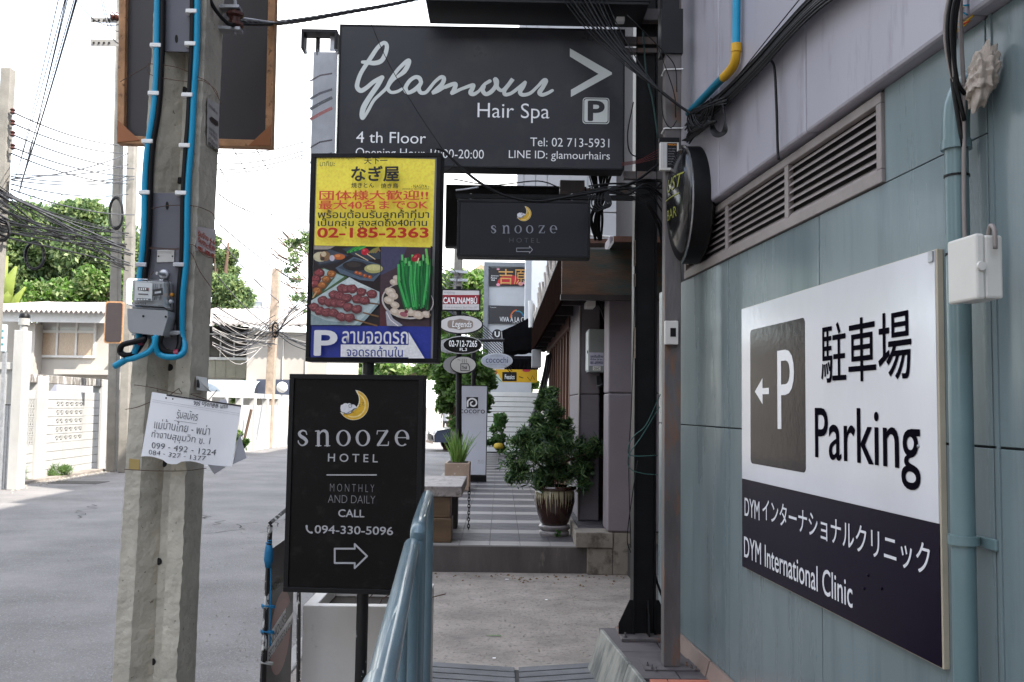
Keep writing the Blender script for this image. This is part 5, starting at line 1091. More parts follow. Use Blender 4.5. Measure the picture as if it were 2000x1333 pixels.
# cabinet on the pillar
CB = front(1170, 690, 9.95, 0)
mcb = thing('meter_cabinet', 'grey steel meter cabinet with stickers on the mauve pillar', 'cabinet', CB.hit(1170,728,-.15))
u_ = R4(CB, 1150, 643, 1190, 727); q = MB(); q.ob(CB, *u_, -.33, 0); q.build('body', mat('cabinet_grey', '#858b8a', .45, var=.06), mcb, bevel=.006)
q = MB(); q.ob(CB, u_[0]-.006, u_[0]-.0005, u_[2]+.02, u_[3]-.02, -.31, -.02); q.build('side_door', mat('cabinet_pale', '#c6cac8', .4), mcb, bevel=.002)
q = MB(); q.ob(CB, u_[0]-.012, u_[0]-.0065, (u_[2]+u_[3])/2-.03, (u_[2]+u_[3])/2, -.06, -.03); q.build('handle', dark, mcb)
for y_ in (661, 668.5): q = MB(); a, b_, c, d = R4(CB, 1166, y_-1.5, 1182, y_+2); q.ob(CB, a, b_, c, d, 0, .006); q.build('vent', mat('cabinet_grey','#858b8a'), mcb, bevel=.003)
q = MB(); a, b_, c, d = R4(CB, 1151, 689, 1179, 715); q.ob(CB, a, b_, c, d, 0, .001); q.build('sticker', mat('sticker_lilac', (.55,.55,.68), .5), mcb)
navy = mat('navy_ink', '#1c2350', .5)
text(CB, 'รถรับจ้าง', 1153, 693, 699, 1178, navy, mcb, .05, .0015); text(CB, 'ทั่วไทย 24 ชม.', 1153, 700, 704, 1178, navy, mcb, .05, .0015); text(CB, '081-6959930', 1153, 706, 712, 1178, navy, mcb, .05, .0015)
q = MB(); a, b_, c, d = R4(CB, 1158, 716, 1173, 724); q.ob(CB, a, b_, c, d, 0, .001); q.build('sticker', white, mcb); text(CB, 'DSHC', 1160, 717.5, 722.5, 1171, ink_black, mcb, .02, .002)
gP = 'dark conduits strapped beside the meter cabinet'
for k in range(4):
    x0 = 1191+k*1.8
    wpx([(1168+k*5,590,9.75),(1180+k*3.5,620,9.8),(1189+k*2.2,650,10.0),(x0,690,10.1),(x0,715,10.1),(x0-1,735,10.0),(1183-k*2,751,9.9),(1176-k*3,754,9.95),(1172-k*2,735,10.0)], .011, cablem, 'dark conduit strapped beside the meter cabinet', gP, name='conduit')
for x_, y_ in ((1186,648),(1190,651),(1194,654),(1189,683),(1192,692),(1195,703),(1188,726),(1192,732),(1195,738)):
    q = MB(); c_ = at(x_,y_,9.9); q.box(c_.x-.016,c_.x+.016,c_.y,c_.y+.05,c_.z-.008,c_.z+.008); solo('conduit_clip', q, white, 'small white clip on the dark conduits by the meter cabinet', 'clip', 'white clips by the meter cabinet')
q = MB(); c_ = at(1146,593,9.6); q.box(c_.x,c_.x+.09,9.6,9.9,c_.z-.03,c_.z+.03); solo('ceiling_box', q, wp, 'small white box under the weathered fascia', 'electrical box', bevel=.004)
q = MB(); c_ = at(1046,690,16.2); q.box(c_.x-.06,c_.x+.10,16.2,16.5,at(1046,718,16.2).z,at(1046,683,16.2).z); solo('wall_box', q, greyplastic, 'grey utility box below the black awning', 'electrical box', bevel=.01)
q = MB(); c_ = at(1036,610,17); q.tube([at(1037,640,17),at(1036,588,17)], .045, 10); q.build if 0 else None; solo('rolled_tube', q, white, 'white cylinder end at the tip of the canopy beside the clad column', 'tube', smooth='auto')
# gathered dark curtain by the doors
q = MB(); vs = []; fs = []
for i in range(14):
    t_ = i/13; xa_ = .83-.45*t_**1.4; w_ = .10+.10*t_; z_ = 2.5-1.9*t_
    for j in range(9): s_ = j/8; vs.append((xa_-w_*s_, 15.6+.06*math.sin(j*2.3+i*.4)-.6*t_, z_-.05*s_))
fs = [(i*9+j,(i+1)*9+j,(i+1)*9+j+1,i*9+j+1) for i in range(13) for j in range(8)]
q.add(vs, fs); solo('rain_curtain', q, mat('grey_curtain', (.055,.05,.055), .7, var=.2), 'dark grey gathered curtain hanging beside the shrub and timber doors', 'curtain', smooth=True)
# ------------------------------------------------------------ bench
bw = mat('painted_grey_wood', '#877f7c', .55, var=.3, scale=9, bump=.3, stretch=(1,.4,1), col2='#5b5450', thr=.6, soft=.08)
bb_ = mat('stained_brown_wood', (.085,.052,.028), .45, var=.45, scale=5, bump=.2, stretch=(.4,1,1.6), col2=(.40,.27,.06), thr=.685, soft=.02, scale2=6)
y0b, y1b = 9.55, 11.0; xR = at(914,950,y0b).x; xL = at(810,950,y0b).x; zt_ = at(880,925,11).z; ztf = at(870,950,y0b).z
bn = thing('timber_bench', 'low bench with a thick grey-washed top on brown stained timber blocks', 'bench', ((xL+xR)/2, 10.2, TZ)); ZT = ztf
q = MB(); q.box(xL, xR-.06, y0b, y1b, ZT-.105, ZT-.002); q.build('top', bw, bn, bevel=.008)
q = MB(); q.box(xL+.02, xR-.17, y0b+.02, y0b+.30, TZ+.24, ZT-.106); q.build('block', bb_, bn, bevel=.008)
q = MB(); q.box(xL+.02, xR-.155, y0b+.0, y0b+.31, TZ+.001, TZ+.239); q.build('block', bb_, bn, bevel=.008)
q = MB(); q.box(xL+.05, xR-.15, y1b-.35, y1b-.04, TZ+.001, ZT-.106); q.build('block', darkwood, bn, bevel=.01)
q = MB()
cx_, cy_ = xR-.02, 10.6
for k in range(13):
    c_ = V((cx_, cy_, ZT-.12-k*.036)); o = []
    for j in range(9):
        a = 2*math.pi*j/8; o.append(c_+(V((math.cos(a)*.012,0,math.sin(a)*.024)) if k % 2 else V((0,math.cos(a)*.012,math.sin(a)*.024))))
    q.tube(o, .005, 5)
solo('chain', q, blackmetal, 'short black chain hanging from the end of the timber bench', 'chain')
# ------------------------------------------------------------ glazed pot with shrub
def potmat(name, drips=True):
    m = bpy.data.materials.new(name); m.use_nodes = True; n = m.node_tree.nodes; l = m.node_tree.links; b = n['Principled BSDF']
    tx = n.new('ShaderNodeTexCoord'); sx = n.new('ShaderNodeSeparateXYZ'); l.new(tx.outputs['Object'], sx.inputs[0])
    at2 = n.new('ShaderNodeMath'); at2.operation = 'ARCTAN2'; l.new(sx.outputs[1], at2.inputs[0]); l.new(sx.outputs[0], at2.inputs[1])
    cb_ = n.new('ShaderNodeCombineXYZ'); l.new(at2.outputs[0], cb_.inputs[0]); nz_ = n.new('ShaderNodeTexNoise'); nz_.inputs['Scale'].default_value = 11; nz_.inputs['Detail'].default_value = 2; l.new(cb_.outputs[0], nz_.inputs[0])
    ma = n.new('ShaderNodeMath'); ma.operation = 'MULTIPLY_ADD'; ma.inputs[1].default_value = -.95; ma.inputs[2].default_value = .86; l.new(nz_.outputs[0], ma.inputs[0])
    gt_ = n.new('ShaderNodeMath'); gt_.operation = 'SUBTRACT'; l.new(sx.outputs[2], gt_.inputs[0]); l.new(ma.outputs[0], gt_.inputs[1])
    mr = n.new('ShaderNodeMapRange'); mr.inputs[1].default_value = 0; mr.inputs[2].default_value = .012; l.new(gt_.outputs[0], mr.inputs[0])
    lt = n.new('ShaderNodeMath'); lt.operation = 'LESS_THAN'; lt.inputs[1].default_value = .475; l.new(sx.outputs[2], lt.inputs[0])
    mu = n.new('ShaderNodeMath'); mu.operation = 'MULTIPLY'; l.new(mr.outputs[0], mu.inputs[0]); l.new(lt.outputs[0], mu.inputs[1])
    mm = n.new('ShaderNodeMix'); mm.data_type = 'RGBA'; mm.inputs[6].default_value = (.032,.012,.008,1); mm.inputs[7].default_value = (.27,.24,.15,1) if drips else (.12,.05,.04,1); l.new(mu.outputs[0], mm.inputs[0])
    l.new(mm.outputs[2], b.inputs['Base Color']); b.inputs['Roughness'].default_value = .12; b.inputs['Coat Weight'].default_value = .4; return m
pc = atz(1083, 1050, TZ); pc.y += .17; pc.x = at(1083,1000,pc.y).x; pc.z = TZ
pt_ = thing('glazed_pot', 'brown glazed pot with pale drips holding the large shrub on the tiles', 'plant pot', pc)
q = MB(); q.lathe(pc, (0,0,1), [(0.001,.105),(.125,.105),(.15,.14),(.19,.25),(.213,.36),(.212,.44),(.205,.47),(.228,.485),(.232,.505),(.222,.52),(.20,.52),(.195,.48),(.001,.47)], 40); q.build('body', potmat('drip_glaze'), pt_, smooth='auto')
q = MB(); q.lathe(pc, (0,0,1), [(.15,.0),(.158,.02),(.155,.045),(.145,.055),(.165,.075),(.168,.10),(.155,.113),(.12,.113)], 36); q.build('saucer', mat('grey_glaze', (.20,.18,.18), .25, var=.4, scale=9), pt_, smooth='auto')
q = MB(); q.lathe(pc, (0,0,1), [(.001,.49),(.194,.485)], 24); q.build('soil', mat('soil', (.03,.022,.015)), pt_)
shm = [leafmat('shrub_leaf_dark', (.018,.045,.016), .25), leafmat('shrub_leaf_mid', (.045,.10,.032), .3), leafmat('shrub_leaf_light', (.12,.19,.06), .35)]
sh = thing('potted_shrub', 'big dark green clipped shrub in the dripped glazed pot', 'shrub', pc+V((0,0,.48)))
bark = mat('bark', (.10,.06,.04), .9, var=.3, bump=.4)
def S3(px, py, dy=0): return at(px, py, pc.y+dy)
for pts in ([(1080,975),(1078,930),(1068,900),(1075,840),(1072,790)],[(1078,935),(1050,905),(1020,880)],[(1076,920),(1110,900),(1150,885)],[(1068,900),(1040,860),(1030,840)]):
    q = MB(); P = crom([S3(*p) for p in pts], 5); q.tube(P, [.016-.010*i/len(P) for i in range(len(P))], 7); q.build('branch', bark, sh, smooth=True)
cl = []
for x_, y_, r_ in ((1072,775,22),(1078,800,24),(1060,820,26),(1095,825,22),(1050,850,32),(1088,858,34),(1020,862,22),(1068,890,42),(1030,900,38),(1105,895,38),(1140,880,26),(1160,868,18),(1080,930,40),(1040,935,34),(1118,930,34),(1010,920,18),(1145,905,22),(1000,935,9),(1170,878,8),(1060,790,14)):
    c_ = S3(x_, y_, random.uniform(-.10,.14)); r2 = r_/1870*pc.y*(1.02 if y_ > 850 else .8); cl.append((c_.x,c_.y,c_.z,r2*1.0,r2*.9,r2*.8))
leaves('foliage', cl, 640, .095, shm, sh, asp=.17, spread=.52)
# second potted shrub behind
p2 = at(1142, 968, 11.3); p2.z = .40
t2 = thing('small_glazed_pot', 'smaller dark glazed pot on the shop step behind the big pot', 'plant pot', p2)
q = MB(); q.lathe(p2, (0,0,1), [(.001,0),(.10,0),(.14,.10),(.155,.22),(.165,.235),(.145,.24),(.001,.22)], 28); q.build('body', potmat('dark_glaze', False), t2, smooth='auto')
s2 = thing('rear_shrub', 'smaller shrub behind the big potted shrub at the shop step', 'shrub', p2+V((0,0,.24)))
q = MB(); q.tube([p2+V((0,0,.2)), p2+V((.02,0,.5))], .012, 6); q.build('branch', bark, s2)
leaves('foliage', [(p2.x,p2.y,p2.z+.50,.26,.2,.24),(p2.x+.18,p2.y-.1,p2.z+.42,.14,.12,.08),(p2.x-.05,p2.y,p2.z+.8,.18,.15,.2)], 1000, .075, shm, s2, asp=.2)
vt_ = thing('vine_sprig', 'tiny green vine growing on the pot saucer', 'plant', pc+V((.02,-.18,.0))); leaves('foliage', [(pc.x+.03,pc.y-.19,TZ+.055,.035,.015,.045)], 40, .03, [leafmat('vine_leaf', (.05,.13,.03))], vt_, asp=.8)
# ------------------------------------------------------------ street signs over the terrace
SY = 16.2
posto = thing('street_sign_post', 'dark post carrying the stack of small shop signs', 'post', at(896,950,SY))
q = MB(); q.tube([V((at(897,900,SY).x,SY,TZ)), at(896,560,SY)], .05, 12); q.build('pole', blackmetal, posto, smooth='auto')
c1_ = front(901, 587, SY-.06)
t = box_sign('coffee_sign', 'red and white coffee brand sign on top of the dark sign post', c1_, (862,565,938.5,608), .09, mat('sign_white', (.62,.60,.60), .4, var=.03), blackmetal, .022)
P_ = Print(c1_, LW, .0003); P_.p([(865,576.5),(936,576.5),(936,594.5),(865,594.5)], '#8e1526'); P_.build('red_band', t)
text(c1_, 'CATUNAMBÚ', 866, 578, 593, 932, ink_white, t, .05, .003); text(c1_, 'คาทูนัมบู', 868, 568.5, 575, 888, ink_grey, t, .01, .003); text(c1_, 'El café de Andalucía, Spain Since 1897', 868, 598, 603.5, 932, ink_grey, t, 0, .003, ital=.2)
def oval(name, lab, cx, cy, rx, ry, Y, face, rim, back=.10, yaw=0, n=40, rimw=2.2):
    pl = front(cx, cy, Y, yaw); t = thing(name, lab, 'sign', pl.hit(cx, cy+ry, -back/2)); q = MB(); q.prism(pl, [pl.uv(*p) for p in ell(cx,cy,rx,ry,n)], -back, 0); q.build('casing', rim, t, smooth='auto')
    q = MB(); q.prism(pl, [pl.uv(*p) for p in ell(cx,cy,rx-rimw,ry-rimw,n)], .0005, .006); q.build('face', face, t); return pl, t
pl, t = oval('legends_sign', 'white oval sign with a grey badge below the coffee sign', 900, 634, 43.5, 19, SY-.06, mat('sign_white', (.62,.60,.60)), blackmetal)
q = MB(); poly(q, pl, rr(pl,874,626,924,642,.05), .0075, px=False); poly(q, pl, [(886,626),(899,623),(912,626),(912,642),(899,645),(886,642)], .0078); q.build('badge', mat('taupe_ink', '#8d8078', .5), t)
text(pl, 'Legends', 883, 627, 643, 920, ink_white, t, .01, .009, ital=.1)
pl, t = oval('phone_number_sign', 'black oval sign with a white phone number', 903, 674, 38.5, 17.5, SY-.10, signblack, mat('silver_rim', (.5,.5,.5), .35), .12, 0, 40, 1.6)
text(pl, '02-712-7265', 877, 665, 677.5, 932, ink_white, t, .04, .009); text(pl, 'FL.3', 898, 680, 686, 912, ink_white, t, .04, .009)
for k in range(2):
    pass
q = MB(); c_ = at(873,676,SY+.15); plx = front(873,676,SY+.18); q.prism(plx, [plx.uv(*p) for p in ell(876,676,20,14,30)], -.08, .06); q.build('rear_casing', galv, t, smooth='auto')
pl, t = oval('cup_sign', 'grey oval sign with a steaming square cup drawing', 905, 713, 26, 17.5, SY-.12, mat('sign_grey', (.42,.41,.38), .4), blackmetal, .10, 0, 36, 1.8)
q = MB(); plx = front(890,715,SY+.05); q.prism(plx, [plx.uv(*p) for p in ell(890,713.5,24,17,36)], -.12, .07); q.build('rear_drum', mat('drum_silver', (.35,.35,.36), .3, metal=.7), t, smooth='auto')
q = MB()
for a, b_ in (((900,711),(914,711)),((914,711),(917,717)),((917,717),(916.5,725)),((900,711),(900,724)),((900,724.5),(915,724.5))): stroke(q, pl, [a, b_], .012, w=.009)
for x_ in (903,907,911): stroke(q, pl, [(x_,702),(x_-.3,705),(x_+.3,709)], .007, w=.009)
stroke(q, pl, [(894,703),(899,704)], .008, w=.009); q.build('cup_drawing', ink_black, t); text(pl, 'THA', 901, 715, 722, 912, ink_black, t, .04, .009, ital=.15)
pl, t = oval('hair_design_sign', 'pale blue oval hair design sign with thin lettering', 970.5, 705, 31, 15, 17.6, mat('sign_pale', (.50,.54,.62), .4), mat('sign_pale_rim', (.66,.68,.7), .4), .10, 0, 40, 1.6)
text(pl, 'cocochi', 949, 697, 709, 992, navy, t, -.005, .009); text(pl, 'HAIR DESIGN', 958, 694, 697, 982, ink_grey, t, 0, .009); text(pl, '-INTERNATIONAL-', 950, 711, 714, 990, ink_grey, t, 0, .009)
q = MB(); ypole = 17.7; q.tube([V((at(926,800,ypole).x,ypole,TZ)), at(925,660,ypole)], .045, 10); q.tube([at(925,665,ypole), at(985,665,ypole)], .03, 8); solo('bracket_pole', q, darkframe, 'dark pole with a side arm behind the stacked oval signs', 'post', smooth='auto')
# standing lightbox
LB = front(925, 850, 17.3); lb = box_sign('standing_lightbox', 'tall white standing lightbox with a black swirl square at the pavement edge', LB, (897,753,951,929), .16, mat('lightbox_white', (.55,.57,.64), .35, var=.03), darkframe, .012)
q = MB(); a, b_, c, d = R4(LB, 898, 929.3, 950, 941); q.ob(LB, a, b_, TZ+.001-LB.O.z if 0 else c, d, -.22, .04); q.build('foot', blackmetal, lb, bevel=.004)
q = MB(); poly(q, LB, [(911,776),(934,776),(934,798),(911,798)], LW+.001); q.build('black_square', ink_black, lb)
q = MB(); stroke(q, LB, [(913.5,794,1),(914,784,1.1),(921,779,1.1),(929,782,1.1),(930.5,789,1),(926,793.5,1),(920,792,1),(919.5,787,.9),(923,785,.7)], .028, w=LW+.002); q.build('swirl', ink_white, lb)
text(LB, 'cocoro', 899, 800, 807.5, 947, ink_black, lb, 0, .003); text(LB, 'JAPANESE CUISINE', 911, 809.5, 811, 934, ink_grey, lb, 0, .003, res=1); text(LB, '7513', 933, 899, 906, 944, ink_grey, lb, 0, .003)
# aloe planter
ay = 15.4; xa, xb2 = at(868,930,ay).x, at(917,930,ay).x; za = at(890,905,ay).z
al = thing('beige_planter', 'beige square planter holding the spiky aloe beside the bench', 'planter', ((xa+xb2)/2, ay+.3, TZ))
ptm = mat('beige_planter_paint', '#9c8775', .6, var=.12, scale=6, bump=.1, col2='#b7aaa0', thr=.64, soft=.03)
q = MB(); q.box(xa,xb2,ay,ay+.62,TZ+.001,za); q.build('box', ptm, al, bevel=.01)
q = MB(); q.box(xa+.04,xb2-.04,ay+.04,ay+.58,za+.0005,za+.004); q.build('soil', mat('soil', (.03,.022,.015)), al)
ae = thing('aloe_plant', 'spiky green aloe with upright blades in the beige planter', 'plant', ((xa+xb2)/2, ay+.3, za))
alm = [leafmat('aloe_leaf', (.10,.20,.035), .25), leafmat('aloe_leaf_pale', (.19,.30,.07), .3)]
for k in range(62):
    a = rs.uniform(0,6.283); tl_ = rs.uniform(.05,.75)**1.0; L_ = rs.uniform(.32,.56); w_ = rs.uniform(.018,.028); c_ = V(((xa+xb2)/2+math.cos(a)*.10*rs.random(), ay+.3+math.sin(a)*.10, za)); d_ = V((math.cos(a), math.sin(a), 0)); sd = V((-d_.y, d_.x, 0)); vs = []
    for i in range(6): t_ = i/5; p = c_+d_*L_*math.sin(tl_)*t_**1.3+V((0,0,1))*L_*math.cos(tl_*.8)*t_; ww = w_*(1-t_)**.7; vs += [p-sd*ww+d_*.004, p-d_*ww*.4, p+sd*ww+d_*.004]
    q = MB(); q.add(vs, [f for i in range(5) for f in ((3*i,3*i+1,3*i+4,3*i+3),(3*i+1,3*i+2,3*i+5,3*i+4))]); q.build('leaf', alm[k % 2], ae, smooth=True)
# ------------------------------------------------------------ white slatted gate at the end of the terrace
gy = 28.2; gx0, gx1 = at(952,830,gy).x, at(1050,830,gy).x; gz1 = at(1000,766,gy).z
gt_ = thing('slatted_gate', 'white horizontal slat gate closing the far end of the terrace', 'gate', ((gx0+gx1)/2, gy, TZ))
N = 12; hgt = (gz1-TZ-.02)/N
for k in range(N):
    q = MB(); q.box(gx0,gx1,gy,gy+.03,TZ+.02+k*hgt+.012,TZ+.02+(k+1)*hgt-.004); q.build('slat', white, gt_, bevel=.004)
for x_ in (at(984,800,gy).x, at(1013,800,gy).x):
    q = MB(); q.box(x_-.012,x_+.012,gy+.031,gy+.07,TZ,gz1); q.build('upright', darkframe, gt_)
q = MB(); q.box(gx0,gx1,gy+.031,gy+.035,TZ,gz1); q.build('back_sheet', mat('gate_gap', (.10,.10,.10), .8), gt_)
gp = thing('gate_plant', 'leafy green plant in front of the white slatted gate', 'plant', at(975,878,26.6)); c_ = at(975,845,26.6)
leaves('foliage', [(c_.x,c_.y,c_.z,.30,.2,.45),(c_.x-.1,c_.y,c_.z-.35,.3,.2,.2),(c_.x+.05,c_.y,c_.z+.35,.16,.1,.2)], 420, .13, [leafmat('broad_leaf', (.05,.12,.03)), leafmat('broad_leaf_pale', (.11,.19,.06))], gp, asp=.7)
q = MB(); c_ = at(974,872,26.2); q.lathe(c_+V((0,0,-.06)), (0,0,1), [(.12,0),(.15,.04),(.11,.13),(.02,.15)], 14); solo('yellow_bag', q, mat('yellow_sack', '#b59a2c', .6), 'small yellow bag on the ground by the gate plant', 'bag', smooth=True)
# yellow banner
YB = front(1000, 735, 26.5); t = thing('yellow_banner', 'yellow banner with a black name square above the white gate', 'banner', YB.hit(1000,746))
q = MB(); a, b_, c, d = R4(YB, 957, 722, 1050, 747); q.ob(YB, a, b_, c, d, -.03, 0); q.build('cloth', mat('banner_yellow', '#d9a920', .6, var=.08), t)
P_ = Print(YB, LW, .0005); P_.p([(957,722),(968,722),(982,747),(957,747)], '#c9d2c0'); P_.p(ell(966,728,6,5,12), '#a86a3c'); P_.line([(966,732),(973,740),(980,746)], 2, '#5d8a8a'); P_.p([(981,727),(1009,727),(1009,745),(981,745)], '#17120f'); P_.line([(1014,736),(1022,739)], 1.5, '#3a2a12'); P_.line([(1030,737),(1036,744),(1040,734),(1044,742)], 1.4, '#3a2a12'); P_.p(ell(1028,724,8,3,12), '#c2344a'); P_.build('print', t)
text(YB, 'Fessics', 986, 732, 741, 1005, ink_white, t, .02, .006)
# kanji board tower
TY = 30; tw_ = front(990, 600, TY); bx0, bx1 = at(946,600,TY).x, at(1040,600,TY).x
tt = thing('sign_tower', 'tall white sign tower with the kanji and rainbow boards', 'sign tower', ((bx0+bx1)/2, TY+.3, GZ))
q = MB(); q.box(bx0,bx1,TY+.01,TY+.5,GZ,at(990,519,TY).z); q.build('tower', mat('tower_white', (.55,.57,.60), .5, var=.05), tt)
q = MB(); q.box(bx0-.03,bx0+.11,TY-.08,TY+.009,GZ,at(990,517,TY).z+.06); q.box(bx0+.1101,bx1,TY-.08,TY+.009,at(990,522,TY).z,at(990,517,TY).z+.06); q.build('frame', mat('tower_frame', (.25,.27,.29), .5), tt)
P_ = Print(tw_, .03, .002)
P_.p([(955,524),(1028,524),(1028,559.5),(955,559.5)], '#1a1417'); P_.p(ell(994,556,23,19,26,0,math.pi,2*math.pi), '#c8172c'); P_.p(ell(973,557,4,3,8), '#e9a0b4'); P_.p(ell(1017,555,5,4,8), '#e9a0b4'); P_.p(ell(973,526.5,3,2,8), '#e9a0b4'); P_.p(ell(1024,553,3,3,8), '#e9a0b4')
P_.p([(954,597),(1030,599),(1030,633),(954,633)], '#333236')
for k, c in enumerate(('#b8432f','#c97a35','#3c8f6c','#2f6fae')):
    r_ = 14.5-k*1.1; a0_ = math.pi*1.0; n_ = 16; pts = [(1011+r_*math.cos(math.pi+math.pi*.93*i/n_), 622+r_*1.15*math.sin(math.pi+math.pi*.93*i/n_)) for i in range(n_+1)]; P_.line(pts[:9] if k < 2 else pts[7:], 1.6, c)
P_.p(ell(971,653.5,9.8,9.8,24), '#1c1c20'); P_.build('print', tt)
gold = mat('gold_ink', '#d7a25c', .4)
text(tw_, '吉', 974, 526, 556, 1002, gold, tt, .01, .06); text(tw_, '原', 1004, 527, 557, 1027, gold, tt, .0, .06)
for k, s_ in enumerate(('Japanese', 'Member', 'Club')): text(tw_, s_, 959, 538+k*4, 541.4+k*4, 959+(15,12,8)[k], ink_white, tt, .03, .06, res=1)
text(tw_, 'VIVA Á LA CA', 976, 617, 629, 1029, ink_white, tt, .015, .06); text(tw_, 'WE COLOR YOUR', 1001, 630, 632.5, 1028, ink_white, tt, 0, .06, res=1); text(tw_, 'Treatments', 957, 600, 602, 969, ink_white, tt, 0, .06, res=1)
text(tw_, 'U', 966, 648, 659, 976, ink_white, tt, .05, .06)
# ------------------------------------------------------------ trees
def tree(name, lab, base, clumps, n, size, mats, group=None, trunk=.25, asp=.55, cat='tree'):
    t = thing(name, lab, cat, base, group); top = V((sum(c[0] for c in clumps)/len(clumps), sum(c[1] for c in clumps)/len(clumps), max(c[2] for c in clumps)))
    q = MB(); B = V(base); P = crom([B, B.lerp(top,.35)+V((.15,0,0)), B.lerp(top,.7), top], 5); q.tube(P, [trunk*(1-.85*i/len(P)) for i in range(len(P))], 9); q.build('trunk', bark, t, smooth=True)
    for c in clumps[:9]:
        q = MB(); s_ = B.lerp(top, .35+.3*random.random()); q.tube(crom([s_, s_.lerp(V(c[:3]),.5)+V((0,0,-.2)), V(c[:3])], 5), [trunk*.3]*4+[trunk*.2]*4+[trunk*.1]*3, 6); q.build('limb', bark, t)
    leaves('crown', clumps, n, size, mats, t, asp=asp); return t
gA = [leafmat('tree_leaf_dark', (.05,.085,.035), .4), leafmat('tree_leaf_mid', (.11,.17,.06), .5), leafmat('tree_leaf_light', (.24,.30,.12), .5)]
gB2 = [leafmat('bright_leaf', (.10,.19,.03), .4), leafmat('bright_leaf_deep', (.05,.11,.02), .35), MC['tree_leaf_light']]
def clp(lst, Y, dy=1.2):
    o = []
    for x_, y_, r_ in lst: Yy = Y+random.uniform(-dy,dy); c = at(x_,y_,Yy); r2 = r_/1870*Yy; o.append((c.x,c.y,c.z,r2,r2*.9,r2*.85))
    return o
tree('broadleaf_tree', 'large sunlit broadleaf tree above the left house, left half', V((-23,44,GZ)), clp([(20,470,55),(70,440,45),(110,470,50),(60,510,55),(120,520,50),(10,540,50),(90,560,45),(150,560,40),(0,590,40),(100,595,40),(40,420,25),(140,420,28),(-30,480,60)],44), 5200, .26, gA, 'trees behind the left house', .4)
tree('broadleaf_tree', 'large sunlit broadleaf tree above the left house, right half', V((-19,43,GZ)), clp([(180,450,45),(215,470,45),(165,500,45),(225,520,45),(250,490,35),(195,560,45),(240,575,40),(170,420,28),(265,560,35),(130,590,30),(215,430,22)],43), 5200, .26, gA, 'trees behind the left house', .4)
tree('garden_tree', 'low yellow-green bush tree right above the roof of the left house', V((-18,36,GZ)), clp([(80,580,30),(120,575,28),(60,590,20),(150,580,28),(190,560,26),(235,545,20),(210,590,24),(170,540,20)],36,.6), 2200, .20, gB2)
tree('pointed_tree', 'pointed green tree to the right of the near pole', V((-14.5,48,GZ)), clp([(448,500,14),(440,530,22),(430,560,28),(455,570,28),(465,600,28),(430,610,30),(475,585,18),(425,500,14),(418,470,10),(450,625,26)],48), 2600, .22, gA, None, .3)
# dark pole-side thin tree by the post (bare twigs and sparse leaves)
tt_ = thing('sparse_tree', 'sparse twiggy tree in front of the pale sky left of the restaurant sign', 'tree', V((-11,46,GZ)))
rs2 = random.Random(11)
for k in range(26):
    x0, y0_ = rs2.uniform(585,610), rs2.uniform(470,640); x1, y1_ = x0-rs2.uniform(20,60), y0_-rs2.uniform(5,40); q = MB(); q.tube(crom([at(x0,y0_,46),at((x0+x1)/2,(y0_+y1_)/2+rs2.uniform(2,10),46),at(x1,y1_,46)], 4), .03, 4); q.build('limb', bark, tt_)
q = MB(); q.tube([V((-9.8,46,GZ)), at(606,640,46), at(602,450,46)], [.2,.1,.04], 6); q.build('trunk', bark, tt_)
leaves('crown', clp([(590,500,26),(575,540,22),(600,470,22),(590,590,20),(570,480,14),(600,620,18)],46), 170, .22, gA, tt_, asp=.5)
tree('hedge_tree', 'dense green tree behind the stacked oval signs', V((-1.12,23.5,GZ)), clp([(880,680,26),(900,700,34),(870,720,24),(925,720,30),(945,745,20),(885,755,28),(915,770,30),(905,800,22),(870,790,16),(935,790,20),(895,830,12),(862,700,14)],23.5,.7), 2600, .16, [MC['tree_leaf_mid'], MC['bright_leaf_deep'], MC['bright_leaf']], None, .05)
tree('rear_tree', 'light green tree rising behind the red and white coffee sign', V((-2.15,38,GZ)), clp([(880,560,30),(915,560,34),(940,590,30),(880,600,34),(920,620,34),(945,640,24),(870,640,26),(900,545,18),(935,545,16),(860,590,16)],38), 1700, .26, gB2, None, .10)
tree('far_tree', 'distant green trees beyond the bend of the road', V((-9.5,75,GZ)), clp([(700,724,24),(650,724,22),(760,722,26),(820,715,24),(850,725,26),(800,740,20),(730,740,22),(840,700,18)],75,3), 700, .55, gB2, None, .3)
tree('gate_tree', 'bright green tree above the far end of the white slatted gate', V((.7,34,GZ)), clp([(985,752,14),(1010,750,14),(1035,752,14),(1000,742,10),(1030,740,12),(965,758,10)],34,.5), 700, .16, gB2, None, .12)
# banana plant: big leaves one by one
bp_ = thing('banana_plant', 'banana plant with broad yellow-green leaves at the left edge', 'banana plant', V((-19.6,36,GZ)))
bml = [leafmat('banana_leaf', (.22,.27,.05), .4), leafmat('dry_banana_leaf', (.34,.24,.09), .3)]
for k, (x0, y0_, x1, y1_, w_) in enumerate(((10,640,30,520,16),(10,640,12,500,15),(15,640,60,590,13),(5,650,-8,540,14),(18,650,48,560,10),(10,650,38,600,12),(20,660,50,640,9),(12,640,22,560,14))):
    a, b_ = at(x0,y0_,36), at(x1,y1_,35.2); q = MB(); vs = []; d_ = b_-a; sd = V((d_.z,0,-d_.x)).normalized(); W_ = w_/1870*36
    for i in range(9): t_ = i/8; p = a+d_*t_+V((0,-.5*math.sin(t_*3.1),.0)); ww = W_*math.sin(max(.08,t_)**.8*3.0)*1.0; vs += [p-sd*ww+V((0,.12,0)), p, p+sd*ww+V((0,.12,0))]
    q.add(vs, [f for i in range(8) for f in ((3*i,3*i+1,3*i+4,3*i+3),(3*i+1,3*i+2,3*i+5,3*i+4))]); q.build('leaf', bml[1 if k in (2,5) else 0], bp_, smooth=True)
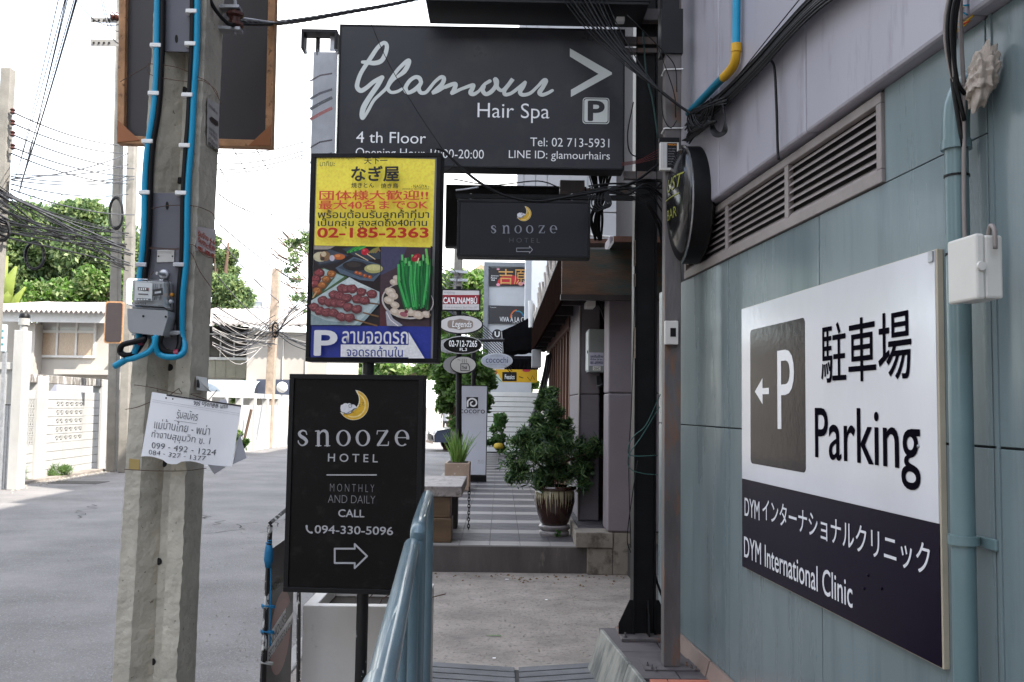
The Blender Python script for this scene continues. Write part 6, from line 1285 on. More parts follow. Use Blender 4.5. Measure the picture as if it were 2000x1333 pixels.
q = MB(); q.tube([V((-19.6,36,GZ)), at(12,645,36)], .15, 8); q.build('stem', bark, bp_)
# ------------------------------------------------------------ left house
farconc = mat('far_pole_concrete', (.22,.205,.18), .9, var=.3, scale=2, bump=.5)
hz = mat('house_render', (.40,.37,.33), .85, var=.08, scale=1.5, bump=.1)
HY = 30
hs_ = thing('left_house', 'pale two-storey house with a corrugated roof behind the breeze-block wall', 'house', V((at(150,700,HY).x, HY+3, GZ)))
def wallbox(nm, par, x0, y0_, x1, y1_, Y, d, m, bevel=0):
    a = at(x0,y1_,Y); b_ = at(x1,y0_,Y); q = MB(); q.box(a.x,b_.x,Y,Y+d,a.z,b_.z); return q.build(nm, m, par, bevel=bevel)
wallbox('wall', hs_, 70, 618, 238, 905, HY, 8, hz)
wallbox('wall', hs_, -60, 628, 49, 905, HY+2.5, 5, hz)
wallbox('side_wall', hs_, 48, 632, 69.5, 735, HY-.6, .5, hz)
wallbox('eave_board', hs_, -80, 606, 207, 627, HY-1.0, .08, mat('eave_paint', (.5,.49,.47), .6))
q = MB(); x0, x1 = at(-120,600,HY-1.1).x, at(210,600,HY-1.1).x; zt = at(100,608,HY-1.1).z; n_ = 150; vs = []
for i in range(n_+1):
    x_ = x0+(x1-x0)*i/n_; w_ = .045*math.sin(i*math.pi/2.2); vs += [(x_,HY-1.25,zt+w_), (x_,HY+6,zt+1.0+w_), (x_,HY-1.25,zt+w_-.03)]
q.add(vs, [f for i in range(n_) for f in ((3*i,3*i+3,3*i+4,3*i+1),(3*i+2,3*i+5,3*i+3,3*i))]); q.build('roof', mat('roof_sheet', (.34,.31,.29), .8, var=.12), hs_, smooth='auto')
def window(par, x0, y0_, x1, y1_, Y, n, trans, frame, glass, curt=None):
    a = at(x0,y1_,Y); b_ = at(x1,y0_,Y); w = b_.x-a.x; f_ = .06; wn = None
    q = MB(); q.box(a.x,b_.x,Y-.10,Y-.001,a.z-.07,a.z); q.box(a.x,b_.x,Y-.10,Y-.001,b_.z,b_.z+.05)
    zt_ = b_.z if not trans else a.z+(b_.z-a.z)*trans; 
    if trans: q.box(a.x+f_+.001,b_.x-f_-.001,Y-.09,Y-.001,zt_-.05,zt_+.03)
    for k in range(n+1): x_ = a.x+w*k/n; x_ = min(max(x_, a.x+f_/2), b_.x-f_/2); q.box(x_-f_/2,x_+f_/2,Y-.095,Y-.001,a.z+.0005,b_.z-.0005)
    wn = q.build('window', frame, par)
    for k in range(n):
        xa_, xb_ = a.x+w*k/n+f_/2+.003, a.x+w*(k+1)/n-f_/2-.003
        q = MB(); q.box(xa_,xb_,Y-.05,Y-.03,a.z+.002,zt_-.052 if trans else b_.z-.002); q.build('pane', curt or glass, wn)
        if trans: q = MB(); q.box(xa_,xb_,Y-.05,Y-.03,zt_+.032,b_.z-.002); q.build('pane', glass, wn)
    return wn
gl = mat('window_glass', (.20,.21,.21), .08, var=.2, spec=.8); cur = mat('curtain_behind_glass', '#a08b78', .25, var=.2, scale=20, stretch=(8,1,.3), col2='#bfa88e', thr=.5); alu = mat('window_frame_white', (.6,.58,.55), .5)
glp = mat('pale_glass', (.42,.41,.40), .12, var=.1)
window(hs_, 75, 627, 190, 694, HY, 3, .68, alu, glp, cur)
wallbox('ledge', hs_, 105, 723, 222, 731, HY-.5, .5, hz); wallbox('ledge', hs_, 205, 706, 236, 711, HY-.4, .4, hz)
# gate pier and breeze-block wall on the left kerb
WX = -9.85
gpier = thing('gate_pier', 'tall white gate pier with a capped lamp on top', 'pier', atz(28,945,GZ))
gy_ = 18.6; a = at(10,945,gy_); b_ = at(45,645,gy_)
q = MB(); xa_, xb_ = at(22,800,gy_).x, at(40,800,gy_).x; q.box(xa_-.02, xb_, gy_, gy_+.32, GZ, at(30,645,gy_).z); q.build('shaft', wwall, gpier, bevel=.01)
q = MB(); c_ = V(((xa_+xb_)/2, gy_+.16, at(30,645,gy_).z)); q.lathe(c_, (0,0,1), [(.07,0),(.07,.10),(.10,.11),(.10,.24),(.085,.25)], 16); q.build('lamp', mat('lamp_body', (.35,.34,.32), .4), gpier, smooth='auto')
q = MB(); q.lathe(c_+V((0,0,.25)), (0,0,1), [(.105,0),(.105,.05),(.08,.085),(0,.09)], 16); q.build('lamp_cap', blackmetal, gpier, smooth='auto')
wg = thing('side_gate', 'white wall and dark gate opening left of the gate pier', 'gate', V((xa_-1.0, gy_+.1, GZ)))
q = MB(); q.box(xa_-3, xa_-.03, gy_+.1, gy_+.3, at(0,790,gy_).z, at(0,722,gy_).z); q.build('wall', wwall, wg)
q = MB(); q.box(xa_-3, xa_-.03, gy_+.05, gy_+.35, at(0,722,gy_).z+.001, at(0,708,gy_).z); q.build('coping', wwall, wg, bevel=.01)
q = MB(); q.box(xa_-3, xa_-.22, gy_+.15, gy_+.22, GZ, at(0,790,gy_).z-.02); q.build('door', mat('dark_gate', (.03,.035,.04), .5), wg)
for k in range(3): q = MB(); q.box(xa_-.2+k*.055, xa_-.165+k*.055, gy_+.1, gy_+.14, GZ, at(0,790,gy_).z-.02); q.build('gate_bar', galv, wg)
# sign panel at the left edge
EP = front(0, 670, 17.9); t = thing('edge_notice_board', 'light blue notice board cropped by the left edge', 'sign', EP.hit(0,688)); q = MB(); a4 = R4(EP, -40, 634, 12, 688); q.ob(EP, *a4, -.06, 0); q.build('board', mat('board_pale_blue', (.45,.52,.54), .5), t, bevel=.02)
q = MB(); a5 = R4(EP, -4, 688.5, 3, 1000); q.ob(EP, a5[0], a5[1], a5[2], a5[3], -.07, -.02); q.build('leg', galv, t)
for k in range(3): q = MB(); poly(q, EP, [(-20,645+k*13),(7,645+k*13),(7,649+k*13),(-20,649+k*13)], .002); q.build('print_line', mat('teal_ink', '#4e8790', .5), t)
bwall = thing('breeze_block_wall', 'white wall of blocks and patterned breeze blocks along the left kerb', 'wall', V((WX, 21, GZ)))
# the wall runs along the kerb: plane facing +X and towards the camera
w0 = atz(50, 942, GZ); w1 = atz(193, 917, GZ)
dr = (w1-w0).normalized(); BW = Pl(w0, (dr.y, -dr.x, 0)) 
if BW.n.dot(CAM-w0) < 0: BW = Pl(w0, -BW.n)
Lw = (w1-w0).length; sgn = 1 if (w1-w0).dot(BW.u) > 0 else -1
ztop = BW.uv(130, 765)[1]; nr_ = 10; bh = ztop/nr_; 
q = MB(); q.ob(BW, sgn*(-.25), sgn*Lw, 0, ztop-.02, -.50, -.44); q.build('shade_backing', mat('vent_shade_backing', (.10,.095,.085), .9), bwall)  # dark sheet behind the vents, standing in for shade in their openings
blk = MB(); uA_ = BW.uv(88,850)[0]*sgn; uP0, uP1 = BW.uv(66,850)[0]*sgn, BW.uv(87,850)[0]*sgn
def bblock(u0, u1, v0, v1, vent):
    q = MB(); u0, u1 = sorted((u0,u1))
    if not vent: q.ob(BW, u0+.005, u1-.005, v0+.005, v1-.005, -.099, 0); q.build('block', wwall, bwall, bevel=.004); return
    uu, vv = u1-u0-.01, v1-v0-.01; u0 += .005; v0 += .005; f_ = uu*.07
    q.ob(BW,u0,u0+f_,v0,v0+vv,-.035,-.002); q.ob(BW,u0+uu-f_,u0+uu,v0,v0+vv,-.035,-.002); q.ob(BW,u0+f_,u0+uu-f_,v0,v0+f_*1.3,-.035,-.003); q.ob(BW,u0+f_,u0+uu-f_,v0+vv-f_*1.3,v0+vv,-.035,-.003); q.ob(BW,u0+uu/2-f_*.6,u0+uu/2+f_*.6,v0+f_*1.3,v0+vv-f_*1.3,-.035,-.004)
    for h in (0, 1):
        xx0 = u0+f_+h*(uu/2-.2*f_); xx1 = xx0+uu/2-f_*1.6; e_ = f_*.42
        for s_ in (0, 1):
            ya_, yb_ = (v0+f_*1.3, v0+vv-f_*1.3) if s_ else (v0+vv-f_*1.3, v0+f_*1.3)
            q.prism(BW, [(xx0,ya_),(xx0+e_*1.6,ya_),(xx1,yb_),(xx1-e_*1.6,yb_)], -.03, -.005-.0015*s_)
    q.build('breeze_block', wwall, bwall)
us_ = [BW.uv(x_,850)[0]*sgn for x_ in (88,107,124,143,161,177,193)]
for r_ in range(nr_):
    for i in range(6):
        vent = i in (1,2,3) and 2 <= nr_-1-r_ +1 <= 6 and r_ < nr_-1
        vent = i in (1,2,3) and (nr_-1-r_) in (1,2,3,4,5)
        bblock(us_[i]*sgn, us_[i+1]*sgn, r_*bh, (r_+1)*bh, vent)
ul_ = [BW.uv(x_,850)[0]*sgn for x_ in (36,47,56,66)]
for r_ in range(nr_):
    for i in range(3): bblock(ul_[i]*sgn, ul_[i+1]*sgn, r_*bh, (r_+1)*bh, (nr_-1-r_) in (1,2,3,4,5))
for u0_, u1_, h_ in ((uP0,uP1,BW.uv(76,735)[1]),(BW.uv(193,850)[0]*sgn,BW.uv(204,850)[0]*sgn,BW.uv(198,742)[1])):
    q = MB(); q.ob(BW, sgn*u0_, sgn*u1_, 0, h_, -.2, .05); q.build('post', wwall, bwall, bevel=.01)
q = MB(); q.ob(BW, sgn*(uP1-1.2), sgn*(BW.uv(204,850)[0]*sgn), BW.uv(140,752)[1], BW.uv(140,737)[1], -.22, .03); q.build('lintel', mat('stained_concrete', (.20,.18,.16), .9, var=.5, scale=4, stretch=(1,1,.3), bump=.4, col2=(.5,.49,.47), thr=.55), bwall, bevel=.01)
pz = front(140, 757, w0.y+5); t = thing('white_poster', 'white and pink printed banner behind the breeze-block wall', 'banner', pz.hit(140,768)); pquad([(95,768),(110,747),(184,746),(185,768)], -.02, 0, mat('poster_white', (.62,.60,.62), .6, col2=(.60,.38,.44), thr=.66, var=.06, scale=4), 'cloth', t, 0, pz)
# gate of brown bars, and weeds
gbz = 27.5; t = thing('barred_gate', 'brown barred gate between the breeze-block wall and the double pole', 'gate', at(222,905,gbz))
q = MB(); a, b_ = at(200,840,gbz), at(250,782,gbz); q.box(a.x,b_.x,gbz+.02,gbz+.05,a.z,b_.z); q.build('sheet', mat('mauve_sheet', (.12,.09,.10), .7, var=.2), t)
for k in range(9):
    x_ = at(202+k*6,800,gbz).x; q = MB(); q.box(x_-.02,x_+.02,gbz-.03,gbz,GZ,at(200,758,gbz).z-k*.01); q.build('bar', mat('gate_brown', (.13,.06,.045), .6), t)
gm = [leafmat('grass_blade', (.10,.17,.05), .3)]
for (x_, y_, r_, lb_) in ((112,925,22,'clump of green grass at the foot of the breeze-block wall'),(40,935,9,'few straggly weeds by the gate pier')):
    c_ = atz(x_,y_+8,GZ); t = thing('grass_clump', lb_, 'grass', c_); leaves('blades', [(c_.x,c_.y,c_.z+.13,r_/1870*c_.y,.25,.16)], 900 if r_ > 10 else 160, .20, gm, t, asp=.07)
q = MB(); c_ = atz(150,943,GZ); q.box(c_.x-.55,c_.x+.55,c_.y-.35,c_.y+.35,GZ-.02,GZ+.006); struct('drain_cover', q, mat('drain_dark', (.06,.055,.05), .9, var=.4))
# double pole
for k, (xb_, xt, yt_, lab) in enumerate(((234,254,120,'taller concrete pole of the pair beyond the breeze-block wall'),(219,240,60,'slimmer left concrete pole of the pair beyond the wall'))):
    Yp = 23.6+k*.3; B = atz(xb_-1+(0 if k else 8), 917, GZ); B.y = Yp; B.x = at(xb_+(8 if not k else 0),917,Yp).x; T = at(xt+18*(k == 0)-(2 if k else 4),-60,Yp)
    t = thing('utility_pole', lab, 'utility pole', B, 'concrete street poles'); q = MB(); w_ = .115
    for s_ in (0,): q.hexa([(B.x-w_,Yp-w_,GZ),(B.x+w_,Yp-w_,GZ),(B.x+w_,Yp+w_,GZ),(B.x-w_,Yp+w_,GZ),(T.x-w_*.7,Yp-w_,T.z),(T.x+w_*.7,Yp-w_,T.z),(T.x+w_*.7,Yp+w_,T.z),(T.x-w_*.7,Yp+w_,T.z)])
    q.build('shaft', farconc, t, bevel=.02)
# small dark panel on the left pole of the pair
DP = front(220, 630, 22.6); t = thing('dark_back_panel', 'dark rounded panel back with a rusty rim on the double pole', 'sign', DP.hit(220,671)); q = MB(); q.prism(DP, rr(DP,204,589,240,671,.06), -.06, 0); q.build('rim', rustwood, t, bevel=.005); q = MB(); q.prism(DP, rr(DP,207,592,238,668,.05), .0005, .012); q.build('panel', mat('panel_dark', (.04,.03,.03), .5), t)
# far-left pole
LP = 17.0; t = thing('utility_pole', 'weathered pole at the left edge with a ladder of brown insulators', 'utility pole', at(4,900,LP)*1.0, 'concrete street poles'); T = at(11,132,LP); B = at(-36,960,LP)
q = MB(); q.hexa([(B.x-.10,LP,B.z),(B.x+.10,LP,B.z),(B.x+.10,LP+.2,B.z),(B.x-.10,LP+.2,B.z),(T.x-.09,LP,T.z),(T.x+.09,LP,T.z),(T.x+.09,LP+.2,T.z),(T.x-.09,LP+.2,T.z)]); q.build('shaft', farconc, t, bevel=.01)
for y_ in (218,240,262,287):
    c_ = at(25,y_,LP); q = MB(); q.lathe(c_, (0,0,1), [(.03,-.05),(.05,-.03),(.03,0),(.05,.03),(.03,.05)], 10); q.build('insulator', MC['brown_glaze'], t, smooth='auto')
q = MB(); q.tube([at(25,212,LP), at(24,298,LP)], .012, 6); q.build('rod', galv, t)
# middle distance leaning pole
MY = 37.5; B = atz(523,873,GZ); B.y = MY; B.x = at(522,870,MY).x; T = at(540,526,MY); t = thing('utility_pole', 'leaning brown pole tangled with wires in front of the second house', 'utility pole', B, 'concrete street poles')
q = MB(); w_ = .17; q.hexa([(B.x-w_,MY-w_,GZ),(B.x+w_,MY-w_,GZ),(B.x+w_,MY+w_,GZ),(B.x-w_,MY+w_,GZ),(T.x-w_*.8,MY-w_,T.z),(T.x+w_*.8,MY-w_,T.z),(T.x+w_*.8,MY+w_,T.z),(T.x-w_*.8,MY+w_,T.z)]); q.build('shaft', mat('warm_pole', (.30,.235,.18), .9, var=.3, bump=.4), t, bevel=.02)
fp_ = at(895,500,30); t = thing('utility_pole', 'grey pole rising behind the coffee sign', 'utility pole', V((fp_.x,30,GZ)), 'concrete street poles'); q = MB(); q.box(fp_.x-.13,fp_.x+.13,30,30.25,GZ,at(895,470,30).z+1.2); q.build('shaft', farconc, t, bevel=.02)
for z_ in (548, 532): q = MB(); c_ = at(895,z_,30); q.box(c_.x-.25,c_.x+.3,29.9,29.98,c_.z-.04,c_.z+.04); q.build('cross_arm', galv, t)
# steel cross arms up on the left
for k, (y0_, y1_) in enumerate(((36,44),(78,90))):
    t = thing('cross_arm', ('upper','lower')[k]+' perforated steel cross arm sticking out left of the framed sign back', 'cross arm', at(205,y1_,12), 'steel cross arms'); a = at(176,y1_,12); b_ = at(250,y0_,12)
    q = MB(); q.box(a.x,b_.x,12,12.01,a.z,b_.z); q.box(a.x,b_.x,12.0101,12.08,b_.z-.01,b_.z); q.build('angle', mat('dull_zinc', (.30,.29,.27), .6, metal=.3), t)
    for i in range(4): q = MB(); c_ = at(183+i*10,(y0_+y1_)/2,11.99); q.lathe(c_, (0,-1,0), [(.016,0),(0,.003)], 8); q.build('hole', white if 0 else dark, t)
q = MB(); c_ = at(226,33,12); q.lathe(c_, (1,0,0), [(.04,-.06),(.06,-.04),(.04,-.01),(.06,.02),(.04,.05)], 14); solo('spool_insulator', q, MC['brown_glaze'], 'brown spool insulator on the upper steel cross arm', 'insulator', smooth='auto')
# ------------------------------------------------------------ second house, walls along the far kerb
H2 = 44
h2 = thing('second_house', 'sunlit pale house with a low roof behind the leaning pole', 'house', at(470,800,H2+3))
wallbox('wall', h2, 395, 640, 492, 880, H2, 6, hz); wallbox('wall', h2, 480, 650, 640, 770, H2-3.5, 9, hz); wallbox('base_panel', h2, 400, 702, 491, 738, H2-.08, .07, mat('olive_panel', (.36,.34,.27), .7))
for k in range(4): wallbox('panel_joint', h2, 420+k*20, 702, 421+k*20, 738, H2-.095, .01, mat('joint', (.2,.19,.15), .8))
wallbox('corner_column', h2, 487, 640, 495, 740, H2-.3, .2, white)
for x_ in (551, 596): wallbox('wall_rib', h2, x_, 655, x_+2.5, 765, H2-3.57, .06, white)
wallbox('sill_band', h2, 402, 699, 490, 703, H2-.2, .1, white)
window(h2, 404, 655, 486, 698, H2, 3, 0, alu, mat('dim_glass', (.05,.045,.04), .1))
wallbox('shade_sheet', h2, 404, 638, 486, 654, H2-.01, .005, dark)  # flat dark strip under the roof edge, drawn for the shade there
q = MB(); zt = at(450,638,H2-2).z; x0, x1 = at(360,600,H2-2).x, at(660,600,H2-4).x; vs = []; n_ = 120
for i in range(n_+1): x_ = x0+(x1-x0)*i/n_; w_ = .05*math.sin(i*math.pi/2.1); vs += [(x_,H2-4.2,zt+w_),(x_,H2+4,zt+1.5+w_),(x_,H2-4.2,zt+w_-.12)]
q.add(vs, [f for i in range(n_) for f in ((3*i,3*i+3,3*i+4,3*i+1),(3*i+2,3*i+5,3*i+3,3*i))]); q.build('roof', MC['roof_sheet'], h2, smooth='auto')
q = MB(); vs = []
for i in range(13): a = math.pi*.5*i/12; vs += [(at(395,750,41).x, 41-1.5*math.sin(a), at(400,742,41).z-.55*(1-math.cos(a))), (at(515,750,41).x, 41-1.5*math.sin(a), at(400,742,41).z-.55*(1-math.cos(a)))]
q.add(vs, [(2*i,2*i+1,2*i+3,2*i+2) for i in range(12)]); q.build('curved_awning', mat('blue_white_sheet', (.42,.48,.52), .5), h2, smooth=True)
wallbox('shade_sheet', h2, 500, 742, 570, 775, H2-3.6, .02, mat('shade_blue', (.05,.06,.09), .7))  # flat dark sheet, the shade by the awning put into its colour
fw2 = thing('far_kerb_wall', 'sunlit white panel wall with posts along the far kerb', 'wall', atz(500,885,GZ))
a0 = atz(404,893,GZ); a1 = atz(562,871,GZ); d2 = (a1-a0); L2 = d2.length; d2.normalize(); WP2 = Pl(a0, (d2.y,-d2.x,0)); 
if WP2.n.dot(CAM-a0) < 0: WP2 = Pl(a0, -WP2.n)
s2_ = 1 if (a1-a0).dot(WP2.u) > 0 else -1; h2t = WP2.uv(480,778)[1]
for k in range(6):
    u0_, u1_ = L2*k/6, L2*(k+1)/6; q = MB(); q.ob(WP2, s2_*(u0_+.12), s2_*(u1_-.12), 0, h2t-.25, -.1, 0); q.build('panel', wwall, fw2); q = MB(); q.ob(WP2, s2_*(u0_-.11), s2_*(u0_+.11), 0, h2t, -.14, .06); q.build('post', wwall, fw2)
q = MB(); q.ob(WP2, 0, s2_*L2, h2t+.001, h2t+.18, -.12, .04); q.build('beam', wwall, fw2)
q = MB(); c_ = at(551,757,38.5); q.lathe(c_, (0,0,1), [(.22*math.sin(t_), -.22*math.cos(t_)) for t_ in [i*math.pi/12 for i in range(13)]], 18); solo('globe_lamp', q, white, 'white globe lamp on the end post of the far wall', 'lamp', smooth=True)
wk = thing('wall_shrub', 'yellow-green shrub showing over the far kerb wall', 'shrub', at(480,800,41.5)); leaves('foliage', clp([(470,762,14),(490,762,12),(480,752,10),(460,775,12),(495,775,10)],41.5,.3), 300, .2, gB2, wk)
wk = thing('kerb_shrub', 'small green shrub at the foot of the far wall', 'shrub', at(470,880,34)); leaves('foliage', clp([(467,852,10),(472,868,12)],33.5,.2), 260, .16, gB2, wk)
q = MB(); q.tube([at(475,868,34),at(491,800,34)], .05, 6); solo('leaning_stick', q, bark, 'thin stick leaning against the far wall', 'stick')
# tower blocks far away
tb2 = thing('water_tower_house', 'pale far block with a grey box on its roof', 'building', at(505,640,70)); wallbox('wall', tb2, 484, 575, 530, 650, 70, 8, white); wallbox('roof_box', tb2, 482, 546, 519, 562, 71, 4, mat('roof_box_grey', (.35,.34,.34), .7)); wallbox('upper_wall', tb2, 486, 562.5, 516, 574, 71, 6, white)
wn = wallbox('window', tb2, 488, 590, 512, 612, 69.9, .05, mat('window_grey', (.16,.17,.2), .3)); wallbox('pane', wn, 491, 593, 509, 611, 69.8, .04, gl)
tg = thing('glass_tower', 'pale blue distant high-rise beside the double pole', 'building', at(230,560,160)); 
for k in range(9): wallbox('storey', tg, 207, 341+k*24, 252, 341+k*24+23, 160, 15, mat('tower_glass', (.42,.50,.54), .25, var=.05))
rf = thing('red_roof_house', 'red-roofed far house behind the coffee sign', 'house', at(865,560,60)); q = MB(); a, b_, c_ = at(852,562,60), at(880,562,60), at(862,538,60); q.add([a,b_,c_,V(a)+V((0,6,0)),V(b_)+V((0,6,0)),V(c_)+V((0,6,0))], [(0,1,2),(3,5,4),(0,2,5,3),(1,4,5,2)]); q.build('roof', mat('red_roof', (.25,.08,.07), .8), rf); wallbox('wall', rf, 852, 563, 880, 620, 61, 4, white)
cl2 = thing('gable_house', 'tan gabled house behind the hanging hotel sign', 'house', at(935,560,50)); wallbox('wall', cl2, 905, 540, 1010, 600, 50, 6, hz); q = MB(); a, b_, c_ = at(903,541,49.5), at(975,541,49.5), at(940,516,49.5); q.add([a,b_,c_,V(a)+V((0,6,0)),V(b_)+V((0,6,0)),V(c_)+V((0,6,0))], [(0,1,2),(3,5,4),(0,2,5,3),(1,4,5,2)]); q.build('roof', mat('tan_roof', (.35,.25,.17), .8), cl2)
# end of the road: wall, sign, person, car
ew = thing('end_wall', 'pale stained compound wall at the bend of the road', 'wall', at(700,835,66))
for k in range(16):
    x0 = 560+k*21; a = at(x0,840,66+k*.0); b_ = at(x0+20.6,790 if 1 else 0,66); q = MB(); q.box(a.x,b_.x,66,66.3,GZ,at(x0,793,66).z); q.build('panel', mat('end_wall_render', (.50,.45,.41), .9, var=.15, stretch=(1,1,.2), col2=(.3,.26,.23), thr=.62), ew)
es = thing('far_white_sign', 'small white sign on a post beside the far trees', 'sign', at(841,790,60)); wallbox('board', es, 828, 744, 853, 765, 60, .1, white); wallbox('post', es, 843, 765.5, 845, 800, 60.1, .08, white)
s3 = thing('red_far_sign', 'little red sign visible between the restaurant and hotel signs', 'sign', at(650,735,55)); wallbox('board', s3, 605, 709, 660, 735, 55, .1, mat('cream_sheet', (.6,.55,.45), .6)); wallbox('red_panel', s3, 640, 711, 655, 731, 54.9, .09, mat('red_sheet', '#c2383a', .5))
# person far away: one skinned body
def person(px, py, Y, h=1.68):
    B = at(px,py,Y); B.z = GZ; t = thing('person', 'person in a grey top and dark trousers walking on the far road', 'person', B)
    J = {'pel':(0,0,.95),'che':(0,0,1.28),'nec':(0,0,1.47),'hea':(0,-.02,1.60),'top':(0,-.01,1.70),'lh':(-.09,0,.90),'lk':(-.11,-.05,.50),'la':(-.12,.05,.09),'lt':(-.12,-.10,.04),'rh':(.09,0,.90),'rk':(.11,.02,.50),'ra':(.13,.14,.10),'rt':(.13,.02,.04),
         'ls':(-.19,0,1.40),'le':(-.24,.05,1.13),'lw':(-.24,-.06,.90),'lf':(-.24,-.09,.80),'rs':(.19,0,1.40),'re':(.25,.02,1.13),'rw':(.22,-.16,.98),'rf':(.20,-.23,.95)}
    rd = {'pel':.14,'che':.15,'nec':.06,'hea':.095,'top':.07,'lh':.10,'lk':.065,'la':.045,'lt':.04,'rh':.10,'rk':.065,'ra':.045,'rt':.04,'ls':.065,'le':.045,'lw':.032,'lf':.035,'rs':.065,'re':.045,'rw':.032,'rf':.035}
    E = [('pel','che'),('che','nec'),('nec','hea'),('hea','top'),('pel','lh'),('lh','lk'),('lk','la'),('la','lt'),('pel','rh'),('rh','rk'),('rk','ra'),('ra','rt'),('che','ls'),('ls','le'),('le','lw'),('lw','lf'),('che','rs'),('rs','re'),('re','rw'),('rw','rf')]
    ks = list(J); me = bpy.data.meshes.new('body'); me.from_pydata([V(J[k])*h/1.72 for k in ks], [(ks.index(a), ks.index(b)) for a, b in E], []); o = link(bpy.data.objects.new('body', me)); o.parent = t; ORI[o.name] = B
    o.modifiers.new('s','SKIN'); o.modifiers.new('d','SUBSURF').levels = 1; sv = me.skin_vertices[0].data
    for k, s_ in zip(ks, sv): s_.radius = (rd[k], rd[k]*.8)
    sv[0].use_root = True
    m = bpy.data.materials.new('figure'); m.use_nodes = True; n = m.node_tree.nodes; l = m.node_tree.links; tx = n.new('ShaderNodeTexCoord'); sx = n.new('ShaderNodeSeparateXYZ'); l.new(tx.outputs['Object'], sx.inputs[0]); r_ = n.new('ShaderNodeValToRGB'); r_.color_ramp.interpolation = 'CONSTANT'
    mr = n.new('ShaderNodeMath'); mr.operation = 'MULTIPLY'; mr.inputs[1].default_value = .5; l.new(sx.outputs[2], mr.inputs[0]); l.new(mr.outputs[0], r_.inputs[0])
    e = r_.color_ramp.elements; e[0].position = 0; e[0].color = (.015,.015,.018,1); e[1].position = .46; e[1].color = (.20,.21,.23,1); e2 = e.new(.72); e2.color = (.30,.18,.12,1); l.new(r_.outputs[0], n['Principled BSDF'].inputs['Base Color']); me.materials.append(m)
    q = MB(); c_ = B+V((0,.005,1.60*h/1.72)); q.lathe(c_, (0,0,1), [(.102,-.03),(.108,.03),(.085,.09),(0,.115)], 12); q.build('hair', mat('black_hair', (.01,.01,.01), .6), t, smooth=True)
person(870, 836, 52)
# car
def car(cx, cy, ang, col_, lab):
    t = thing('parked_car', lab, 'car', V((cx,cy,GZ))); M_ = Matrix.Translation(V((cx,cy,GZ))) @ Matrix.Rotation(ang,4,'Z'); tr = lambda p: M_ @ V(p)
    prof = [(-2.25,.35),(-2.28,.62),(-2.15,.80),(-1.2,.96),(-.55,1.38),(.1,1.47),(.95,1.42),(1.65,1.05),(2.15,.98),(2.22,.6),(2.2,.32)]
    q = MB(); n_ = len(prof)
    lay = [(-.82,.86),(-.86,1.0),(.86,1.0),(.82,.86)]
    vs = []
    for y_, k in ((-.80,0),(-.88,1),(.88,1),(.80,0)):
        for x_, z_ in prof: zz = z_; yy = y_*(1 if z_ < 1.0 else .86-(z_-1.0)*.25); vs.append(tr((x_*(1 if k else .985), yy, zz if k else zz*.99)))
    fs = [(a*n_+i, a*n_+i+1, (a+1)*n_+i+1, (a+1)*n_+i) for a in range(3) for i in range(n_-1)]+[tuple(range(n_)), tuple(range(3*n_,4*n_))[::-1]]+[(0,n_,2*n_,3*n_),(n_-1,2*n_-1,3*n_-1,4*n_-1)][:2]
    q.add(vs, fs); q.build('body', mat(col_[0], col_[1], .2, metal=.5, coat=.8, var=.05), t, smooth='auto', bevel=.03)
    gm_ = mat('car_glass', (.02,.025,.03), .05, spec=.8)
    q = MB(); q.add([tr(p) for p in ((-1.17,-.70,.98),(-1.17,.70,.98),(-.58,.60,1.375),(-.58,-.60,1.375))], [(0,1,2,3)]); [q.v.__setitem__(i, tuple(V(q.v[i])+V((0,0,.02)))) for i in range(4)]; q.build('windscreen', gm_, t)
    for s_ in (-1, 1):
        q = MB(); q.add([tr(p) for p in ((-1.0,s_*.80,1.0),(1.45,s_*.80,1.0),(.9,s_*.70,1.36),(-.45,s_*.70,1.36))], [(0,1,2,3)]); q.build('side_window', gm_, t)
        for x_ in (-1.4, 1.35):
            q = MB(); q.lathe(tr((x_,s_*.74,.32)), M_.to_3x3() @ V((0,s_,0)), [(.20,0),(.32,.01),(.32,.16),(.21,.17)], 22); w = q.build('tyre', blackmetal, t, smooth='auto'); q = MB(); q.lathe(tr((x_,s_*.74,.32)), M_.to_3x3() @ V((0,s_,0)), [(.205,.13),(.19,.175),(.05,.15),(0,.17)], 10); q.build('rim', galv, t)
        q = MB(); q.lathe(tr((-2.16,s_*.60,.70)), M_.to_3x3() @ V((-1,0,.2)), [(.15,-.03),(.14,.06),(.08,.10),(0,.11)], 14, 1.2); q.build('headlight', mat('headlight_glass', (.6,.6,.58), .1, metal=.5), t, smooth=True)
    q = MB(); q.add([tr(p) for p in ((-2.295,-.42,.42),(-2.295,.42,.42),(-2.30,.42,.66),(-2.30,-.42,.66))], [(0,1,2,3)]); q.build('grille', blackmetal, t)
    q = MB(); q.add([tr(p) for p in ((-2.31,-.8,.30),(-2.31,.8,.30),(-2.31,.8,.38),(-2.31,-.8,.38))], [(0,1,2,3)]); q.build('bumper_trim', mat('copper_bumper', (.25,.17,.12), .3, metal=.4), t)
cc = at(843, 870, 37.0)
car(cc.x+2.15, 37.6, R(14), ('dark_blue_paint', (.02,.03,.06)), 'dark blue car pulling out behind the aloe planter')
